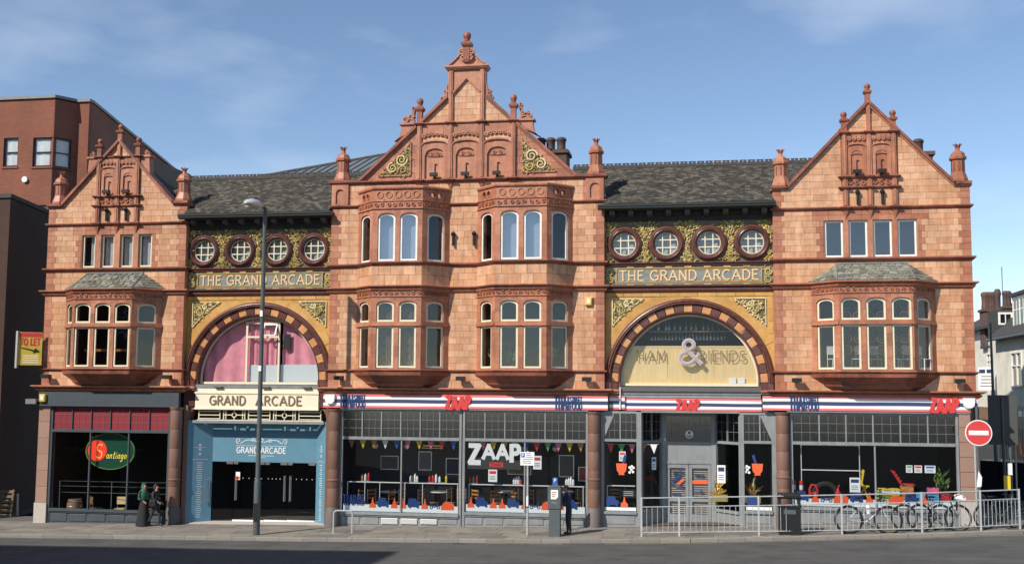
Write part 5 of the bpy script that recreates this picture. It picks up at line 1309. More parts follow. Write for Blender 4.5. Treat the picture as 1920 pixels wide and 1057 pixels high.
# ------------------------------------------------------------------ signs on the building
def zaap(m,s,z,h,o0,o1,mi):     # four chunky letters on a low arc, little line under
    text(m,'ZAAP',s,z+.12*h,h*.76,h*1.62,.27,o0,o1,mi,serif=.05,gap=.10,curve=lambda t:-.10*h*(1-(2*t-1)**2)+.1*h*0)
def thai(m,s,z,h,o0,o1,mi):
    text(m,'THAI',s,z,h,h*1.16,.13,o0,o1,mi,gap=.20); text(m,'STREET',s+h*1.26,z+h*.54,h*.44,h*.98,.17,o0,o1,mi,gap=.14); text(m,'FOOD',s+h*1.24,z,h*.46,h*1.0,.18,o0,o1,mi,gap=.14)
def striped(x0,x1,z0,z1,y,lab,blue,red,badge=None):
    r=thing('fascia_sign',lab,'shop sign',((x0+x1)/2,y,z0),0,'striped shop signs along the ground floor')
    m=MB(M['white']).fr(0,y); m.box(x0,x1,-.08,.0,z0,z1); m.build('sign_board',r)
    h=z1-z0
    for a,b,k in ((0,.155,'signpink'),(.845,1,'signpink'),(.37,.63,'navystripe')):
        q=MB(M[k]).fr(0,y); n=max(2,int((x1-x0)/.8)); pts=[x0+(x1-x0)*i/n for i in range(n+1)]
        w=[.006*sin(u*1.7+a*9) for u in pts]; e0=.002 if a==0 else 0; e1=.002 if b==1 else 0
        q.strip([(u,z0+h*a+(w_ if a>0 else .001)) for u,w_ in zip(pts,w)],[(u,z0+h*b+(w_ if b<1 else -.001)) for u,w_ in zip(pts,w)],-.01,.003); q.build('stripe',r)
    for s in blue: q=MB(M['navy']).fr(0,y); thai(q,s,z0+.03,h*.88,.004,.02,0); q.build('navy_lettering',r)
    for s in red:
        q=MB(M['signred'],M['white']).fr(0,y); zaap(q,s,z0-.03,h*1.12,.004,.045,0); q.box(s+.25,s+.7,.006,.03,z0+.0,z0+.06,0); q.build('red_lettering',r)
    if badge is not None:
        q=MB(M['white'],M['navystripe']).fr(0,y); P=[(badge-.2,z1-.02),(badge+.2,z1-.02),(badge+.18,z0+h*.45),(badge+.08,z0+h*.28),(badge-.08,z0+h*.28),(badge-.18,z0+h*.45)]; q.prism(P,.002,.10); q.build('bell_box',r)
    return r
striped(-15.12,-4.06,4.27,4.79,-.10,'long red white and blue striped fascia sign over the two middle shop windows',[-14.45,-6.05],[-10.22],-14.83)
striped(-4.02,-3.45,4.30,4.80,.14,'short striped sign piece left of the recessed grey entrance',[],[])
striped(-3.45,1.52,4.27,4.72,.22,'striped sign with one red name directly over the recessed grey entrance',[],[-1.55])
striped(1.55,8.90,4.33,4.84,-.10,'striped sign over the right hand shop window ending at the building corner',[2.5],[7.32],8.6)
r=thing('arcade_sign','cream board with brown capitals above the blue arcade entrance','sign',(-18,.2,4.18))
m=MB(M['signcream']).fr(0,.3); m.box(-20.6,-15.43,-.05,.10,4.20,4.77); m.build('sign_board',r)
m=MB(M['signcream']).fr(0,.3); m.box(-20.62,-15.41,-.05,.14,4.14,4.20); m.box(-20.62,-15.41,-.05,.13,4.77,4.84); m.box(-20.58,-15.44,-.05,.09,4.84,4.97); m.build('sign_frame',r)
m=MB(M['bronze']).fr(0,.3); text(m,'GRAND',-19.98,4.335,.34,1.52,.16,.10,.125); text(m,'ARCADE',-18.02,4.335,.34,1.90,.16,.10,.125); m.build('raised_lettering',r)
# to let board on the left corner
r=thing('to_let_sign','yellow and red letting board projecting from the left corner of the building','sign',(-27.3,-.3,5.7))
aL=radians(28); F=(-28.0,-.62,aL)
m=MB(M['letyellow']).fr(*F); m.box(0,.92,-.03,.0,5.86,7.2); m.build('board',r)
m=MB(M['signred']).fr(*F); m.box(.02,.90,.0,.004,7.0,7.18); text(m,'TO LET',.08,6.68,.26,.76,.2,.0,.006); m.build('red_lettering',r)
m=MB(M['black'],M['paper']).fr(*F); m.prism([(.12,6.54),(.60,6.42),(.58,6.34),(.86,6.40),(.66,6.56),(.63,6.48),(.14,6.58)],.0,.005); 
for k in range(4): m.box(.2,.8,.0,.004,6.22-.09*k,6.26-.09*k,1)
m.build('print',r)
m=MB(M['galv']).raw(); m.box(-28.06,-27.98,-.68,-.58,5.74,7.24); m.tube([(-28.0,-.55,7.0),(-27.3,.05,6.9)],.025,6); m.tube([(-28.0,-.55,6.0),(-27.3,.05,5.9)],.025,6); m.build('bracket',r)
# alarm boxes
def abox(x,y,z,lab):
    t=thing('alarm_box',lab,'alarm',(x,y,z))
    m=MB(M['yelbox']).fr(x,y); m.cham([(x-x-.12,z-.17),(.12,z-.17),(.14,z+.14),(-.14,z+.14)],-.02,.12,.03); m.build('housing',t)
    m=MB(M['white']).fr(x,y); m.box(-.06,.06,.118,.126,z-.08,z+.08); m.build('label_plate',t); return t
abox(-4.78,0,8.33,'small yellow alarm box on the terracotta wall right of the middle bay windows'); abox(-27.05,-.14,4.55,'yellow alarm box at the left end of the dark grey fascia')
q=MB(M['signblue']).fr(-4.78,0) 
# floodlights under the sill band
def flood(x,y,z,lab):
    t=thing('floodlight',lab,'floodlight',(0,0,0),0,'black floodlights along the facade')
    m=MB(M['black']).fr(); m.box(-.17,.17,.16,.40,-.02,.13); m.build('housing',t,local=True)
    m=MB(M['black']).fr(); m.box(-.03,.03,.0,.18,.03,.08); m.box(-.07,.07,.0,.02,-.03,.13); m.build('bracket',t,local=True)
    m=MB(M['lead']).fr(); m.box(-.15,.15,.18,.38,-.025,-.02); m.build('lens',t,local=True)
    t.location=(x,y,z); return t
FLP=[(315/1,710)]
fl=None
spots=[(-26.9,0,5.36,'black floodlight at the far left end under the left bay window'),(-21.6,0,5.36,'black floodlight right of the left bay window beside the pink curtained arch'),(-14.45,0,5.36,'black floodlight left of the middle bays beside the arch'),(-9.62,0,5.36,'black floodlight midway between the two middle bays'),(-4.82,0,5.36,'black floodlight below the yellow alarm box'),(2.75,0,5.36,'black floodlight left of the right bay window'),(8.3,0,5.36,'black floodlight at the right end of the building under the sill')]
for x,y,z,lab in spots:
    if fl is None: fl=flood(x,y,z,lab)
    else: dup(fl,(x,y,z),None,lab)
# small gable floodlights on stems
gf=None
for i,(x,z,lab) in enumerate([(CC-1.244,13.28,'left niche of the tall middle gable'),(CC,13.28,'middle niche of the tall middle gable'),(CC+1.244,13.28,'right niche of the tall middle gable'),(LC-.43,12.95,'left niche of the leftmost gable'),(LC+.43,12.95,'right niche of the leftmost gable'),(RC-.43,12.95,'left niche of the rightmost gable'),(RC+.43,12.95,'right niche of the rightmost gable')]):
    if gf is None:
        gf=thing('niche_light','small black floodlight in the '+lab,'floodlight',(0,0,0),0,'small floodlights in the gable niches')
        m=MB(M['black']).fr(); m.box(-.15,.15,.10,.26,-.06,.07); m.build('housing',gf,local=True)
        m=MB(M['black']).fr(); m.box(-.02,.02,.02,.14,-.10,-.05); m.box(-.05,.05,.0,.03,-.14,-.05); m.box(-.014,.014,.003,.02,.07,.46); m.box(.014,.09,.003,.02,.43,.46); m.build('bracket',gf,local=True); gf.location=(x,0,z)
    else: dup(gf,(x,0,z),None,'small black floodlight in the '+lab)
wl=None
for x,z,lab in [(-10.02,10.5,'left of the pair between the upper middle bays'),(-9.2,10.5,'right of the pair between the upper middle bays'),(RC-.43,11.75,'left of the pair under the rightmost gable niches'),(RC+.43,11.75,'right of the pair under the rightmost gable niches'),(LC-.43,11.75,'left of the pair under the leftmost gable niches'),(LC+.43,11.75,'right of the pair under the leftmost gable niches')]:
    L0='slim dark wall light, '+lab
    if wl is None:
        wl=thing('wall_light',L0,'wall light',(0,0,0),0,'slim tube lights on the upper walls')
        m=MB(M['black']).raw(); m.tube([(0,-.09,0),(0,-.09,.38)],.05,8); m.build('tube',wl,local=True)
        m=MB(M['black']).raw(); m.lathe(0,-.09,.37,[(.05,0),(.09,.05),(.09,.12),(.04,.17)],10); m.box(-.03,.03,-.06,.0,.40,.46); m.build('cap',wl,local=True); wl.location=(x,0,z)
    else: dup(wl,(x,0,z),None,L0)
ORD=['first','first','second','third','fourth','fifth','sixth','seventh','eighth','ninth','tenth','eleventh','twelfth','thirteenth','fourteenth','fifteenth','sixteenth','seventeenth','eighteenth','nineteenth','twentieth','twenty first','twenty second']
# ------------------------------------------------------------------ in the right arch: bar, plywood, letters
m=MB(M['wood']).fr(0,.3)
rt_=None
for k in range(3):
    a=-3.62+1.72*k; 
    q=MB(M['wood']).fr(0,.3); q.box(a+.004,a+1.716,-.42,-.39,5.28,6.62)
    if rt_ is None: rt_=thing('bar_counter','tan plywood bar front behind the glass of the right arch','bar counter',(-1.1,.7,5.28))
    q.build('plywood_panel',rt_)
m=MB(M['wood']).fr(0,.3); m.box(-3.7,1.6,-.40,-.27,5.255,5.28); m.box(-3.6,1.56,-.9,-.375,6.62,6.68); m.box(-3.6,1.56,-.388,-.372,5.28,5.46); m.build('ledge',rt_)
t=MB(M['bronze']).fr(0,.3); text(t,'HAM',-3.05,6.12,.38,1.12,.09,-.292,-.289,serif=.09); text(t,'FRIENDS',-1.02,6.12,.38,2.02,.09,-.292,-.289,serif=.09); t.build('vinyl_lettering',[o for o in bpy.data.objects if o.name.startswith('lunette_window')][-1])
t=thing('ampersand_sign','big white ampersand standing before the arched bar window','sign letter',(-1.1,.35,5.95))
m=MB(M['amprim']).fr(0,.3); text(m,'&',-1.46,6.0,.88,.84,.165,-.22,-.12); m.build('letter_body',t)
m=MB(M['ampgrey']).fr(0,.3); text(m,'&',-1.46,6.0,.88,.84,.085,-.12,-.10); m.build('letter_face',t)
m=MB(M['woodd']).fr(0,.3); m.box(-2.7,.5,-.85,-.6,7.22,7.25); sf=tag(m.build('bar_shelf',None),'thin shelf of upturned glasses high behind the arched bar window','shelf')
gb=None
GLP=[(.0,0),(.028,.0),(.028,.006),(.005,.012),(.005,.08),(.03,.11),(.034,.16),(.03,.2)]
ng=0
for k in range(22):
    x=-2.5+.13*k
    if gb is None:
        m=MB(M['glassup2']).raw(); m.lathe(0,0,0,[(r*1.6,-h*1.6) for r,h in GLP],8); gb=m.build('wine_glass',None,local=True); tag(gb,'wine glass hanging first from the left under the shelf of the arched bar window','wine glass','wine glasses hanging under the bar shelf'); gb.location=(x,1.02,7.21)
    else: c_=gb.copy(); COL.objects.link(c_); c_.location=(x,1.02,7.21); c_['label']='wine glass hanging '+ORD[k+1]+' from the left under the shelf of the arched bar window'
bt=None
for k in range(13):
    x=-2.2+.2*k+random.uniform(-.04,.04)
    if bt is None:
        m=MB(M['glassup2']).raw(); m.lathe(0,0,0,[(.045,0),(.05,.02),(.05,.2),(.018,.27),(.016,.34)],8); bt=m.build('bottle',None,local=True); tag(bt,'bottle standing first from the left on the shelf of the arched bar window','bottle','bottles on the bar shelf'); bt.location=(x,1.0,7.252)
    else: c_=bt.copy(); COL.objects.link(c_); c_.location=(x,1.0,7.252); c_['label']='bottle standing '+ORD[k+1]+' from the left on the shelf of the arched bar window'
for k,x in enumerate((.36,.68)):
    m=MB(M['paper']).fr(0,.3); m.box(x,x+.26,-.34,-.3,5.29,5.5); tag(m.build('menu_card',None),('left' if k==0 else 'right')+' one of two white cards standing on the ledge of the arched bar window','card')
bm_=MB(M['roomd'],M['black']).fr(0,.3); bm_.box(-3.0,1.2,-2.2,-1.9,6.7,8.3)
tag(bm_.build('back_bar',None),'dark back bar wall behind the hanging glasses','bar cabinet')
# service boxes and drainpipe beside the right arch
m=MB(M['white']).raw(); m.tube([(-3.62,.1,5.12),(-3.62,.1,4.3)],.022,6); m.build('service_pipe',B)
# ------------------------------------------------------------------ things in the shop windows
PC=['redp','yellow','amber','white','signblue','pinkp','yellow','yellow','pinkp','signblue','greenp','pinkp']
def bunting(x0,x1,z,y,lab,cols,miss=()):
    t=thing('bunting',lab,'bunting',((x0+x1)/2,y,z),0,'bunting strings across the shop windows')
    n=len(cols); pts=[(x0+(x1-x0)*k/24,y,z-.10*(1-(k/12-1)**2)*.3) for k in range(25)]
    m=MB(M['white']).raw(); m.tube(pts,.006,4); m.build('cord',t)
    for k,cn in enumerate(cols):
        s=x0+(x1-x0)*(k+.5)/n; m=MB(M[cn]).raw(); j=.012*sin(k*2.1); m.add([(s-.13,y-.004,z-.02),(s+.13,y-.004,z-.02),(s+j,y-.002+.03,z-.36),(s-.13,y+.004,z-.02),(s+.13,y+.004,z-.02),(s+j,y+.036,z-.36)],[(0,1,2),(3,4,5),(0,1,4,3),(1,2,5,4),(2,0,3,5)]); m.build('pennant',t)
bunting(-14.25,-9.75,3.06,.16,'bunting of small coloured pennants across the left middle shop window',['woodd','yellow','amber','white','signblue','pinkp','yellow','pinkp','redp','signblue'])
bunting(-9.45,-4.9,3.06,.16,'bunting of small coloured pennants over the window with the big white name',['greenp','pinkp','yellow','yellow','white','signblue','redp','greenp','pinkp','yellow','cratewood'])
bunting(-4.2,-2.2,3.04,.35,'short bunting in the narrow window left of the recessed entrance',['redp','greenp','pinkp','cratewood','white'])
def tuktuk(m,s,z,h,mi):
    m.prism([(s,z+.1*h),(s+.9*h,z+.1*h),(s+1.25*h,z+.3*h),(s+1.2*h,z+.55*h),(s+.95*h,z+.6*h),(s+.85*h,z+.95*h),(s+.1*h,z+.95*h),(s+.02*h,z+.6*h)],-.005,.0,mi)
    m.arc(s+.25*h,z+.12*h,.0001,.14*h,0,6.28318,10,-.005,.001,mi); m.arc(s+1.05*h,z+.12*h,.0001,.14*h,0,6.28318,10,-.005,.0012,mi)
def spire(m,s,z,h,mi): m.prism([(s-.35*h,z),(s+.35*h,z),(s+.3*h,z+.3*h),(s+.12*h,z+.45*h),(s+.03*h,z+.95*h),(s-.03*h,z+.95*h),(s-.12*h,z+.45*h),(s-.3*h,z+.3*h)],-.005,.0,mi)
def basket(m,s,z,h,mi): m.prism([(s,z),(s+1.25*h,z),(s+1.3*h,z+.5*h),(s+1.0*h,z+.75*h),(s+.4*h,z+.8*h),(s+.02*h,z+.4*h)],-.005,.0,mi)
def scooter(m,s,z,h,mi):
    m.arc(s+.2*h,z+.2*h,.1*h,.2*h,0,6.28318,10,-.005,.0,mi); m.arc(s+1.0*h,z+.2*h,.1*h,.2*h,0,6.28318,10,-.005,.0,mi); ribbon(m,[(s+.1*h,z+.5*h),(s+.5*h,z+.25*h),(s+.85*h,z+.3*h),(s+.95*h,z+.75*h)],.12*h,-.005,.0006,mi)
for root,F,s0,s1,z in ((s_c1,FS,-14.28,-9.75,.36),(s_c2,FS,-9.45,-4.93,.46),(s_rt,FS,2.62,8.1,.97),(rs,(0,.12,0),-4.2,-3.05,.62),(rs,(0,.12,0),.9,1.83,.76)):
    q=MB(M['lightblue']).fr(*F); q.box(s0,s1,-.045,-.041,z-.02,z+.24 if root is not rs else z+.1); q.build('film_strip',root)
    q=MB(M['tokenblue'],M['orangered'],M['white']).fr(F[0],F[1]+.035); s=s0+.05
    if root is s_c1: thai(q,s0+.0,z+.2,.38,-.005,.0,0); s+=.98
    k=0
    while s<s1-.55:
        h=.40
        if root in (s_c1,s_c2): nxt=(('S',1),('T',0),('S',1),('S',1),('T',0),('S',1),('B',0),('K',1))
        else: nxt=(('T',0),('S',1),('B',0),('K',1))
        c_,ci=nxt[k%len(nxt)]; k+=1
        if c_=='T': tuktuk(q,s,z+.14,h*.95,0); s+=1.3*h
        elif c_=='S': spire(q,s+.15,z+.12,h,1); s+=.34
        elif c_=='B': scooter(q,s,z+.12,h*.85,0); s+=1.1*h
        else: basket(q,s,z+.10,h,1); s+=1.35*h+.03
    q.build('window_graphic',root)
q=MB(M['white'],M['signred'],M['black']).fr(0,.055); 
text(q,'Z',-9.34,2.26,.64,.44,.30,-.006,.0); text(q,'A',-8.80,2.42,.50,.44,.27,-.006,.0,serif=.14); text(q,'A',-8.27,2.42,.50,.44,.27,-.006,.0,serif=.14); text(q,'P',-7.76,2.33,.60,.38,.28,-.006,.0,serif=.14)
q.box(-8.55,-8.02,-.006,.0,2.10,2.28,1); text(q,'THAI',-8.5,2.14,.10,.42,.14,.001,.003,2); q.build('window_lettering',s_c2)
q=MB(M['shopdark']).fr(0,.055); P=[(-9.4,2.02),(-7.35,2.02),(-7.35,2.22)]+[(-8.38+1.03*cos(radians(a)),2.2+.30*sin(radians(a))) for a in (10,30,50,70,90,110,130,150,170)]+[(-9.4,2.22)]; q.prism(P,-.02,-.012); q.build('window_shade',s_c2)
def poster(x,z,w,h,y,lab,c2='signred',name='poster'):
    t=thing(name,lab,'poster',(x,y,z)); m=MB(M['paper']).fr(0,y); m.box(x-w/2,x+w/2,-.004,.0,z-h/2,z+h/2); m.build('sheet',t)
    m=MB(M[c2],M['navy']).fr(0,y); m.box(x-w*.38,x+w*.38,.0,.002,z+h*.15,z+h*.38); 
    for k in range(3): m.box(x-w*.35,x+w*.3,.0,.002,z-h*.08-h*.12*k,z-h*.04-h*.12*k,1)
    m.build('print',t); return t
poster(-8.42,1.78,.34,.46,.06,'white poster with red heading hanging under the big window name'); poster(-6.72,2.3,.32,.50,.06,'white sheet behind the parking sign in the shop window'); poster(-3.55,2.58,.24,.36,.17,'poster above the orange bowl in the narrow window','signred')
poster(.05,1.95,.30,.66,.85,'tall poster with navy and red print in the angled window right of the doors','navy'); poster(4.72,1.72,.36,.52,.06,'white poster over the yellow chairs in the right shop window','navy')
for x,w,lab,cc in ((6.58,.22,'left small scribbled card in the right shop window','greenp'),(6.88,.26,'second small scribbled card in the right shop window','signred'),(7.28,.36,'pale blue card beside the scribbled cards','signblue')): poster(x,2.32,w,.26,.06,lab,cc,'window_card')
poster(-2.42,2.3,.16,.46,.75,'narrow white sheet in the angled window left of the doors','signblue')
def bowl(m,s,z,k=1):
    P=[(s-.2,z+.42),(s+.2,z+.42),(s+.17,z+.15),(s+.09,z+.06),(s+.12,z),(s-.12,z),(s-.09,z+.06),(s-.17,z+.15)]; m.prism(P,-.005,.0,0); m.prism([(s+k*.02,z+.42),(s+k*.10,z+.42),(s+k*.2,z+.72),(s+k*.1,z+.74)],-.005,.0,1)
    for a,b in ((.30,.1),(.36,.2),(.30,.28),(.42,.12),(.44,.27),(.38,.32)): m.arc(s+k*a,z+b,.0001,.05,0,6.28318,8,-.005,.0,2)
q=MB(M['orangered'],M['tokenblue'],M['white']).fr(0,.155); bowl(q,-3.58,1.9); bowl(q,1.34,1.98,-1); q.build('window_graphic',rs)
m=MB(M['white'],M['black']).fr(0,1.27); m.arc(-1.12,3.38,.0001,.15,0,6.28318,20,.0,.03); m.arc(-1.12,3.36,.05,.09,pi,2*pi,10,.03,.035,1); m.arc(-1.12,3.44,.0001,.05,0,6.28318,10,.03,.036,1); tag(m.build('round_badge',None),'round white badge over the grey double doors','sign')
m=MB(M['black'],M['white']).fr(0,.9); m.box(-3.75,-3.05,-.02,.0,1.0,1.32); 
for k in range(3): m.box(-3.6,-3.2,.0,.004,1.08+.07*k,1.10+.07*k,1)
tag(m.build('chalk_board',None),'small black board with white lines low in the narrow left window','board')
# slim white guard frames inside the windows
def rail(x0,x1,z0,z1,y,lab,posts,two=False):
    t=thing('window_rail',lab,'rail',(x0,y,z0),0,'slim white rails inside the shop windows')
    m=MB(M['white']).raw(); m.tube([(x0,y,z1),(x1,y,z1)],.022,6); m.build('top_rail',t)
    for p in posts: m=MB(M['white']).raw(); m.tube([(p,y,z0),(p,y,z1)],.016,6); m.build('post',t)
    return t
rail(-14.2,-12.05,.33,1.42,.30,'white rail in the far left part of the left middle window',[-14.2,-13.5,-12.9]); rail(-11.9,-9.8,.33,1.42,.30,'white rail in the right part of the left middle window',[-11.9,-11.2,-9.82]); rail(-9.4,-7.25,.43,1.42,.30,'white rail below the big white window name',[-9.38,-7.27]); rail(-7.1,-5.0,.43,1.42,.30,'white rail behind the parking meter',[-7.1,-5.02]); rail(-4.15,-3.1,.6,1.48,.40,'white rail in the narrow window',[-4.13])
rail(2.9,4.95,.93,3.1,.35,'tall white frame on the left of the right shop window',[2.9,4.93]); 
q=MB(M['white']).raw(); q.tube([(2.9,.35,2.2),(4.95,.35,2.2)],.02,6); q.build('cross_rail',[o for o in bpy.data.objects if o.name.startswith('window_rail')][-1])
q=None
# tables and stools in the restaurant, condiment pots on the counters
ORD=['first','first','second','third','fourth','fifth','sixth','seventh','eighth','ninth','tenth','eleventh','twelfth','thirteenth','fourteenth','fifteenth','sixteenth','seventeenth','eighteenth','nineteenth','twentieth','twenty first','twenty second','twenty third']
stool=None; rs_=random.Random(21)
def make_stool():
    t=thing('bar_stool','tall wire legged stool, first from the left in the middle shop windows','stool',(0,0,0),0,'stools and chairs behind the middle windows')
    m=MB(M['woodd']).raw(); m.lathe(0,0,.72,[(.17,0),(.18,.02),(.17,.045)],14); m.build('seat',t,local=True)
    for k in range(4): a=pi/4+k*pi/2; m=MB(M['steel']).raw(); m.tube([(.13*cos(a),.13*sin(a),.72),(.22*cos(a),.22*sin(a),0)],.014,5); m.build('leg',t,local=True)
    m=MB(M['steel']).raw(); m.tube([(.19*cos(2*pi*k/12),.19*sin(2*pi*k/12),.25) for k in range(12)],.012,5,closed=True); m.build('foot_ring',t,local=True)
    return t
k=0
for x in (-13.7,-13.1,-12.4,-11.5,-10.9,-10.2,-9.0,-8.4,-7.7,-6.5,-5.9,-5.3,-3.7):
    y=.8+.25*rs_.random()
    if stool is None: stool=make_stool(); stool.location=(x,y,gz(x)+.05)
    else: dup(stool,(x,y,gz(x)+.05),rs_.uniform(0,6),'wire legged stool, '+ORD[len([o for o in bpy.data.objects if o.name.startswith('bar_stool')])]+' from the left in the middle shop windows')
def pots(x,z,y,cols,lab):
    t=thing('condiment_rack',lab,'condiment rack',(x,y,z),0,'condiment racks on the window counters')
    m=MB(M['steel']).raw(); m.box(x-.17,x+.17,y-.07,y+.07,z,z+.02); m.build('tray',t)
    for k,cn in enumerate(cols):
        m=MB(M[cn]).raw(); u=x-.13+.26*k/(len(cols)-1); h=.16+.08*((k*7)%3)/2; m.lathe(u,y,z+.02,[(.04,0),(.048,.03),(.048,h),(.02,h+.04),(.015,h+.07)],8); m.build('bottle',t)
for x,lab,cols in ((-13.55,'red and white condiment rack far left on the window counter',['cratewood','white','redp']),(-11.6,'white jars on the counter right of the window bar',['white','cratewood','paper','white']),(-10.85,'red jar rack near the middle of the left window',['redp','redp','paper']),(-10.45,'small pale jar rack beside the red jars',['paper','yellow']),(-9.25,'red and green jars under the big letter',['redp','greenp','redp']),(-7.55,'cluster of white jars left of the parking sign post',['white','paper','white','redp']),(-5.55,'white jars right of the parking meter',['white','white','paper','white'])):
    pots(x,1.44 if x<-9.6 else 1.44,.5,cols,lab)
m=MB(M['woodd']).fr(0,.35); m.box(-14.2,-9.75,-.30,.02,1.385,1.415); o=m.build('window_counter',None); tag(o,'narrow dark counter inside the left middle shop window','counter')
m=MB(M['woodd']).fr(0,.35); m.box(-9.45,-4.95,-.30,.02,1.385,1.415); o=m.build('window_counter',None); tag(o,'narrow dark counter inside the window with the big white name','counter')
# pendant lamps inside
pl=None
for x,y,z,lab in ((-11.2,1.6,2.8,'yellow pendant lamp behind the left middle window'),(-10.2,2.0,3.0,'pinkish pendant lamp right in the left middle window')):
    t=thing('pendant_lamp',lab,'lamp',(x,y,z)); m=MB(M['cratewood' if x<-11 else 'redp']).raw(); m.lathe(x,y,z,[(.16,0),(.15,.1),(.10,.2),(.03,.24)],12); m.build('lamp_shade',t); m=MB(M['black']).raw(); m.tube([(x,y,z+.24),(x,y,4.8)],.008,4); m.build('cord',t)
m=MB(M['yellow']).fr(0,1.2); m.box(-11.45,-10.75,-.05,.0,2.78,2.81); m.box(-11.5,-10.7,-.05,.0,2.70,2.72); tag(m.build('menu_bar',None),'thin yellow bar hanging in the left middle window','shelf')

# chairs, tables and framed pictures that fill the restaurant behind the middle windows
rc=None; n_=0; rr=random.Random(31)
for x in (-14.0,-13.4,-12.8,-12.1,-11.3,-10.6,-10.0,-9.2,-8.6,-8.0,-7.3,-6.2,-5.5,-3.9,-3.4):
    y=rr.uniform(.95,1.7); L1='metal framed chair with a brown back, '+ORD[n_+1]+' from the left behind the window counters'; n_+=1
    if rc is None:
        rc=thing('dining_chair',L1,'chair',(0,0,0),0,'dining chairs behind the window counters')
        m=MB(M['woodd']).raw(); m.box(-.21,.21,-.2,.2,.62,.65); m.build('seat',rc,local=True)
        for z in (.86,1.0,1.14): m=MB(M['cratewood']).raw(); m.box(-.2,.2,.17,.20,z,z+.07); m.build('back_slat',rc,local=True)
        for sx in (-.2,.2):
            m=MB(M['steel']).raw(); m.tube([(sx,.2,0),(sx,.19,1.24)],.016,5); m.build('back_post',rc,local=True)
            m=MB(M['steel']).raw(); m.tube([(sx,-.19,0),(sx,-.19,.63)],.016,5); m.build('leg',rc,local=True)
        rc.location=(x,y,gz(x)+.05); rc.rotation_euler=(0,0,rr.uniform(-.8,.8))
    else: dup(rc,(x,y,gz(x)+.05),rr.uniform(-2.5,2.5),L1)
tb=None
for k,x in enumerate((-13.1,-11.0,-8.3,-6.0)):
    L1=('first','second','third','fourth')[k]+' pale topped table from the left inside the middle shop windows'
    if tb is None:
        tb=thing('dining_table',L1,'table',(0,0,0),0,'tables inside the middle shop windows'); m=MB(M['paper']).raw(); m.lathe(0,0,1.02,[(.38,0),(.40,.02),(.38,.045)],20); m.build('table_top',tb,local=True)
        m=MB(M['black']).raw(); m.lathe(0,0,0,[(.26,0),(.24,.03),(.04,.06),(.035,1.02)],12); m.build('pedestal',tb,local=True); tb.location=(x,2.2,gz(x)+.05)
    else: dup(tb,(x,2.2,gz(x)+.05),0,L1)
for k,(x,z,w,h,ck,lab) in enumerate(((-13.3,2.0,.7,.5,'signgrey','dim framed picture on the left of the restaurant wall'),(-11.8,2.1,.5,.7,'room','pale tall panel on the restaurant wall'),(-10.6,1.9,.6,.6,'navycloth','blue square picture on the restaurant wall'),(-7.9,1.9,.9,.5,'woodd','wide brown picture behind the big white name'),(-6.0,2.0,.55,.8,'room','pale tall panel right of the parking sign'),(-5.3,1.7,.4,.5,'redp','small red picture at the right of the restaurant wall'))):
    t=thing('wall_picture',lab,'picture',(x,2.9,z)); m=MB(M['steel']).fr(x,2.9); m.box(-w/2-.03,w/2+.03,-.02,.0,z-h/2-.03,z+h/2+.03); m.build('frame',t); m=MB(M[ck]).fr(x,2.9); m.box(-w/2,w/2,.0,.006,z-h/2,z+h/2); m.build('print',t)
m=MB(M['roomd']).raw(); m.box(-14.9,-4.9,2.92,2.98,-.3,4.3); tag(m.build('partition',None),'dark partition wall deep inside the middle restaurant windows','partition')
# glazed drum lamps along the restaurant ceiling
for k,x in enumerate((-13.6,-12.3,-8.9,-7.5,-6.3)):
    t=thing('pendant_lamp','dim pale glass pendant lamp, '+ORD[k+1]+' from the left in the restaurant','lamp',(x,1.9,2.7),0,'pale glass pendant lamps in the restaurant'); m=MB(M['paper']).raw(); m.lathe(x,1.9,2.62,[(.05,0),(.11,.05),(.12,.15),(.04,.22)],10); m.build('lamp_shade',t); m=MB(M['black']).raw(); m.tube([(x,1.9,2.83),(x,1.9,4.8)],.008,4); m.build('cord',t)
# ------------------------------------------------------------------ left shop window
t=thing('oval_sign','green oval sign with a red disc and yellow script hanging in the far left window','sign',(-24,.3,2.4))
m=MB(M['neongreen']).fr(0,.3); m.arc(-24.25,2.42,.0001,1.06,0,2*pi,36,-.04,.0,ez=.68); m.build('oval_panel',t)
m=MB(M['leafp']).fr(0,.3); m.arc(-24.25,2.42,1.045,1.085,0,2*pi,40,-.02,.02,ez=.68); m.build('oval_rim',t)
m=MB(M['neonred']).fr(0,.3); m.arc(-24.82,2.44,.0001,.42,0,2*pi,28,.0,.02); m.build('red_disc',t)
m=MB(M['neonyel']).fr(0,.3); text(m,'S',-24.90,2.14,.56,.32,.065,.02,.035,slant=.1); text(m,'antiago',-24.42,2.13,.34,.88,.075,.004,.02,slant=.2); m.build('script',t)
m=MB(M['black']).raw(); m.tube([(-24.6,.3,3.0),(-24.6,.3,4.8)],.006,4); m.tube([(-23.5,.3,3.0),(-23.5,.3,4.8)],.006,4); m.build('hanging_wire',t)
def barrel(x,y):
    t=thing('barrel','wooden barrel behind the far left shop window','barrel',(x,y,gz(x)+.03)); z=gz(x)+.03
    m=MB(M['woodd']).raw(); m.lathe(x,y,z,[(.26,0),(.31,.2),(.33,.42),(.31,.65),(.26,.85)],16); m.build('staves',t)
    for h in (.1,.3,.55,.75): m=MB(M['steel']).raw(); m.lathe(x,y,z+h,[(.305,0),(.325 if .2<h<.6 else .30,.02),(.305,.05)],16); m.build('hoop',t)
barrel(-26.0,.75)
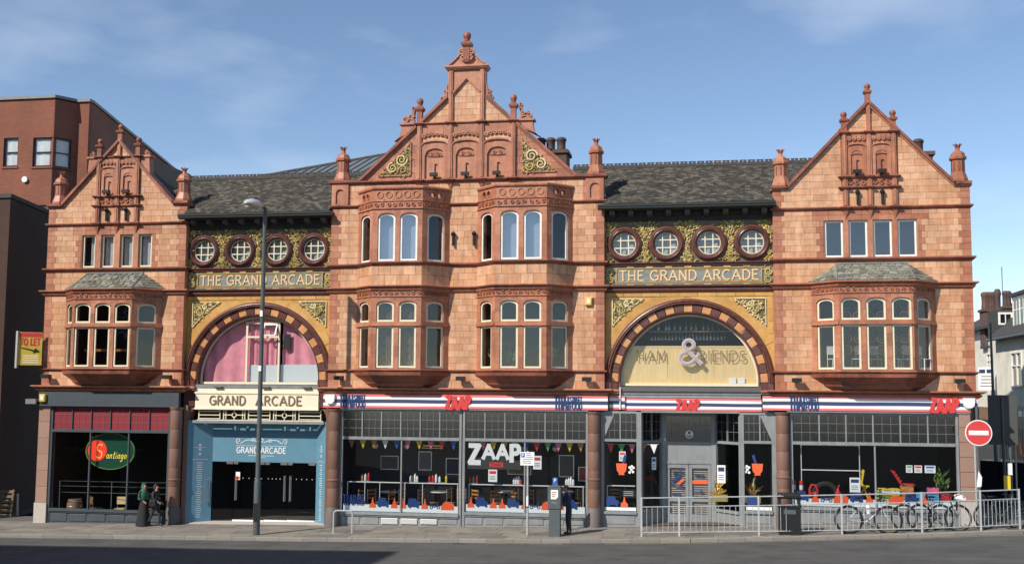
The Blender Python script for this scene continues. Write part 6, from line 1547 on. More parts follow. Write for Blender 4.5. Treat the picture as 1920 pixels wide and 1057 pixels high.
def chair(name,lab,x,y,rz,ck,fk='steel',grp=None):
    t=thing(name,lab,'chair',(0,0,0),0,grp)
    m=MB(M[ck]).raw(); m.box(-.2,.2,-.2,.2,.44,.47); m.build('seat',t,local=True)
    m=MB(M[ck]).raw(); m.box(-.2,.2,.17,.2,.62,.92); m.build('backrest',t,local=True)
    for sx in (-.18,.18):
        m=MB(M[fk]).raw(); m.tube([(sx,-.18,0),(sx,-.18,.44)],.014,5); m.build('leg',t,local=True)
        m=MB(M[fk]).raw(); m.tube([(sx,.2,0),(sx,.19,.92)],.014,5); m.build('leg',t,local=True)
    t.location=(x,y,gz(x)+.04); t.rotation_euler=(0,0,rz); return t
chair('cafe_chair','tan backed steel chair below the green oval sign',-24.0,.8,.2,'wood')
chair('cafe_chair','dark chair left of the tan chair in the far left window',-25.2,1.0,2.4,'woodd'); chair('cafe_chair','dark chair at the right of the far left window',-22.6,.9,-2.2,'woodd')
t=thing('window_rail','long steel rail with three bars inside the far left window','rail',(-24,.4,.2))
for z in (.75,1.0,1.2): m=MB(M['steel']).raw(); m.tube([(-26.6,.42,z-.02),(-21.7,.42,z)],.012,5); m.build('rail_bar',t)
for x in (-26.5,-24.2,-21.8): m=MB(M['steel']).raw(); m.tube([(x,.42,gz(x)),(x,.42,1.2)],.015,5); m.build('post',t)
m=MB(M['white']).fr(0,1.4); m.box(-25.75,-25.68,-.05,.0,2.55,2.95); m.box(-25.6,-25.5,-.05,.0,2.5,2.98); tag(m.build('wall_lamp',None),'two small pale strips of light high in the far left window','lamp')
# ------------------------------------------------------------------ right shop window goods
def crate(x,y,z,w,h,ck,lab):
    t=thing('crate',lab,'crate',(x,y,z),0,'plastic and wooden crates in the right shop window')
    for k in range(3): m=MB(M[ck]).raw(); zz=z+h*k/3; m.box(x-w/2,x+w/2,y-.15,y-.135,zz+.01,zz+h/3-.012); m.build('slat',t)
    m=MB(M[ck]).raw(); m.box(x-w/2,x-w/2+.02,y-.135,y+.15,z,z+h); m.box(x+w/2-.02,x+w/2,y-.135,y+.15,z,z+h); m.box(x-w/2,x+w/2,y+.135,y+.15,z,z+h); m.box(x-w/2,x+w/2,y-.135,y+.135,z,z+.02); m.build('crate_body',t)
PRE={o.name for o in bpy.data.objects}
dk=MB(M['woodd']).raw(); dk.box(2.7,8.1,.35,1.1,.82,.90); tag(dk.build('display_shelf',None),'low display platform inside the right shop window','shelf')
crate(7.0,.6,.9,.30,.30,'cyanp','sky blue crate left of the pink crate'); crate(7.42,.6,.9,.36,.24,'cyanp','second sky blue crate under the pink crate'); crate(7.42,.6,1.15,.36,.22,'pinkp','pink crate stacked on the sky blue crate'); crate(6.55,.65,.9,.42,.52,'cratewood','tall orange wooden crate right of the stacked yellow chairs'); crate(7.85,.6,.9,.34,.26,'redp','red crate at the right end of the display')
for k in range(5):
    ck=['yellow','greenp','yellow','lightblue','yellow'][k]; z=.92+.085*k
    t=thing('folded_chair',['lowest yellow','green','middle yellow','pale blue','topmost yellow'][k]+' folded chair in the stack behind the bicycle','chair',(5.85,.6,z),0,'folded chairs stacked in the right shop window')
    m=MB(M[ck]).raw(); m.box(5.5+.02*k,6.25+.01*k,.4,.43,z,z+.05); m.box(5.5+.02*k,6.25+.01*k,.8,.83,z,z+.05); m.build('frame',t)
    for q in range(4): m=MB(M[ck]).raw(); x=5.56+.17*q; m.box(x,x+.1,.43,.8,z+.01,z+.03); m.build('slat',t)
t=thing('deck_chair','red deck chair standing on top of the orange crate','chair',(6.35,.6,1.42))
m=MB(M['redp']).raw(); m.tube([(6.05,.45,1.95),(6.35,.45,1.48),(6.8,.45,1.46)],.025,6); m.tube([(6.05,.8,1.95),(6.35,.8,1.48),(6.8,.8,1.46)],.025,6); m.build('frame',t)
for k in range(4): m=MB(M['redp']).raw(); m.box(6.1+.07*k,6.14+.07*k,.45,.8,1.85-.1*k,1.93-.1*k); m.build('slat',t)
t=thing('yellow_chair','yellow folding chair with an upright back beside the mullion','chair',(5.2,.6,.95))
m=MB(M['yellow']).raw(); m.tube([(5.2,.5,.95),(5.0,.5,1.5),(5.08,.5,1.95)],.03,6); m.tube([(5.2,.8,.95),(5.0,.8,1.5),(5.08,.8,1.95)],.03,6); m.box(4.75,5.25,.48,.82,1.36,1.40); m.tube([(4.75,.5,.95),(5.2,.5,1.38)],.025,6); m.build('frame',t)
for k in range(3): m=MB(M['yellow']).raw(); m.box(5.0,5.03,.5,.8,1.55+.13*k,1.64+.13*k); m.build('slat',t)
m=MB(M['rubber']).raw(); m.tube([(3.75+.40*cos(2*pi*k/24),.75,1.02+.40*sin(2*pi*k/24)) for k in range(24)],.10,8,closed=True); tag(m.build('tyre',None),'black tyre standing in the right shop window','tyre')
for x,lab in ((2.62,'left'),(2.88,'right')):
    t=thing('striped_bollard',lab+' of two red and white tubes behind the litter bin','bollard',(x,.4,.9))
    for k in range(4): m=MB(M['redp' if k%2 else 'white']).raw(); m.lathe(x,.45,.9+.16*k,[(.075,0),(.075,.155)],12); m.build('band',t)
t=thing('red_stool','red curved chair at the left of the right window','chair',(3.3,.7,.9)); m=MB(M['redp']).raw(); m.tube([(3.2,.7,.95),(3.2,.7,1.22),(3.27,.7,1.38),(3.4,.7,1.36),(3.46,.7,1.2),(3.44,.7,.95)],.05,8); m.build('frame',t); m=MB(M['redp']).raw(); m.box(3.2,3.44,.6,.8,1.06,1.11); m.build('seat',t)
t=thing('petrol_can','small red upright can between the tyre and poster','can',(4.15,.6,.9)); m=MB(M['redp']).raw(); m.lathe(4.18,.65,.9,[(.09,0),(.10,.04),(.10,.24),(.04,.3),(.03,.38)],10); m.build('body',t); m=MB(M['redp']).raw(); m.tube([(4.18,.65,1.26),(4.23,.65,1.40)],.025,6); m.build('spout',t)
m=MB(M['amber']).raw(); m.lathe(4.55,1.4,3.05,[(.26,0),(.2,.3),(.1,.85)],12); tag(m.build('orange_lamp',None),'tall orange lamp shade high in the right shop window','lamp')
m=MB(M['leafp']).raw()
for k in range(60): a=random.uniform(0,6.28); l=random.uniform(.1,.35); m.fr(7.75,1.0,a); leaf(m,random.uniform(-.2,.2),random.uniform(1.1,1.9),random.uniform(.4,2.6),.25,.08,random.uniform(-.2,.2),.05)
tag(m.build('pot_plant',None),'leafy plant behind the crates in the right shop window','plant')
for o in bpy.data.objects:
    if o.name not in PRE and o.parent is None: o.location.z+=.28; o.location.y-=.12
# gold bows either side of the post right of the doors
for x,y,z,lab in ((-.02,.95,.95,'crumpled gold foil bow in the angled window'),(1.15,.40,.98,'large crumpled gold foil bow in the window right of the doors')):
    t=thing('gold_bow',lab,'decoration',(x,y,z)); rg=random.Random(int(x*10)); m=MB(M['goldfoil']).raw()
    for k in range(22):
        a=rg.uniform(0,6.28); el=rg.uniform(.2,1.4); r=rg.uniform(.34,.6); pts=[(x+r*s*cos(a)*cos(el)+.05*sin(s*9+k),y+.3*r*s*sin(a)*cos(el),z+.25+r*1.5*s*sin(el)-.12*s*s) for s in (0,.25,.5,.75,1)]
        m.tube(pts,[.04,.09,.10,.07,.01],5,flat=.35)
    m.build('ribbon_loops',t); b=MB(M['goldfoil']).raw(); b.box(x-.3,x+.3,y-.1,y+.1,z,z+.26); b.build('gift_box',t)
# rooms upstairs: chairs, plants, tables seen through the bay windows
wc=None
for k,(x,y,rz) in enumerate(((4.1,.9,.4),(4.9,.7,-.5),(5.5,1.1,.2),(6.1,.6,1.2),(6.6,.9,-.3),(7.1,.8,.8))):
    if wc is None:
        wc=chair('white_chair','white dining chair, first from the left upstairs in the right bay window',0,0,0,'white','white','white chairs upstairs in the right bay'); 
        wc.location=(x,y-1.0,5.72); wc.rotation_euler=(0,0,rz)
    else: dup(wc,(x,y-1.0,5.72),rz,'white dining chair, '+ORD[k+1]+' from the left upstairs in the right bay window')
def plant(x,y,z,h,lab):
    t=thing('house_plant',lab,'plant',(x,y,z)); m=MB(M['pot']).raw(); m.lathe(x,y,z,[(.1,0),(.14,.22),(.15,.25)],10); m.build('flower_pot',t)
    m=MB(M['leafp']).raw(); rg=random.Random(int(x*9))
    for k in range(26): a=rg.uniform(0,6.28); m.fr(x,y,a); leaf(m,rg.uniform(0,.12),z+.25+rg.uniform(0,h*.6),rg.uniform(.5,1.4),rg.uniform(.25,.45),.1,rg.uniform(-.05,.05),.06)
    m.build('foliage',t)
plant(-8.3,-.15,5.72,.6,'leafy plant in the left light of the bay beside the alarm box'); plant(-7.6,-.35,5.72,.4,'low plant behind the second light of that bay'); plant(-6.25,-.2,5.72,.8,'taller plant at the right of the bay window')
for x,lab in ((-12.4,'left'),(-11.5,'right')):
    m=MB(M['white']).raw(); m.box(x-.3,x+.3,-.45,-.1,5.72,6.05); m.lathe(x+.1,-.3,6.05,[(.05,0),(.05,.14),(.02,.2)],8); m.lathe(x-.12,-.3,6.05,[(.03,0),(.04,.2),(.015,.3)],8); tag(m.build('worktop_unit',None),lab+' of two white units standing in the bay window over the striped sign','cabinet')
# patterned screens in the bay windows
def screen(x0,x1,z0,z1,y,lab,sq):
    m=MB(M['woodd']).fr(0,y); r=(.17 if not sq else .14); nx=max(1,int((x1-x0)/(2*r))); nz=max(1,int((z1-z0)/(2*r)))
    for i in range(nx):
        for j in range(nz):
            cx_,cz=x0+(x1-x0)*(i+.5)/nx,z0+(z1-z0)*(j+.5)/nz
            if sq:
                for q in (r*.9,r*.5): 
                    P=[(cx_-q,cz-q),(cx_+q,cz-q),(cx_+q,cz+q),(cx_-q,cz+q),(cx_-q,cz-q)]; ribbon(m,P,.03,-.01,.0+q*.001)
            else: m.arc(cx_,cz,r*.8,r*1.0,0,2*pi,14,-.01,.0); m.arc(cx_,cz,r*.3,r*.42,0,2*pi,8,-.01,.0)
    tag(m.build('pierced_screen',None),lab,'screen')
screen(-12.75,-11.15,5.9,8.3,-.55,'dark square patterned screen behind the bay window over the striped sign',True); screen(4.3,6.65,6.3,8.3,-.50,'dark ring patterned screen inside the right bay window',False)
m=MB(M['orange']).raw(); m.box(-25.2,-23.1,-.35,-.3,6.42,6.52); tag(m.build('warm_strip',None),'warm orange strip inside the left bay window','strip')
# ------------------------------------------------------------------ street furniture
t=thing('street_lamp','tall dark grey street lamp standing at the kerb before the blue entrance','street lamp',(-16.5,-3.0,gz(-16.5)))
lx,ly,lz=-16.5,-3.0,gz(-16.5)-.01
m=MB(M['lampgrey']).raw(); m.lathe(lx,ly,lz,[(.125,0),(.125,1.9),(.11,1.95),(.085,2.05),(.08,7),(.075,11.6),(.06,11.8)],14); m.build('column',t)
m=MB(M['black']).raw(); m.box(lx-.07,lx+.07,ly-.135,ly-.12,lz+.5,lz+1.15); m.build('access_door',t)
m=MB(M['alu'],M['lead']).raw()
hd=[]; 
A=Vector((-.30,-.95,.02)).normalized(); C=Vector((lx,ly,lz+11.85)); side=Vector((A.y,-A.x,0)).normalized(); upv=side.cross(A)
if upv.z<0: upv=-upv
m2=MB(M['lampgrey']).raw(); m2.tube([(lx,ly,lz+11.5),(lx,ly,lz+11.9),tuple(C+A*.12+Vector((0,0,.10))),tuple(C+A*.3+Vector((0,0,.12)))],[.07,.075,.07,.06],8); m2.build('arm',t)
rings=[(.18,.07,.08),(.3,.15,.15),(.5,.24,.2),(.8,.27,.2),(1.0,.19,.14),(1.1,.06,.05)]; vs=[];k=14
for d,w,h in rings: vs+=[tuple(C+A*d+Vector((0,0,.10))+side*(w*cos(2*pi*i/k))+upv*(h*sin(2*pi*i/k)*(1 if sin(2*pi*i/k)>0 else .45))) for i in range(k)]
fs=[tuple(range(k)),tuple(range(5*k,6*k))]+[(q*k+i,q*k+(i+1)%k,(q+1)*k+(i+1)%k,(q+1)*k+i) for q in range(5) for i in range(k)]
m.add(vs,fs,0,None,True); hdo=m.build('lamp_head',t)
m=MB(M['stonel']).raw(); vs=[tuple(C+A*d+Vector((0,0,.045))+side*(w*cos(2*pi*i/k))+upv*(.05*min(0,sin(2*pi*i/k)))-Vector((0,0,.03))) for d,w,h in [(.45,.12,0),(.6,.15,0),(.85,.16,0),(1.0,.1,0)] for i in range(k)]
m.add(vs,[tuple(range(k)),tuple(range(3*k,4*k))]+[(q*k+i,q*k+(i+1)%k,(q+1)*k+(i+1)%k,(q+1)*k+i) for q in range(3) for i in range(k)],0,None,True); m.build('lens',t)
m=MB(M['paper'],M['galv']).raw()
for z in (8.05,6.0,2.9,3.35,4.0): m.tube([(lx-.082,ly-.02,lz+z),(lx,ly-.09,lz+z),(lx+.082,ly-.02,lz+z)],.012,4,1)
m.box(lx-.05,lx+.05,ly-.105,ly-.085,lz+5.9,lz+6.1); m.box(lx-.05,lx+.05,ly-.105,ly-.085,lz+7.9,lz+8.12); m.build('sticker_band',t)
def plates(x,y,z0,w,h,txt=True):
    pass
t=thing('parking_sign','white parking plate with a blue square on a slim pale pole at the kerb','road sign',(-6.66,-2.45,gz(-6.66)))
px_,py_,pz_=-6.66,-2.45,gz(-6.66)
m=MB(M['galv']).raw(); m.tube([(px_,py_,pz_),(px_,py_,2.86)],.038,10); m.build('pole',t); m=MB(M['lampgrey']).raw(); m.tube([(px_,py_,pz_+.95),(px_,py_,pz_+1.0)],.05,10); m.build('collar',t)
m=MB(M['white']).raw(); m.tube([(px_,py_,pz_+1.0),(px_,py_,pz_+1.35)],.046,10); m.build('white_band',t)
m=MB(M['white']).fr(px_,py_-.05); m.box(-.26,.24,-.015,.0,2.36,2.83); pl_=m.build('plate',t)
m=MB(M['signblue'],M['white'],M['black']).fr(px_,py_-.05); m.box(-.235,-.10,.0,.004,2.64,2.79); text(m,'P',-.205,2.66,.10,.07,.2,.004,.006,1); rl=random.Random(2)
for k in range(6): m.box(-.05 if k<3 else -.18,.20-rl.uniform(0,.08),.0,.003,2.77-.066*k,2.785-.066*k,2)
m.build('plate_print',pl_)
t=thing('parking_meter','grey green parking ticket machine on a pedestal by the kerb','parking meter',(-5.65,-2.68,gz(-5.65)))
mx_,my_,mz_=-5.65,-2.68,gz(-5.65)
m=MB(M['meter']).fr(mx_,my_); m.box(-.19,.19,-.17,.17,mz_,mz_+.93); m.build('pedestal',t)
m=MB(M['meter']).fr(mx_,my_); m.cham([(-.235,mz_+.93),(.235,mz_+.93),(.235,mz_+1.70),(-.235,mz_+1.70)],-.2,.2,.03); m.add([(-.235,-.2,mz_+1.70),(.235,-.2,mz_+1.70),(.235,.2,mz_+1.70),(-.235,.2,mz_+1.70),(-.1,-.05,mz_+1.76),(.1,-.05,mz_+1.76),(.1,.1,mz_+1.76),(-.1,.1,mz_+1.76)],[(0,1,2,3),(4,5,6,7),(0,1,5,4),(1,2,6,5),(2,3,7,6),(3,0,4,7)]); m.build('cabinet',t)
m=MB(M['signblue'],M['white']).fr(mx_,my_); m.box(-.085,.085,-.05,.03,mz_+1.76,mz_+2.0); m.box(-.07,.07,.03,.034,mz_+1.85,mz_+1.98,0); text(m,'P',-.035,mz_+1.86,.11,.07,.2,.034,.037,1); m.build('pay_sign',t)
m=MB(M['paper'],M['signred']).fr(mx_,my_); m.prism([(-.12,mz_+1.28),(.06,mz_+1.28),(.13,mz_+1.36),(.13,mz_+1.60),(-.12,mz_+1.60)],.2,.206)
for k in range(3): m.box(-.09,.08-.03*k,.206,.209,mz_+1.50-.07*k,mz_+1.53-.07*k,1)
m.build('notice_plate',t); m=MB(M['galv']).fr(mx_,my_); ribbon(m,[(-.1,mz_+1.16),(-.05,mz_+1.18),(0,mz_+1.15),(.1,mz_+1.165)],.012,.2,.206); m.build('scratched_mark',t)
t=thing('cycle_stand','bent galvanised hoop stand on the pavement left of the parking sign','cycle stand',(-13.45,-2.3,gz(-13.5)))
hz=gz(-13.5); m=MB(M['galv']).raw(); m.tube([(-13.83,-2.3,hz-.02),(-13.83,-2.3,hz+.68)]+[(-13.70-.13*cos(radians(a)),-2.3,hz+.68+.13*sin(radians(a))) for a in (20,45,70,90)]+[(-13.25+.13*sin(radians(a)),-2.3,hz+.68+.13*cos(radians(a))) for a in (0,20,45,70)]+[(-13.12,-2.3,hz+.66),(-13.12,-2.3,hz-.02)],.03,8); m.build('hoop_tube',t)
for x in (-13.83,-13.12): m=MB(M['galv']).raw(); m.lathe(x,-2.3,hz-.002,[(.07,0),(.07,.012)],10); m.build('base_plate',t)
t=thing('litter_bin','square black litter bin standing behind the guard railing','litter bin',(2.3,-2.25,gz(2.3)))
bx,by,bz=2.3,-2.2,gz(2.3)
m=MB(M['black']).fr(bx,by); m.box(-.36,.36,-.33,.33,bz,bz+.92); m.box(-.39,.39,-.36,.36,bz+.92,bz+.97); 
for k in range(6): m.box(-.31+.107*k,-.27+.107*k,.33,.345,bz+.06,bz+.86)
m.build('body',t); m=MB(M['black']).fr(bx,by); m.box(-.36,-.28,-.33,.33,bz+.97,bz+1.2); m.box(.28,.36,-.33,.33,bz+.97,bz+1.2); m.build('hood_post',t); m=MB(M['black']).fr(bx,by); m.cham([(-.39,bz+1.2),(.39,bz+1.2),(.34,bz+1.36),(-.34,bz+1.36)],-.36,.36,.05); m.build('hood',t)
m=MB(M['meter']).fr(bx,by); m.box(-.2,.2,.346,.352,bz+.70,bz+.84); m.build('label_plate',t)
# guard railing
PO=[(-2.65,-2.84),(-1.38,-2.75),(1.27,-2.62),(4.0,-2.36),(6.61,-2.05),(8.57,-1.55),(9.9,-1.12)]
t=thing('guard_railing','long galvanised pedestrian guard railing along the kerb on the right','railing',(3.5,-2.3,gz(3.5)))
def P3(p,h): return (p[0],p[1],gz(p[0])+h)
nb_=0
for i,p in enumerate(PO): m=MB(M['galv']).raw(); m.box(p[0]-.03,p[0]+.03,p[1]-.03,p[1]+.03,gz(p[0])-.02,gz(p[0])+1.33); m.build('post',t)
for i,(p,q) in enumerate(zip(PO,PO[1:])):
    for h,r in ((1.30,.022),(1.0,.017),(.14,.017)): m=MB(M['galv']).raw(); m.tube([P3(p,h),P3(q,h)],r,6); m.build('rail',t)
    n=max(3,round(hypot(q[0]-p[0],q[1]-p[1])/(.185 if i<5 else .135)))
    for k in range(1,n):
        u=(p[0]+(q[0]-p[0])*k/n,p[1]+(q[1]-p[1])*k/n); m=MB(M['galv']).raw(); m.tube([P3(u,.14),P3(u,1.0)],.0105,5); m.build('bar',t)
# bicycles
def bicycle(lab,x,y,rz,tilt,fk='alu',sc=1.0,basket=False,grp='bicycles chained along the railing'):
    t=thing('bicycle',lab,'bicycle',(0,0,0),0,grp); R=.35
    for wx in (-.52,.52):
        m=MB(M['rubber']).raw(); m.tube([(wx+R*cos(2*pi*k/36),0,R+.0+R*sin(2*pi*k/36)) for k in range(36)],.034,6,closed=True); w=m.build('wheel',t,local=True)
        m=MB(M['lampgrey']).raw(); m.tube([(wx+.325*cos(2*pi*k/36),0,R+.325*sin(2*pi*k/36)) for k in range(36)],.011,5,closed=True); m.build('rim',w,local=True)
        m=MB(M['steel']).raw()
        for k in range(16): a=2*pi*k/16; m.tube([(wx+.02*cos(a+.6),.02*(1 if k%2 else -1),R+.02*sin(a+.6)),(wx+.325*cos(a),0,R+.325*sin(a))],.0022,3)
        m.build('spokes',w,local=True); m=MB(M['steel']).raw(); m.tube([(wx,-.05,R),(wx,.05,R)],.02,8); m.build('hub',w,local=True)
    BB=(-.06,0,.29); ST=(-.20,0,.78); HT=(.34,0,.80); HB=(.38,0,.66)
    m=MB(M[fk]).raw()
    for a,b,r in ((BB,ST,.017),(ST,HT,.017),(BB,HB,.019),(HT,HB,.02)): m.tube([a,b],r,8)
    for s in (-.04,.04): m.tube([(BB[0],s*.6,BB[2]),(-.52,s,R)],.009,6); m.tube([(ST[0],s*.5,ST[2]-.06),(-.52,s,R)],.008,6); m.tube([(HB[0],s*.8,HB[2]),(.44,s,.5),(.52,s,R)],.011,6)
    m.build('frame',t,local=True)
    m=MB(M['black']).raw(); m.tube([ST,(-.235,0,.92)],.013,6); m.add([(-.36,-.07,.93),(-.36,.07,.93),(-.2,.045,.95),(-.08,.018,.94),(-.08,-.018,.94),(-.2,-.045,.95),(-.34,-.05,.90),(-.34,.05,.90),(-.2,.03,.91),(-.1,.01,.915),(-.1,-.01,.915),(-.2,-.03,.91)],[(0,1,2,3,4,5),(6,7,8,9,10,11)]+[(i,(i+1)%6,6+(i+1)%6,6+i) for i in range(6)]); m.build('saddle',t,local=True)
    m=MB(M['black']).raw(); m.tube([HT,(.32,0,.93),(.38,0,.96)],.014,6); m.tube([(.30,-.29,.98),(.37,-.12,.96),(.38,0,.96),(.37,.12,.96),(.30,.29,.98)],.013,6); m.build('handlebar',t,local=True)
    m=MB(M['black']).raw(); m.tube([(BB[0]+.09*cos(2*pi*k/20),-.035,BB[2]+.09*sin(2*pi*k/20)) for k in range(20)],.008,4,closed=True); m.tube([(BB[0],-.05,BB[2]),(BB[0]+.12,-.06,BB[2]-.11)],.011,5); m.tube([(BB[0],.05,BB[2]),(BB[0]-.12,.06,BB[2]+.11)],.011,5); m.box(BB[0]+.07,BB[0]+.17,-.15,-.06,BB[2]-.125,BB[2]-.10); m.box(BB[0]-.17,BB[0]-.07,.06,.15,BB[2]+.10,BB[2]+.125); m.tube([(BB[0],-.035,BB[2]+.09),(-.52,-.035,R+.035)],.005,4); m.tube([(BB[0],-.035,BB[2]-.09),(-.52,-.035,R-.035)],.005,4); m.build('crankset',t,local=True)
    if basket: m=MB(M['paper']).raw(); m.lathe(.0,0,.5,[(.04,0),(.042,.2),(.02,.24)],8); m.build('water_bottle',t,local=True)
    t.location=(x,y,gz(x)); t.rotation_euler=(tilt,0,rz); t.scale=(sc,sc,sc); return t
b1=bicycle('silver framed bicycle leaning on the railing right of the litter bin',4.90,-2.12,radians(7),radians(-5),'alu',1.26,True)
b2=bicycle('dark bicycle behind the railing below the crates',7.25,-1.62,radians(10),radians(-5),'lampgrey',1.22); b3=bicycle('bicycle at the far right end of the railing beside the street corner',9.35,-1.0,radians(22),radians(-4),'lampgrey',1.15)
b4=bicycle('second dark bicycle overlapping the one below the crates',6.75,-1.45,radians(190),radians(5),'lampgrey',1.2)
m=MB(M['redp'],M['white']).raw(); m.tube([(7.75,-1.55,1.52),(7.95,-1.58,1.50),(8.1,-1.6,1.45)],[.09,.13,.06],8,1); m.tube([(7.78,-1.62,1.58),(8.05,-1.66,1.52)],.03,6); tag(m.build('striped_bag',None),'red and white striped bag on the handlebar of the dark bicycle','bag')
# no entry sign and signals on the corner
nx_,ny_=8.55,-1.0; nzc=at(1835,811,ny_-.06)
t=thing('no_entry_sign','round red no entry sign with a white bar at the right corner','road sign',(nx_,ny_,gz(nx_)))
m=MB(M['galv']).raw(); m.tube([(nx_+.02,ny_,gz(nx_)),(nx_+.02,ny_,nzc[1]+.3)],.03,8); m.build('pole',t)
m=MB(M['white']).fr(nzc[0],ny_-.05); m.arc(0,nzc[1],.0001,.44,0,2*pi,36,-.012,.0); d_=m.build('disc',t)
m=MB(M['signred']).fr(nzc[0],ny_-.05); m.arc(0,nzc[1],.0001,.405,0,2*pi,36,.0,.003); m.build('red_face',d_); m=MB(M['white']).fr(nzc[0],ny_-.05); m.box(-.32,.32,.003,.006,nzc[1]-.075,nzc[1]+.075); m.build('white_bar',d_)
def signal(x,y,zt,lab,face,h=.95,w=.32,board=None):
    t=thing('traffic_signal',lab,'traffic light',(x,y,gz(x)))
    m=MB(M['lampgrey']).raw(); m.tube([(x,y,gz(x)),(x,y,zt+.05)],.057,10); m.build('pole',t)
    m=MB(M['black']).fr(x,y,face); m.box(-w/2,w/2,.06,.30,zt-h,zt); hd=m.build('signal_head',t)
    for k,cn in enumerate(('redp','amber','greenp')):
        z=zt-h*(k+.5)/3; m=MB(M[cn]).fr(x,y,face); m.arc(0,z,.0001,.09,0,2*pi,14,.30,.305); m.build('lens',hd); m=MB(M['black']).fr(x,y,face); m.arc(0,z,.10,.115,-.3,pi+.3,12,.30,.46); m.build('visor',hd)
    if board: m=MB(M['signgrey']).fr(x,y,face); m.box(-board[0]/2,board[0]/2,.02,.055,zt-h-board[1],zt+board[1]); m.build('backing_board',t)
    return t
sz=at(1826,764,-.2)[1]
s1=signal(8.84,-.2,sz,'traffic light seen from behind just above the no entry sign',radians(200),.62,.26)
m=MB(M['paper']).raw(); m.add([(8.74,-.27,1.75),(8.9,-.27,1.78),(8.93,-.265,2.1),(8.82,-.27,2.32),(8.74,-.27,1.75-.0),(8.8,-.29,2.0)],[(0,1,2,3),(0,1,5)]); tag(m.build('tied_notice',None,flip=False),'torn pale notice tied to the dark signal pole under the no entry sign','notice')
b2x=at(1880,800,2.0); s2=signal(at(1884,900,2.0)[0],2.0,at(1882,748,2.0)[1],'traffic light with a tall dark backing board at the side street',radians(170),1.5,.4,(.98,.15))
px2=at(1896,900,1.6)[0]
t=thing('push_button_post','dark post with a yellow push button box and white plate at the crossing','post',(px2,1.6,gz(px2)))
m=MB(M['lampgrey']).raw(); m.tube([(px2,1.6,gz(px2)),(px2,1.6,at(1896,832,1.6)[1])],.055,10); m.build('pole',t)
a_=at(1883,916,1.5); b_=at(1893,891,1.5); m=MB(M['yellow']).fr(0,1.5); m.box(a_[0],b_[0],-.02,.12,a_[1],b_[1]); m.build('push_button_box',t)
a_=at(1889,890,1.5); b_=at(1897,868,1.5); m=MB(M['white']).fr(0,1.5); m.box(a_[0],b_[0],.0,.06,a_[1]+.01,b_[1]); m.build('white_plate',t)
m=MB(M['stonel']).raw(); q=at(1901,760,3.0); m.tube([(q[0],3,gz(q[0])),(q[0],3,at(1899,742,3)[1])],.03,8); tag(m.build('slim_pole',None),'slim pale pole right of the tall dark backing board','pole')
# ------------------------------------------------------------------ people
def figure(name,lab,J,E,R,mats,pick,loc,rz,cloth=()):
    """one continuous skinned body: joints J, bones E, radii R; pick(co, nearest bone) gives the material slot"""
    names=list(J); me=bpy.data.meshes.new(name); me.from_pydata([J[n] for n in names],[(names.index(a),names.index(b)) for a,b in E],[])
    o=bpy.data.objects.new(name,me); COL.objects.link(o)
    bm=bmesh.new(); bm.from_mesh(me); ly=bm.verts.layers.skin.verify()
    for v,n in zip(bm.verts,names): v[ly].radius=R[n] if isinstance(R[n],tuple) else (R[n],R[n]); v[ly].use_root=(n=='pelvis')
    bm.to_mesh(me); bm.free()
    o.modifiers.new('skin','SKIN').branch_smoothing=.4; s=o.modifiers.new('sub','SUBSURF'); s.levels=s.render_levels=2
    dg=bpy.context.evaluated_depsgraph_get(); me2=bpy.data.meshes.new_from_object(o.evaluated_get(dg)); 
    o.modifiers.clear(); o.data=me2; me2.materials.clear()
    for mm in mats: me2.materials.append(mm)
    V=[(Vector(J[a]),Vector(J[b]),a,b) for a,b in E]
    for p in me2.polygons:
        c=p.center; best=None
        for a,b,na,nb in V:
            ab=b-a; t=max(0,min(1,(c-a).dot(ab)/max(1e-9,ab.length_squared))); d=(a+ab*t-c).length
            if best is None or d<best[0]: best=(d,na,nb,t)
        p.material_index=pick(c,best[1],best[2],best[3]); p.use_smooth=True
    o.location=loc; o.rotation_euler=(0,0,rz); o['label']=lab; o['category']='person'; WL[o.name]=(0,0,0)
    return o
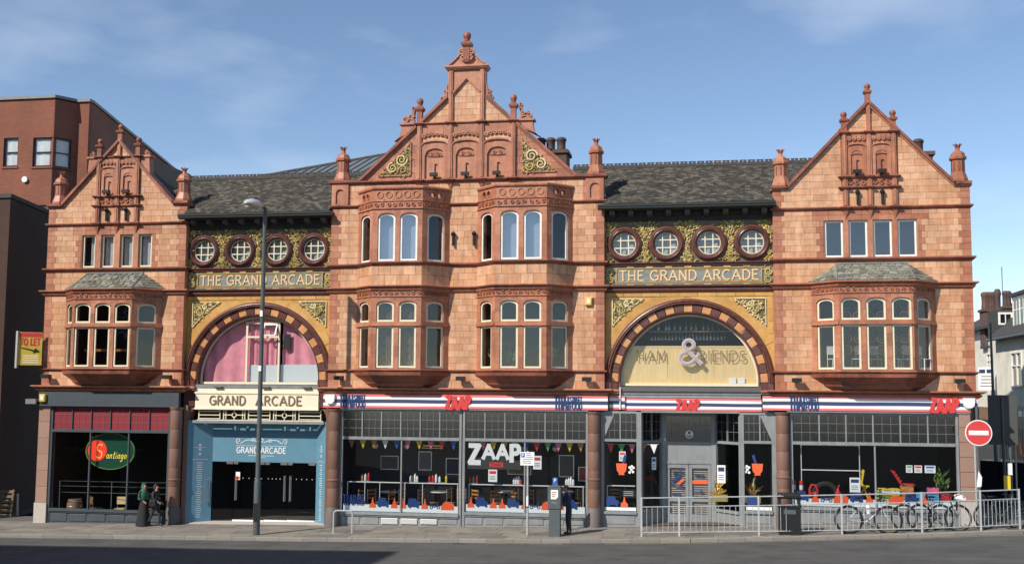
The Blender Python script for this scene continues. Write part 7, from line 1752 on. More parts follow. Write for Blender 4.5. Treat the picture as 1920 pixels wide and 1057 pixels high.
def human(name,lab,loc,rz,h,pose,mats,pick,build=1.0):
    """faces -Y in its own space"""
    k=h/1.75
    J={'pelvis':(0,0,.95),'spine':(0,.0,1.12),'chest':(0,-.01,1.32),'neck':(0,-.01,1.47),'jaw':(0,-.035,1.55),'head':(0,-.02,1.64),'crown':(0,-.01,1.71),'nose':(0,-.125,1.60)}
    R={'pelvis':(.155,.11),'spine':(.14,.10),'chest':(.16,.11),'neck':.058,'jaw':(.068,.075),'head':(.082,.095),'crown':(.05,.06),'nose':.014}
    E=[('pelvis','spine'),('spine','chest'),('chest','neck'),('neck','jaw'),('jaw','head'),('head','crown'),('head','nose')]
    for s,sg in (('L',1),('R',-1)):
        J['sh'+s]=(.185*sg,.0,1.42); J['el'+s]=pose['el'+s]; J['wr'+s]=pose['wr'+s]; J['hip'+s]=(.09*sg,0,.90); J['kn'+s]=pose['kn'+s]; J['an'+s]=pose['an'+s]; J['toe'+s]=pose['toe'+s]
        R.update({'sh'+s:.068,'el'+s:.046,'wr'+s:.030,'hip'+s:.092,'kn'+s:.060,'an'+s:.042,'toe'+s:(.042,.026)})
        E+=[('chest','sh'+s),('sh'+s,'el'+s),('el'+s,'wr'+s),('pelvis','hip'+s),('hip'+s,'kn'+s),('kn'+s,'an'+s),('an'+s,'toe'+s)]
        e,w=Vector(J['el'+s]),Vector(J['wr'+s]); d=(w-e).normalized(); sd=d.cross(Vector((1,0,0))).normalized() if abs(d.x)<.9 else Vector((0,1,0))
        pc=w+d*.07; J['palm'+s]=tuple(pc); R['palm'+s]=(.036,.018); E.append(('wr'+s,'palm'+s))
        for i,(off,ln) in enumerate(((-.03,.06),(-.01,.075),(.01,.07),(.028,.055))):
            a=pc+sd*off+d*.035; b=a+d*ln*.55; c=b+(d+Vector((0,-.5,0))).normalized()*ln*.5
            J[f'f{i}a{s}'],J[f'f{i}b{s}'],J[f'f{i}c{s}']=tuple(a),tuple(b),tuple(c); R.update({f'f{i}a{s}':.0095,f'f{i}b{s}':.0088,f'f{i}c{s}':.007}); E+=[('palm'+s,f'f{i}a{s}'),(f'f{i}a{s}',f'f{i}b{s}'),(f'f{i}b{s}',f'f{i}c{s}')]
        a=w+d*.03-sd*.04; b=a+(d*.6-sd).normalized()*.04; J['ta'+s],J['tb'+s]=tuple(a),tuple(b); R.update({'ta'+s:.011,'tb'+s:.009}); E+=[('palm'+s,'ta'+s),('ta'+s,'tb'+s)]
    ln=pose.get('lean',(0,0)); 
    for n in list(J):
        x,y,z=J[n]; z0=max(0,z-.95); J[n]=((x+ln[0]*z0)*k*build,(y+ln[1]*z0)*k,z*k)
    R={n:(tuple(q*k for q in r) if isinstance(r,tuple) else r*k) for n,r in R.items()}
    o=figure(name,lab,J,E,R,mats,pick,loc,rz)
    hd=Vector(J['head'])
    for sg in (-1,1):
        m=MB(M['hair']).raw(); m.lathe(hd.x+.032*k*sg,hd.y-.092*k,hd.z-.012,[(.001,-.008),(.009,0),(.001,.008)],6); m.build('eye',o,local=True)
        m=MB(mats[-1]).raw(); m.lathe(hd.x+.088*k*sg,hd.y+.005,hd.z-.03,[(.006,-.025),(.014,0),(.008,.03)],6); m.build('ear',o,local=True)
    m=MB(M['redp']).raw(); m.box(hd.x-.022*k,hd.x+.022*k,hd.y-.105*k,hd.y-.09*k,hd.z-.078*k,hd.z-.066*k); m.build('mouth',o,local=True)
    return o,J,k
def pick_std(c,a,b,t):
    if a in('jaw','head') or (a=='neck' and t>.3): return 2
    if a[:2] in('wr','f0','f1','f2','f3','ta','pa') : return 2
    if a[:2]=='an' or (a[:2]=='kn' and t>.93): return 3
    if a[:2] in('kn','hi') or (a=='pelvis' and b[:3]=='hip'): return 1
    return 0
walk={'elL':(.24,.10,1.17),'wrL':(.22,-.10,1.0),'elR':(-.24,-.06,1.17),'wrR':(-.16,-.22,1.05),'knL':(.09,-.16,.50),'anL':(.09,-.16,.09),'toeL':(.10,-.33,.035),'knR':(-.09,.08,.50),'anR':(-.09,.30,.14),'toeR':(-.09,.20,.035)}
stand={'elL':(.23,.04,1.15),'wrL':(.20,-.12,.98),'elR':(-.23,.0,1.15),'wrR':(-.14,-.24,1.10),'knL':(.10,-.03,.50),'anL':(.10,.02,.09),'toeL':(.12,-.15,.035),'knR':(-.10,-.02,.50),'anR':(-.10,.03,.09),'toeR':(-.12,-.14,.035)}
shoe=M['black']
# woman in a long black skirt and green scarf
o,J,k=human('person','person in a green head scarf and long black skirt walking past the column',(-22.15,-.75,gz(-22.15)),radians(60),1.64,walk,[M['jacket'],M['skirt'],M['skin'],shoe,M['skin']],pick_std)
m=MB(M['skirt']).raw(); prof=[(.34,.03),(.31,.2),(.26,.5),(.21,.8),(.165,1.0),(.16,1.06)]; vs=[];n=22
for r,z in prof: vs+=[((r*(1+.07*sin(5*q*2*pi/n)*(1.06-z))*cos(2*pi*q/n))*k*.85,(r*(1+.07*sin(5*q*2*pi/n)*(1.06-z))*sin(2*pi*q/n))*k*1.0-.02,z*k) for q in range(n)]
m.add(vs,[(a*n+q,a*n+(q+1)%n,(a+1)*n+(q+1)%n,(a+1)*n+q) for a in range(5) for q in range(n)],0,None,True); m.build('skirt',o,local=True)
hd=Vector(J['head']); m=MB(M['green']).raw(); n=16; vs=[]
for z,rx,ry,dy in ((.13,.02,.02,.01),(.11,.07,.08,.01),(.04,.108,.118,.02),(-.05,.108,.11,.03),(-.12,.10,.095,.03),(-.20,.17,.12,.03),(-.30,.235,.15,.03),(-.45,.25,.165,.03),(-.55,.24,.16,.03)):
    vs+=[(hd.x+rx*k*cos(2*pi*q/n),hd.y+dy+ry*k*sin(2*pi*q/n)*(1 if sin(2*pi*q/n)>0 or z<-.1 else .52),hd.z+z*k) for q in range(n)]
m.add(vs,[tuple(range(n))]+[(a*n+q,a*n+(q+1)%n,(a+1)*n+(q+1)%n,(a+1)*n+q) for a in range(8) for q in range(n)],0,None,True); m.build('head_scarf',o,local=True)
# woman in dark jacket with a shoulder bag
o,J,k=human('person','person in a dark jacket striding right beside the green scarfed walker',(-21.62,-.80,gz(-21.6)),radians(78),1.62,walk,[M['jacket'],M['trouser'],M['skin'],shoe,M['skin']],pick_std)
hd=Vector(J['head']); m=MB(M['hair']).raw(); n=14; vs=[]
for z,rx,ry,dy in ((.115,.03,.03,.02),(.09,.075,.085,.02),(.03,.098,.10,.035),(-.05,.10,.085,.055),(-.12,.085,.06,.07),(-.17,.04,.03,.07)): vs+=[(hd.x+rx*k*cos(2*pi*q/n),hd.y+dy+ry*k*sin(2*pi*q/n),hd.z+z*k) for q in range(n)]
m.add(vs,[tuple(range(n)),tuple(range(5*n,6*n))]+[(a*n+q,a*n+(q+1)%n,(a+1)*n+(q+1)%n,(a+1)*n+q) for a in range(5) for q in range(n)],0,None,True); m.build('hair',o,local=True)
t=thing('shoulder_bag','dark shoulder bag carried on the hip of the striding person','bag',(-21.6,-1.0,.5)); m=MB(M['black']).fr(-21.62,-1.02,radians(-10)); g0=gz(-21.6); m.cham([(-.16,g0+.78),(.16,g0+.78),(.14,g0+1.02),(-.14,g0+1.02)],-.05,.06,.02); m.build('bag_body',t); m=MB(M['black']).raw(); m.tube([(-21.76,-1.02,g0+1.0),(-21.68,-.98,g0+1.3),(-21.56,-.92,g0+1.3),(-21.5,-1.0,g0+1.0)],.012,5); m.build('strap',t)
# man using the parking machine
mn={'elL':(.25,-.05,1.17),'wrL':(.15,-.28,1.15),'elR':(-.24,-.08,1.16),'wrR':(-.1,-.32,1.22),'knL':(.11,-.02,.50),'anL':(.12,.02,.09),'toeL':(.14,-.15,.035),'knR':(-.10,-.04,.50),'anR':(-.10,.0,.09),'toeR':(-.11,-.17,.035),'lean':(-.05,-.14)}
o,J,k=human('person','person in a navy jacket and dark trousers standing behind the parking ticket machine',(-5.22,-2.25,gz(-5.2)),radians(-62),1.72,mn,[M['navycloth'],M['trouser'],M['skin'],shoe,M['skin']],pick_std)
hd=Vector(J['head']); m=MB(M['hair']).raw(); n=14; vs=[]
for z,rx,ry,dy in ((.11,.03,.03,.01),(.09,.07,.08,.01),(.04,.094,.095,.03),(-.03,.092,.075,.045),(-.09,.06,.04,.055)): vs+=[(hd.x+rx*k*cos(2*pi*q/n),hd.y+dy+ry*k*sin(2*pi*q/n),hd.z+z*k) for q in range(n)]
m.add(vs,[tuple(range(n)),tuple(range(4*n,5*n))]+[(a*n+q,a*n+(q+1)%n,(a+1)*n+(q+1)%n,(a+1)*n+q) for a in range(4) for q in range(n)],0,None,True); m.build('hair',o,local=True)
# ------------------------------------------------------------------ left background: alley wall and brick office block
t=thing('alley_building','tall dark brick wall in deep shade at the left edge of the photograph','building',(-40,5,-.5))
def footprint(m,P,z0,z1,mi=0,top=True):
    n=len(P); vs=[(x,y,z0) for x,y in P]+[(x,y,z1) for x,y in P]; m.add(vs,[tuple(range(n,2*n))]+[(i,(i+1)%n,n+(i+1)%n,n+i) for i in range(n)],mi)
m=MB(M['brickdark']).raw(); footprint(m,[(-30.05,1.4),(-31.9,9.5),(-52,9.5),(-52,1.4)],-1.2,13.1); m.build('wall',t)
m=MB(M['darkroof']).raw(); footprint(m,[(-29.98,1.33),(-31.85,9.55),(-52,9.55),(-52,1.33)],13.1,13.28); m.build('coping',t)
t=thing('brick_office','red brick office block with chamfered corner rising behind the left gable','building',(-40,14,-.6))
ZT=20.45
m=MB(M['brick']); 
def wallh(m,F,s0,s1,z0,z1,holes,th=.35,mi=0):
    xs=sorted({s0,s1}|{h[0] for h in holes}|{h[1] for h in holes}); m.fr(*F)
    for a,b in zip(xs,xs[1:]):
        iv=sorted((h[2],h[3]) for h in holes if h[0]<=a+1e-6 and h[1]>=b-1e-6); z=z0
        for c,d in iv:
            if c>z: m.box(a,b,-th,0,z,c,mi)
            z=d
        if z<z1: m.box(a,b,-th,0,z,z1,mi)
YB_=12.0
def w4(x0,x1,y0,y1): a=at(x0,y1,YB_); b=at(x1,y0,YB_); return (a[0],b[0],a[1],b[1])
H=[w4(5,35,258,313),w4(60,99,257,313),w4(55,92,384,440)]
H.append((H[0][0],H[0][1],H[2][2],H[2][3]))
wallh(m,(0,YB_,0),-50,-35.02,-1,ZT,H)
m.build('wall',t)
fx0,fy0,fx1,fy1=-35.0,YB_,-34.35,13.05; fa=atan2(fy1-fy0,fx1-fx0); fl_=hypot(fx1-fx0,fy1-fy0)
m=MB(M['brickside']); HF=[(.02,fl_-.22,H[1][2],H[1][3])]; wallh(m,(fx0,fy0,fa),0,fl_,-1,ZT-.05,HF); m.build('wall',t)
m=MB(M['brick'],M['brickside']); m.raw(); P=[(-34.35,13.05),(-33.62,13.05),(-33.62,13.4),(-39.3,36),(-50,36),(-50,13.05)]
n=len(P)
for i in range(n):
    a,b=P[i],P[(i+1)%n]; m.add([(a[0],a[1],-1),(b[0],b[1],-1),(b[0],b[1],ZT),(a[0],a[1],ZT)],[(0,1,2,3)],0 if i in(0,) else 1)
m.build('wall',t,flip=False)
m=MB(M['lead']).raw(); footprint(m,[(-50,11.9),(-34.95,11.9),(-34.3,12.95),(-33.55,12.95),(-33.55,13.4),(-39.2,36.1),(-50,36.1)],ZT,ZT+.16); m.build('roof',t)
def owin(F,h):
    m=MB(M['carblack']).fr(*F); s0,s1,z0,z1=h; m.box(s0,s0+.08,-.16,-.08,z0,z1); m.box(s1-.08,s1,-.16,-.08,z0,z1); m.box(s0,s1,-.16,-.079,z1-.08,z1); m.box(s0,s1,-.16,-.079,z0,z0+.08); m.box(s0,s1,-.15,-.085,(z0+z1)/2-.03,(z0+z1)/2+.03); w=m.build('window',t)
    m=MB(M['glass']).fr(*F); m.add([(s0,-.12,z0),(s1,-.12,z0),(s1,-.12,z1),(s0,-.12,z1)],[(0,1,2,3)]); m.build('pane',w,flip=False)
    m=MB(M['net']).fr(*F); drape(m,s0+.05,s1-.05,z0,z1,-.17,.015,16); m.build('net_curtain',w,flip=False)
    m=MB(M['brick']).fr(*F); m.box(s0-.05,s1+.05,-.1,.05,z0-.1,z0-.005); m.build('sill',w)
for h in H: owin((0,YB_,0),h)
owin((fx0,fy0,fa),HF[0])
m=MB(M['white']).fr(0,YB_); q=at(48,337,YB_); m.arc(q[0],q[1],.0001,.16,0,2*pi,16,.0,.12); m.build('alarm_bell',t)
# pallets leaning by the alley wall, thin post
for i,(x,y,lab,rz) in enumerate(((-30.3,1.0,'front wooden pallet leaning at the left edge of the photograph',radians(8)),(-29.95,1.5,'rear wooden pallet leaning behind the first by the alley wall',radians(14)))):
    t=thing('pallet',lab,'pallet',(0,0,0),0,'pallets leaning by the alley wall')
    for k in range(6): m=MB(M['palletwood']).raw(); m.box(-.5,.5,-.01,.01,.03+.2*k,.15+.2*k); m.build('slat',t,local=True)
    for sx in (-.46,0,.46): m=MB(M['palletwood']).raw(); m.box(sx-.04,sx+.04,.011,.10,.02,1.18); m.build('bearer',t,local=True)
    t.location=(x,y,gz(x)-.01); t.rotation_euler=(radians(-14),radians(0),rz)
m=MB(M['galv']).raw(); m.tube([(-29.55,2.2,gz(-29.5)),(-29.57,2.2,gz(-29.5)+.85)],.05,8); m.lathe(-29.57,2.2,gz(-29.5)+.85,[(.06,0),(.06,.05),(.02,.09)],8); tag(m.build('short_bollard',None),'short metal post standing in the alley beside the pallets','bollard')
m=MB(M['lead']).raw(); m.box(-27.75,-27.3,-.3,-.05,4.3,4.5); m.box(-27.5,-27.3,-.2,-.1,4.3,4.38); tag(m.build('wall_camera',None),'grey camera on the left flank beside the grey fascia','camera')
# ------------------------------------------------------------------ metal roof and chimneys behind
t=thing('metal_roofed_hall','grey standing seam roof rising behind the left slate roof','building',(-12,10,12))
A0=at(395,349,7.0); B0=at(765,283,15.0); zlo=A0[1]-.3
P=[(A0[0],7.0,A0[1]),(-11,7.0,A0[1]),(-11,15.0,B0[1]),(B0[0],15.0,B0[1])]
m=MB(M['zinc']).raw(); m.add(P+[(A0[0],15,A0[1])],[(0,1,2,3),(0,3,4)]); ro=m.build('roof',t,flip=False)
x=A0[0]+.3
while x<-11:
    # seams run straight up the slope until the hip cuts them
    f=min(1,(x-A0[0])/(B0[0]-A0[0])); y1=7+8*f; z1=A0[1]+(B0[1]-A0[1])*f; m=MB(M['zinc']).raw(); m.tube([(x,7.0,A0[1]+.03),(x,y1,z1+.03)],.035,4,smooth=False); m.build('seam',ro); x+=.40
m=MB(M['lead']).raw(); m.tube([(P[0][0],7,P[0][2]+.05),(P[3][0],15,P[3][2]+.05),(-11,15,P[3][2]+.05)],.08,6); m.build('ridge',ro)
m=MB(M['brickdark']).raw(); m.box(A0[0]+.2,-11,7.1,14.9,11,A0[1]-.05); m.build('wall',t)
def chimney(lab,x0,x1,y,z0,z1,pots,ph,pr,hd=.55):
    t=thing('chimney_stack',lab,'chimney',((x0+x1)/2,y,z0)); m=MB(M['stackbrick']).raw(); m.box(x0,x1,y-hd,y+hd,z0,z1-.14); m.build('stack',t); m=MB(M['stackbrick']).raw(); m.box(x0-.08,x1+.08,y-hd-.08,y+hd+.08,z1-.14,z1); m.build('cap',t)
    for px in pots: m=MB(M['pot']).raw(); m.lathe(px,y,z1,[(pr,0),(pr*1.05,ph*.15),(pr*.92,ph*.3),(pr*.95,ph*.7),(pr*1.15,ph*.8),(pr*1.1,ph*.9),(pr*.7,ph)],12); m.build('chimney_pot',t)
chimney('dark chimney stack with clay pots behind the right slope of the middle gable',-7.35,-6.0,3.2,12.5,14.72,[-7.12,-6.72,-6.28][0:3],.62,.19)
chimney('small chimney stack behind the right slope of the rightmost gable',7.45,8.15,3.2,12.3,14.2,[7.72],.6,.19)
# ------------------------------------------------------------------ side street on the right
def hwin(root,F,s0,s1,z0,z1,nx=2,nz=2):
    m=MB(M['wframe']).fr(*F); m.box(s0,s1,-.12,.03,z1-.08,z1); m.box(s0-.05,s1+.05,-.12,.08,z0-.08,z0); m.box(s0,s0+.08,-.12,.03,z0,z1-.08); m.box(s1-.08,s1,-.12,.03,z0,z1-.08)
    for k in range(1,nx): s=s0+(s1-s0)*k/nx; m.box(s-.035,s+.035,-.10,.01,z0,z1-.08)
    for k in range(1,nz): z=z0+(z1-z0)*(1-.42*k); m.box(s0+.08,s1-.08,-.10,.012,z-.03,z+.03)
    w=m.build('window',root); g=MB(M['carglass']).fr(*F); g.add([(s0,-.06,z0),(s1,-.06,z0),(s1,-.06,z1),(s0,-.06,z1)],[(0,1,2,3)]); g.build('pane',w,flip=False)
# nearer house: its front looks left across the side street
t=thing('rendered_house','cream rendered house with white sash windows at the right edge of the photograph','building',(15,13,.6))
FX=13.5; a=-pi/2   # local s runs from far (Y=17) to near
F=(FX,17.2,a)
def ys(px): # s along the front for an image column
    lo,hi=0,9
    for _ in range(50):
        mid=(lo+hi)/2; y=17.2-mid; x=at(px,700,y)[0]
        if x<FX: hi=mid
        else: lo=mid
    return mid
ez=7.62
s_a,s_b=ys(1897),ys(1917)
wz0,wz1=at(1905,722,12.9)[1],at(1905,658,12.9)[1]
m=MB(M['creamrender']); wallh(m,F,0,8,4.4,ez,[(s_a,s_b,wz0,wz1)]); m.raw()
for y0,y1 in ((9.2,9.42),(17.0,17.22)):
    P=[(FX+.02,.3),(20.9,.3),(20.9,ez),(17.2,ez+3.15),(FX+.02,ez)]; m.add([(x,y0,z) for x,z in P]+[(x,y1,z) for x,z in P],[tuple(range(5)),tuple(range(5,10))]+[(i,(i+1)%5,5+(i+1)%5,5+i) for i in range(5)])
m.box(20.7,20.9,9.42,17.0,.3,ez); m.build('wall',t)
hwin(t,F,s_a,s_b,wz0,wz1,2,2)
for u in (1.6,4.6): hwin(t,(FX,9.18,0),u,u+1.0,wz0,wz1,2,2)
m=MB(M['darkroof']).raw(); m.add([(FX-.35,17.3,ez-.1),(FX-.35,9.1,ez-.1),(17.2,9.1,ez+3.2),(17.2,17.3,ez+3.2),(FX-.35,17.3,ez+.08),(FX-.35,9.1,ez+.08),(17.2,9.1,ez+3.4),(17.2,17.3,ez+3.4)],[(0,1,2,3),(4,5,6,7),(0,1,5,4),(1,2,6,5),(2,3,7,6),(3,0,4,7)]); m.add([(17.2,17.3,ez+3.2),(17.2,9.1,ez+3.2),(21.3,9.1,ez-.2),(21.3,17.3,ez-.2),(17.2,17.3,ez+3.38),(17.2,9.1,ez+3.38),(21.3,9.1,ez-.02),(21.3,17.3,ez-.02)],[(0,1,2,3),(4,5,6,7),(0,1,5,4),(1,2,6,5),(2,3,7,6),(3,0,4,7)]); m.build('roof',t)
m=MB(M['gutter']).raw(); m.tube([(FX-.38,17.3,ez-.02),(FX-.38,9.1,ez-.02)],.08,6); m.build('gutter',t)
# white dormer
d0,d1=ys(1893),ys(1921); m=MB(M['wframe'],M['creamrender'],M['darkroof']); m.fr(FX+.25,17.2,a); zb_=ez+.15; m.box(d0,d1,-2.4,.0,zb_,zb_+1.75,1); m.box(d0-.15,d1+.3,-2.6,.15,zb_+1.75,zb_+1.9,2); dz=m.build('dormer',t)
m=MB(M['carglass'],M['wframe']).fr(FX+.25,17.2,a); n=2
m.box(d0+.05,d1,.0,.05,zb_+.2,zb_+.33,1); m.box(d0+.05,d1,.0,.05,zb_+1.6,zb_+1.74,1)
for k in range(n): u=d0+.2+(d1-d0-.3)*k/n; v=d0+.1+(d1-d0-.3)*(k+1)/n; m.box(u-.1,u,.0,.05,zb_+.33,zb_+1.6,1); m.box(v,v+.08,.0,.045,zb_+.33,zb_+1.6,1); m.box(u,v,.0,.01,zb_+.35,zb_+1.6,0); m.box((u+v)/2-.035,(u+v)/2+.035,.01,.03,zb_+.35,zb_+1.6,1); m.box(u,v,.01,.028,zb_+1.08,zb_+1.14,1)
m.build('dormer_window',dz)
# dark shopfront under the cream walls
m=MB(M['shopdark'],M['woodd'],M['carglass']); m.fr(*F); m.box(0,8,-.3,.12,3.7,4.4,0); m.box(0,8,-.35,.0,.4,3.7,0)
for k in range(5): m.box(.3+1.5*k,1.5+1.5*k,.0,.01,1.0,3.4,2)
m.build('shopfront',t)
m=MB(M['redp'],M['white']).fr(*F); m.box(5.2,6.4,.12,.125,3.95,4.2,0); m.box(4.4,5.0,.12,.125,3.95,4.2,1); m.build('sign_panel',t)
# farther house
t=thing('rendered_house','plain cream house with a sloping dark roof and tall chimneys down the side street','building',(17,25,.6))
F2=(15.0,34,a); m=MB(M['creamrender']); fz=8.62
yy=lambda px,X: min([q*.05+18 for q in range(400)],key=lambda y:abs(at(px,700,y)[0]-X))
w_y=yy(1856,15.0); wa=at(1856,695,w_y)[1]; wb=at(1856,662,w_y)[1]
wallh(m,F2,0,16.4,4.2,fz,[(34-w_y-.6,34-w_y+.6,wa,wb)]); m.raw()
for y0,y1 in ((17.4,17.6),(33.8,34.0)):
    P=[(15.02,.3),(22,.3),(22,fz),(18.5,fz+1.88),(15.02,fz)]; m.add([(x,y0,z) for x,z in P]+[(x,y1,z) for x,z in P],[tuple(range(5)),tuple(range(5,10))]+[(i,(i+1)%5,5+(i+1)%5,5+i) for i in range(5)])
m.build('wall',t)
hwin(t,F2,34-w_y-.6,34-w_y+.6,wa,wb)
m=MB(M['darkroof']).raw(); m.add([(14.6,34,fz-.05),(14.6,17.4,fz-.05),(18.5,17.4,fz+1.9),(18.5,34,fz+1.9),(14.6,34,fz+.12),(14.6,17.4,fz+.12),(18.5,17.4,fz+2.1),(18.5,34,fz+2.1)],[(0,1,2,3),(4,5,6,7),(0,1,5,4),(1,2,6,5),(2,3,7,6),(3,0,4,7)]); m.add([(18.5,34,fz+1.9),(18.5,17.4,fz+1.9),(22.3,17.4,fz-.15),(22.3,34,fz-.15),(18.5,34,fz+2.08),(18.5,17.4,fz+2.08),(22.3,17.4,fz+.03),(22.3,34,fz+.03)],[(0,1,2,3),(4,5,6,7),(0,1,5,4),(1,2,6,5),(2,3,7,6),(3,0,4,7)]); m.build('roof',t)
m=MB(M['shopdark'],M['woodd']).fr(*F2); m.box(0,16.4,-.3,.0,.4,3.5,0); m.box(0,16.4,-.3,.2,3.5,4.2,1); m.build('shopfront',t)
# white lettered board on its wall
by_=yy(1866,14.9); r_a=at(1848,731,by_); r_b=at(1883,688,by_)
t=thing('name_board','large white board with lines of dark lettering on the farther cream house','sign',(14.8,by_,5)); bw=2.6
bL=(r_b[0]-r_a[0])*1.05; bX,bY=14.88-bL*.62-.12,by_+bL*.4
m=MB(M['white']).fr(bX,bY,a+radians(38)); m.box(0,(r_b[0]-r_a[0])*1.05,-.05,.0,r_a[1],r_b[1]); m.build('board',t)
m=MB(M['navy'],M['lead']).fr(bX,bY,a+radians(38)); L_=(r_b[0]-r_a[0])*1.05; hh=r_b[1]-r_a[1]; m.box(.08*L_,.45*L_,.0,.01,r_a[1]+.74*hh,r_a[1]+.9*hh); m.box(.55*L_,.92*L_,.0,.01,r_a[1]+.74*hh,r_a[1]+.9*hh)
for k in range(4): m.box((.2-.03*k)*L_,(.8+.03*k)*L_,.0,.01,r_a[1]+(.58-.14*k)*hh,r_a[1]+(.62-.14*k)*hh,1)
m.build('board_print',t)
# chimney stacks on that roof
Yc=26; q0,q1=at(1841,604,Yc),at(1868,580,Yc)
chimney('broad chimney stack with a row of clay pots on the side street roofs',q0[0],q1[0],Yc,7.5,q1[1],[q0[0]+.2+(q1[0]-q0[0]-.4)*k/3 for k in range(4)],1.0,.2)
q0,q1=at(1862,600,24),at(1876,562,24); chimney('tall slim flue beside the broad chimney stack',q0[0]+.1,q0[0]+.45,24,7.5,q1[1]-.9,[q0[0]+.27],1.5,.17,.25)
q0,q1=at(1881,590,20),at(1896,574,20); chimney('short chimney with pots between the two cream houses',q0[0],q1[0],20,8,q1[1],[q0[0]+.15,q1[0]-.15],.8,.17)
t=thing('grey_dormer','dark slate hung dormer with a white window between the cream houses','dormer',(15,19,8)); q0,q1=at(1869,609,19.5),at(1895,580,19.5)
m=MB(M['darkroof']).raw(); m.box(q0[0],q1[0],19.4,21.5,q0[1]-.6,q1[1]); m.build('cheek',t); m=MB(M['wframe'],M['carglass']).fr(0,19.4); m.box(q0[0]+.05,q0[0]+.75,.0,.04,q0[1],q1[1]-.15); m.box(q0[0]+.15,q0[0]+.65,.04,.05,q0[1]+.1,q1[1]-.25,1); m.box(q0[0]+.37,q0[0]+.42,.05,.06,q0[1]+.1,q1[1]-.25); m.build('window',t)
m=MB(M['lead']).raw(); q=at(1878,500,30); m.tube([(q[0],30,8),(q[0],30,q[1])],.03,5); tag(m.build('roof_aerial',None),'thin aerial mast rising above the side street roofs','aerial')
# far lamp
lx2,_=at(1869,900,9.0); t=thing('street_lamp','slim street lamp before the cream houses in the side street','street lamp',(lx2,9,gz(lx2))); ztop=at(1867,652,9)[1]
m=MB(M['lampgrey']).raw(); m.tube([(lx2,9,gz(lx2)),(lx2-.05,9,at(1865,605,9)[1])],[.09,.045],8); m.build('column',t); m=MB(M['lampgrey']).raw(); m.tube([(lx2-.03,9,ztop),(lx2-.35,9,ztop+.12)],.035,6); m.build('arm',t); m=MB(M['galv']).raw(); m.tube([(lx2-.05,9,ztop+.02),(lx2-.25,9,ztop+.10),(lx2-.5,9,ztop+.0)],[.05,.13,.04],8,flat=.6); m.build('lamp_head',t)
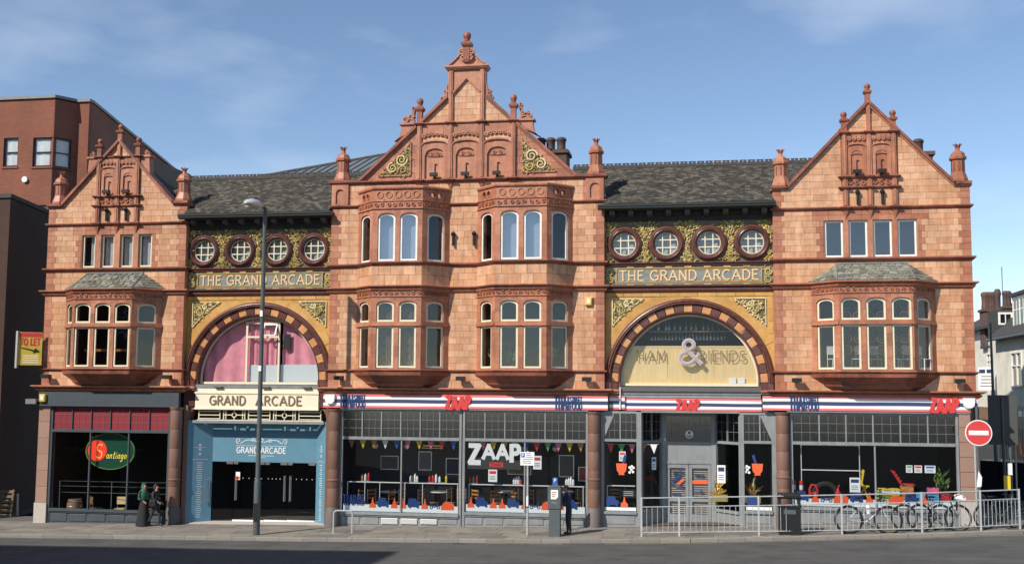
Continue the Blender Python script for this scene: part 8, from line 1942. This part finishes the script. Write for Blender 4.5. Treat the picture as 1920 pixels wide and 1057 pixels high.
# black people carrier waiting in the side street
t=thing('people_carrier','black people carrier standing in the side street at the right edge','car',(0,0,0))
prof=[(-2.3,.35),(-2.32,.95),(-2.2,1.05),(-1.9,1.75),(-1.6,1.86),(.5,1.84),(.9,1.72),(1.5,1.16),(2.2,1.0),(2.35,.85),(2.38,.4)]
m=MB(M['carblack']).raw(); n=len(prof); vs=[]
for yy_,sh in ((-.88,0),(-.93,.0),(.93,0),(.88,0)): vs+=[(x,yy_*(1-.16*max(0,z-1.0)),z) for x,z in prof]
m.add(vs,[tuple(range(n)),tuple(range(3*n,4*n))]+[(r*n+i,r*n+(i+1)%n,(r+1)*n+(i+1)%n,(r+1)*n+i) for r in range(3) for i in range(n)]); m.build('body',t,local=True)
for sy in (-1,1):
    for P in ([(-1.75,1.12),(-1.62,1.66),(-.75,1.70),(-.75,1.12)],[(-.68,1.12),(-.68,1.70),(.2,1.70),(.2,1.12)],[(.27,1.12),(.27,1.69),(.75,1.62),(1.2,1.16)]):
        g=MB(M['carglass']).raw(); g.add([(x,sy*(.935*(1-.16*max(0,z-1.0))+.004),z) for x,z in P],[(0,1,2,3)]); g.build('side_window',t,local=True,flip=False)
    for wx in (-1.45,1.45):
        w=MB(M['rubber']).raw(); w.fr(wx,0,0); w.arcsweep(0,.34,[(.2,sy*.72),(.34,sy*.72),(.34,sy*.92),(.30,sy*.95),(.2,sy*.93)],0,2*pi,24); wo=w.build('wheel',t,local=True); r=MB(M['alu']).fr(wx,0,0); r.arcsweep(0,.34,[(.02,sy*.88),(.2,sy*.90),(.21,sy*.94),(.1,sy*.92)],0,2*pi,16); r.build('rim',wo,local=True)
    k=MB(M['carblack']).raw(); k.box(.95,1.12,sy*.95 if sy>0 else -1.13,1.13 if sy>0 else -.95,1.14,1.3); k.build('mirror',t,local=True)
    l=MB(M['glassup2']).raw(); l.box(2.28,2.385,sy*.62-.16,sy*.62+.16,.72,.9); l.build('headlight',t,local=True)
    l=MB(M['redp']).raw(); l.box(-2.34,-2.28,sy*.75-.08,sy*.75+.08,1.0,1.3); l.build('tail_light',t,local=True)
g=MB(M['carglass']).raw(); g.add([(.92,-.70,1.715),(.92,.70,1.715),(1.48,.82,1.19),(1.48,-.82,1.19)],[(0,1,2,3)]); g.build('windscreen',t,local=True,flip=False)
t.location=(12.1,6.6,gz(12.1)-.12); t.rotation_euler=(0,0,radians(-38))
m=MB(M['cratewood'],M['white']).raw(); q=at(1911,838,8.8); m.lathe(q[0],8.8,q[1]-.35,[(.2,0),(.2,.05),(.12,.06),(.06,.5),(.03,.7)],12); tag(m.build('orange_lamp',None),'orange cone shaped light seen above the black car','light')
# terrace on the other side of the street, behind and left of the camera: its shadow lies on the carriageway
t=thing('opposite_terrace','brick terrace across the street whose shadow falls on the road at lower left','building',(-55,-32,-.8))
m=MB(M['brick']).raw(); m.box(-90,-26.3,-38,-26.2,-1.5,20.6); m.build('wall',t)
m=MB(M['darkroof']).raw(); m.add([(-90.3,-38.3,20.6),(-26.0,-38.3,20.6),(-26.0,-25.9,20.6),(-90.3,-25.9,20.6),(-88,-32,22.6),(-28.5,-32,22.6)],[(0,1,5,4),(3,2,5,4),(1,2,5),(0,3,4),(0,1,2,3)]); m.build('roof',t)
for k in range(12):
    for z in (1.0,4.6,8.4,12.2,16.0): x=-29-4.2*k; m=MB(M['carglass'],M['wframe']).fr(x,-26.2,pi); m.box(-.6,.6,.0,.02,z,z+2.0,0); m.box(-.72,.72,.0,.05,z-.12,z,1); m.box(-.03,.03,.02,.04,z,z+2.0,1); m.box(-.6,.6,.02,.035,z+.97,z+1.03,1); m.build('window',t)
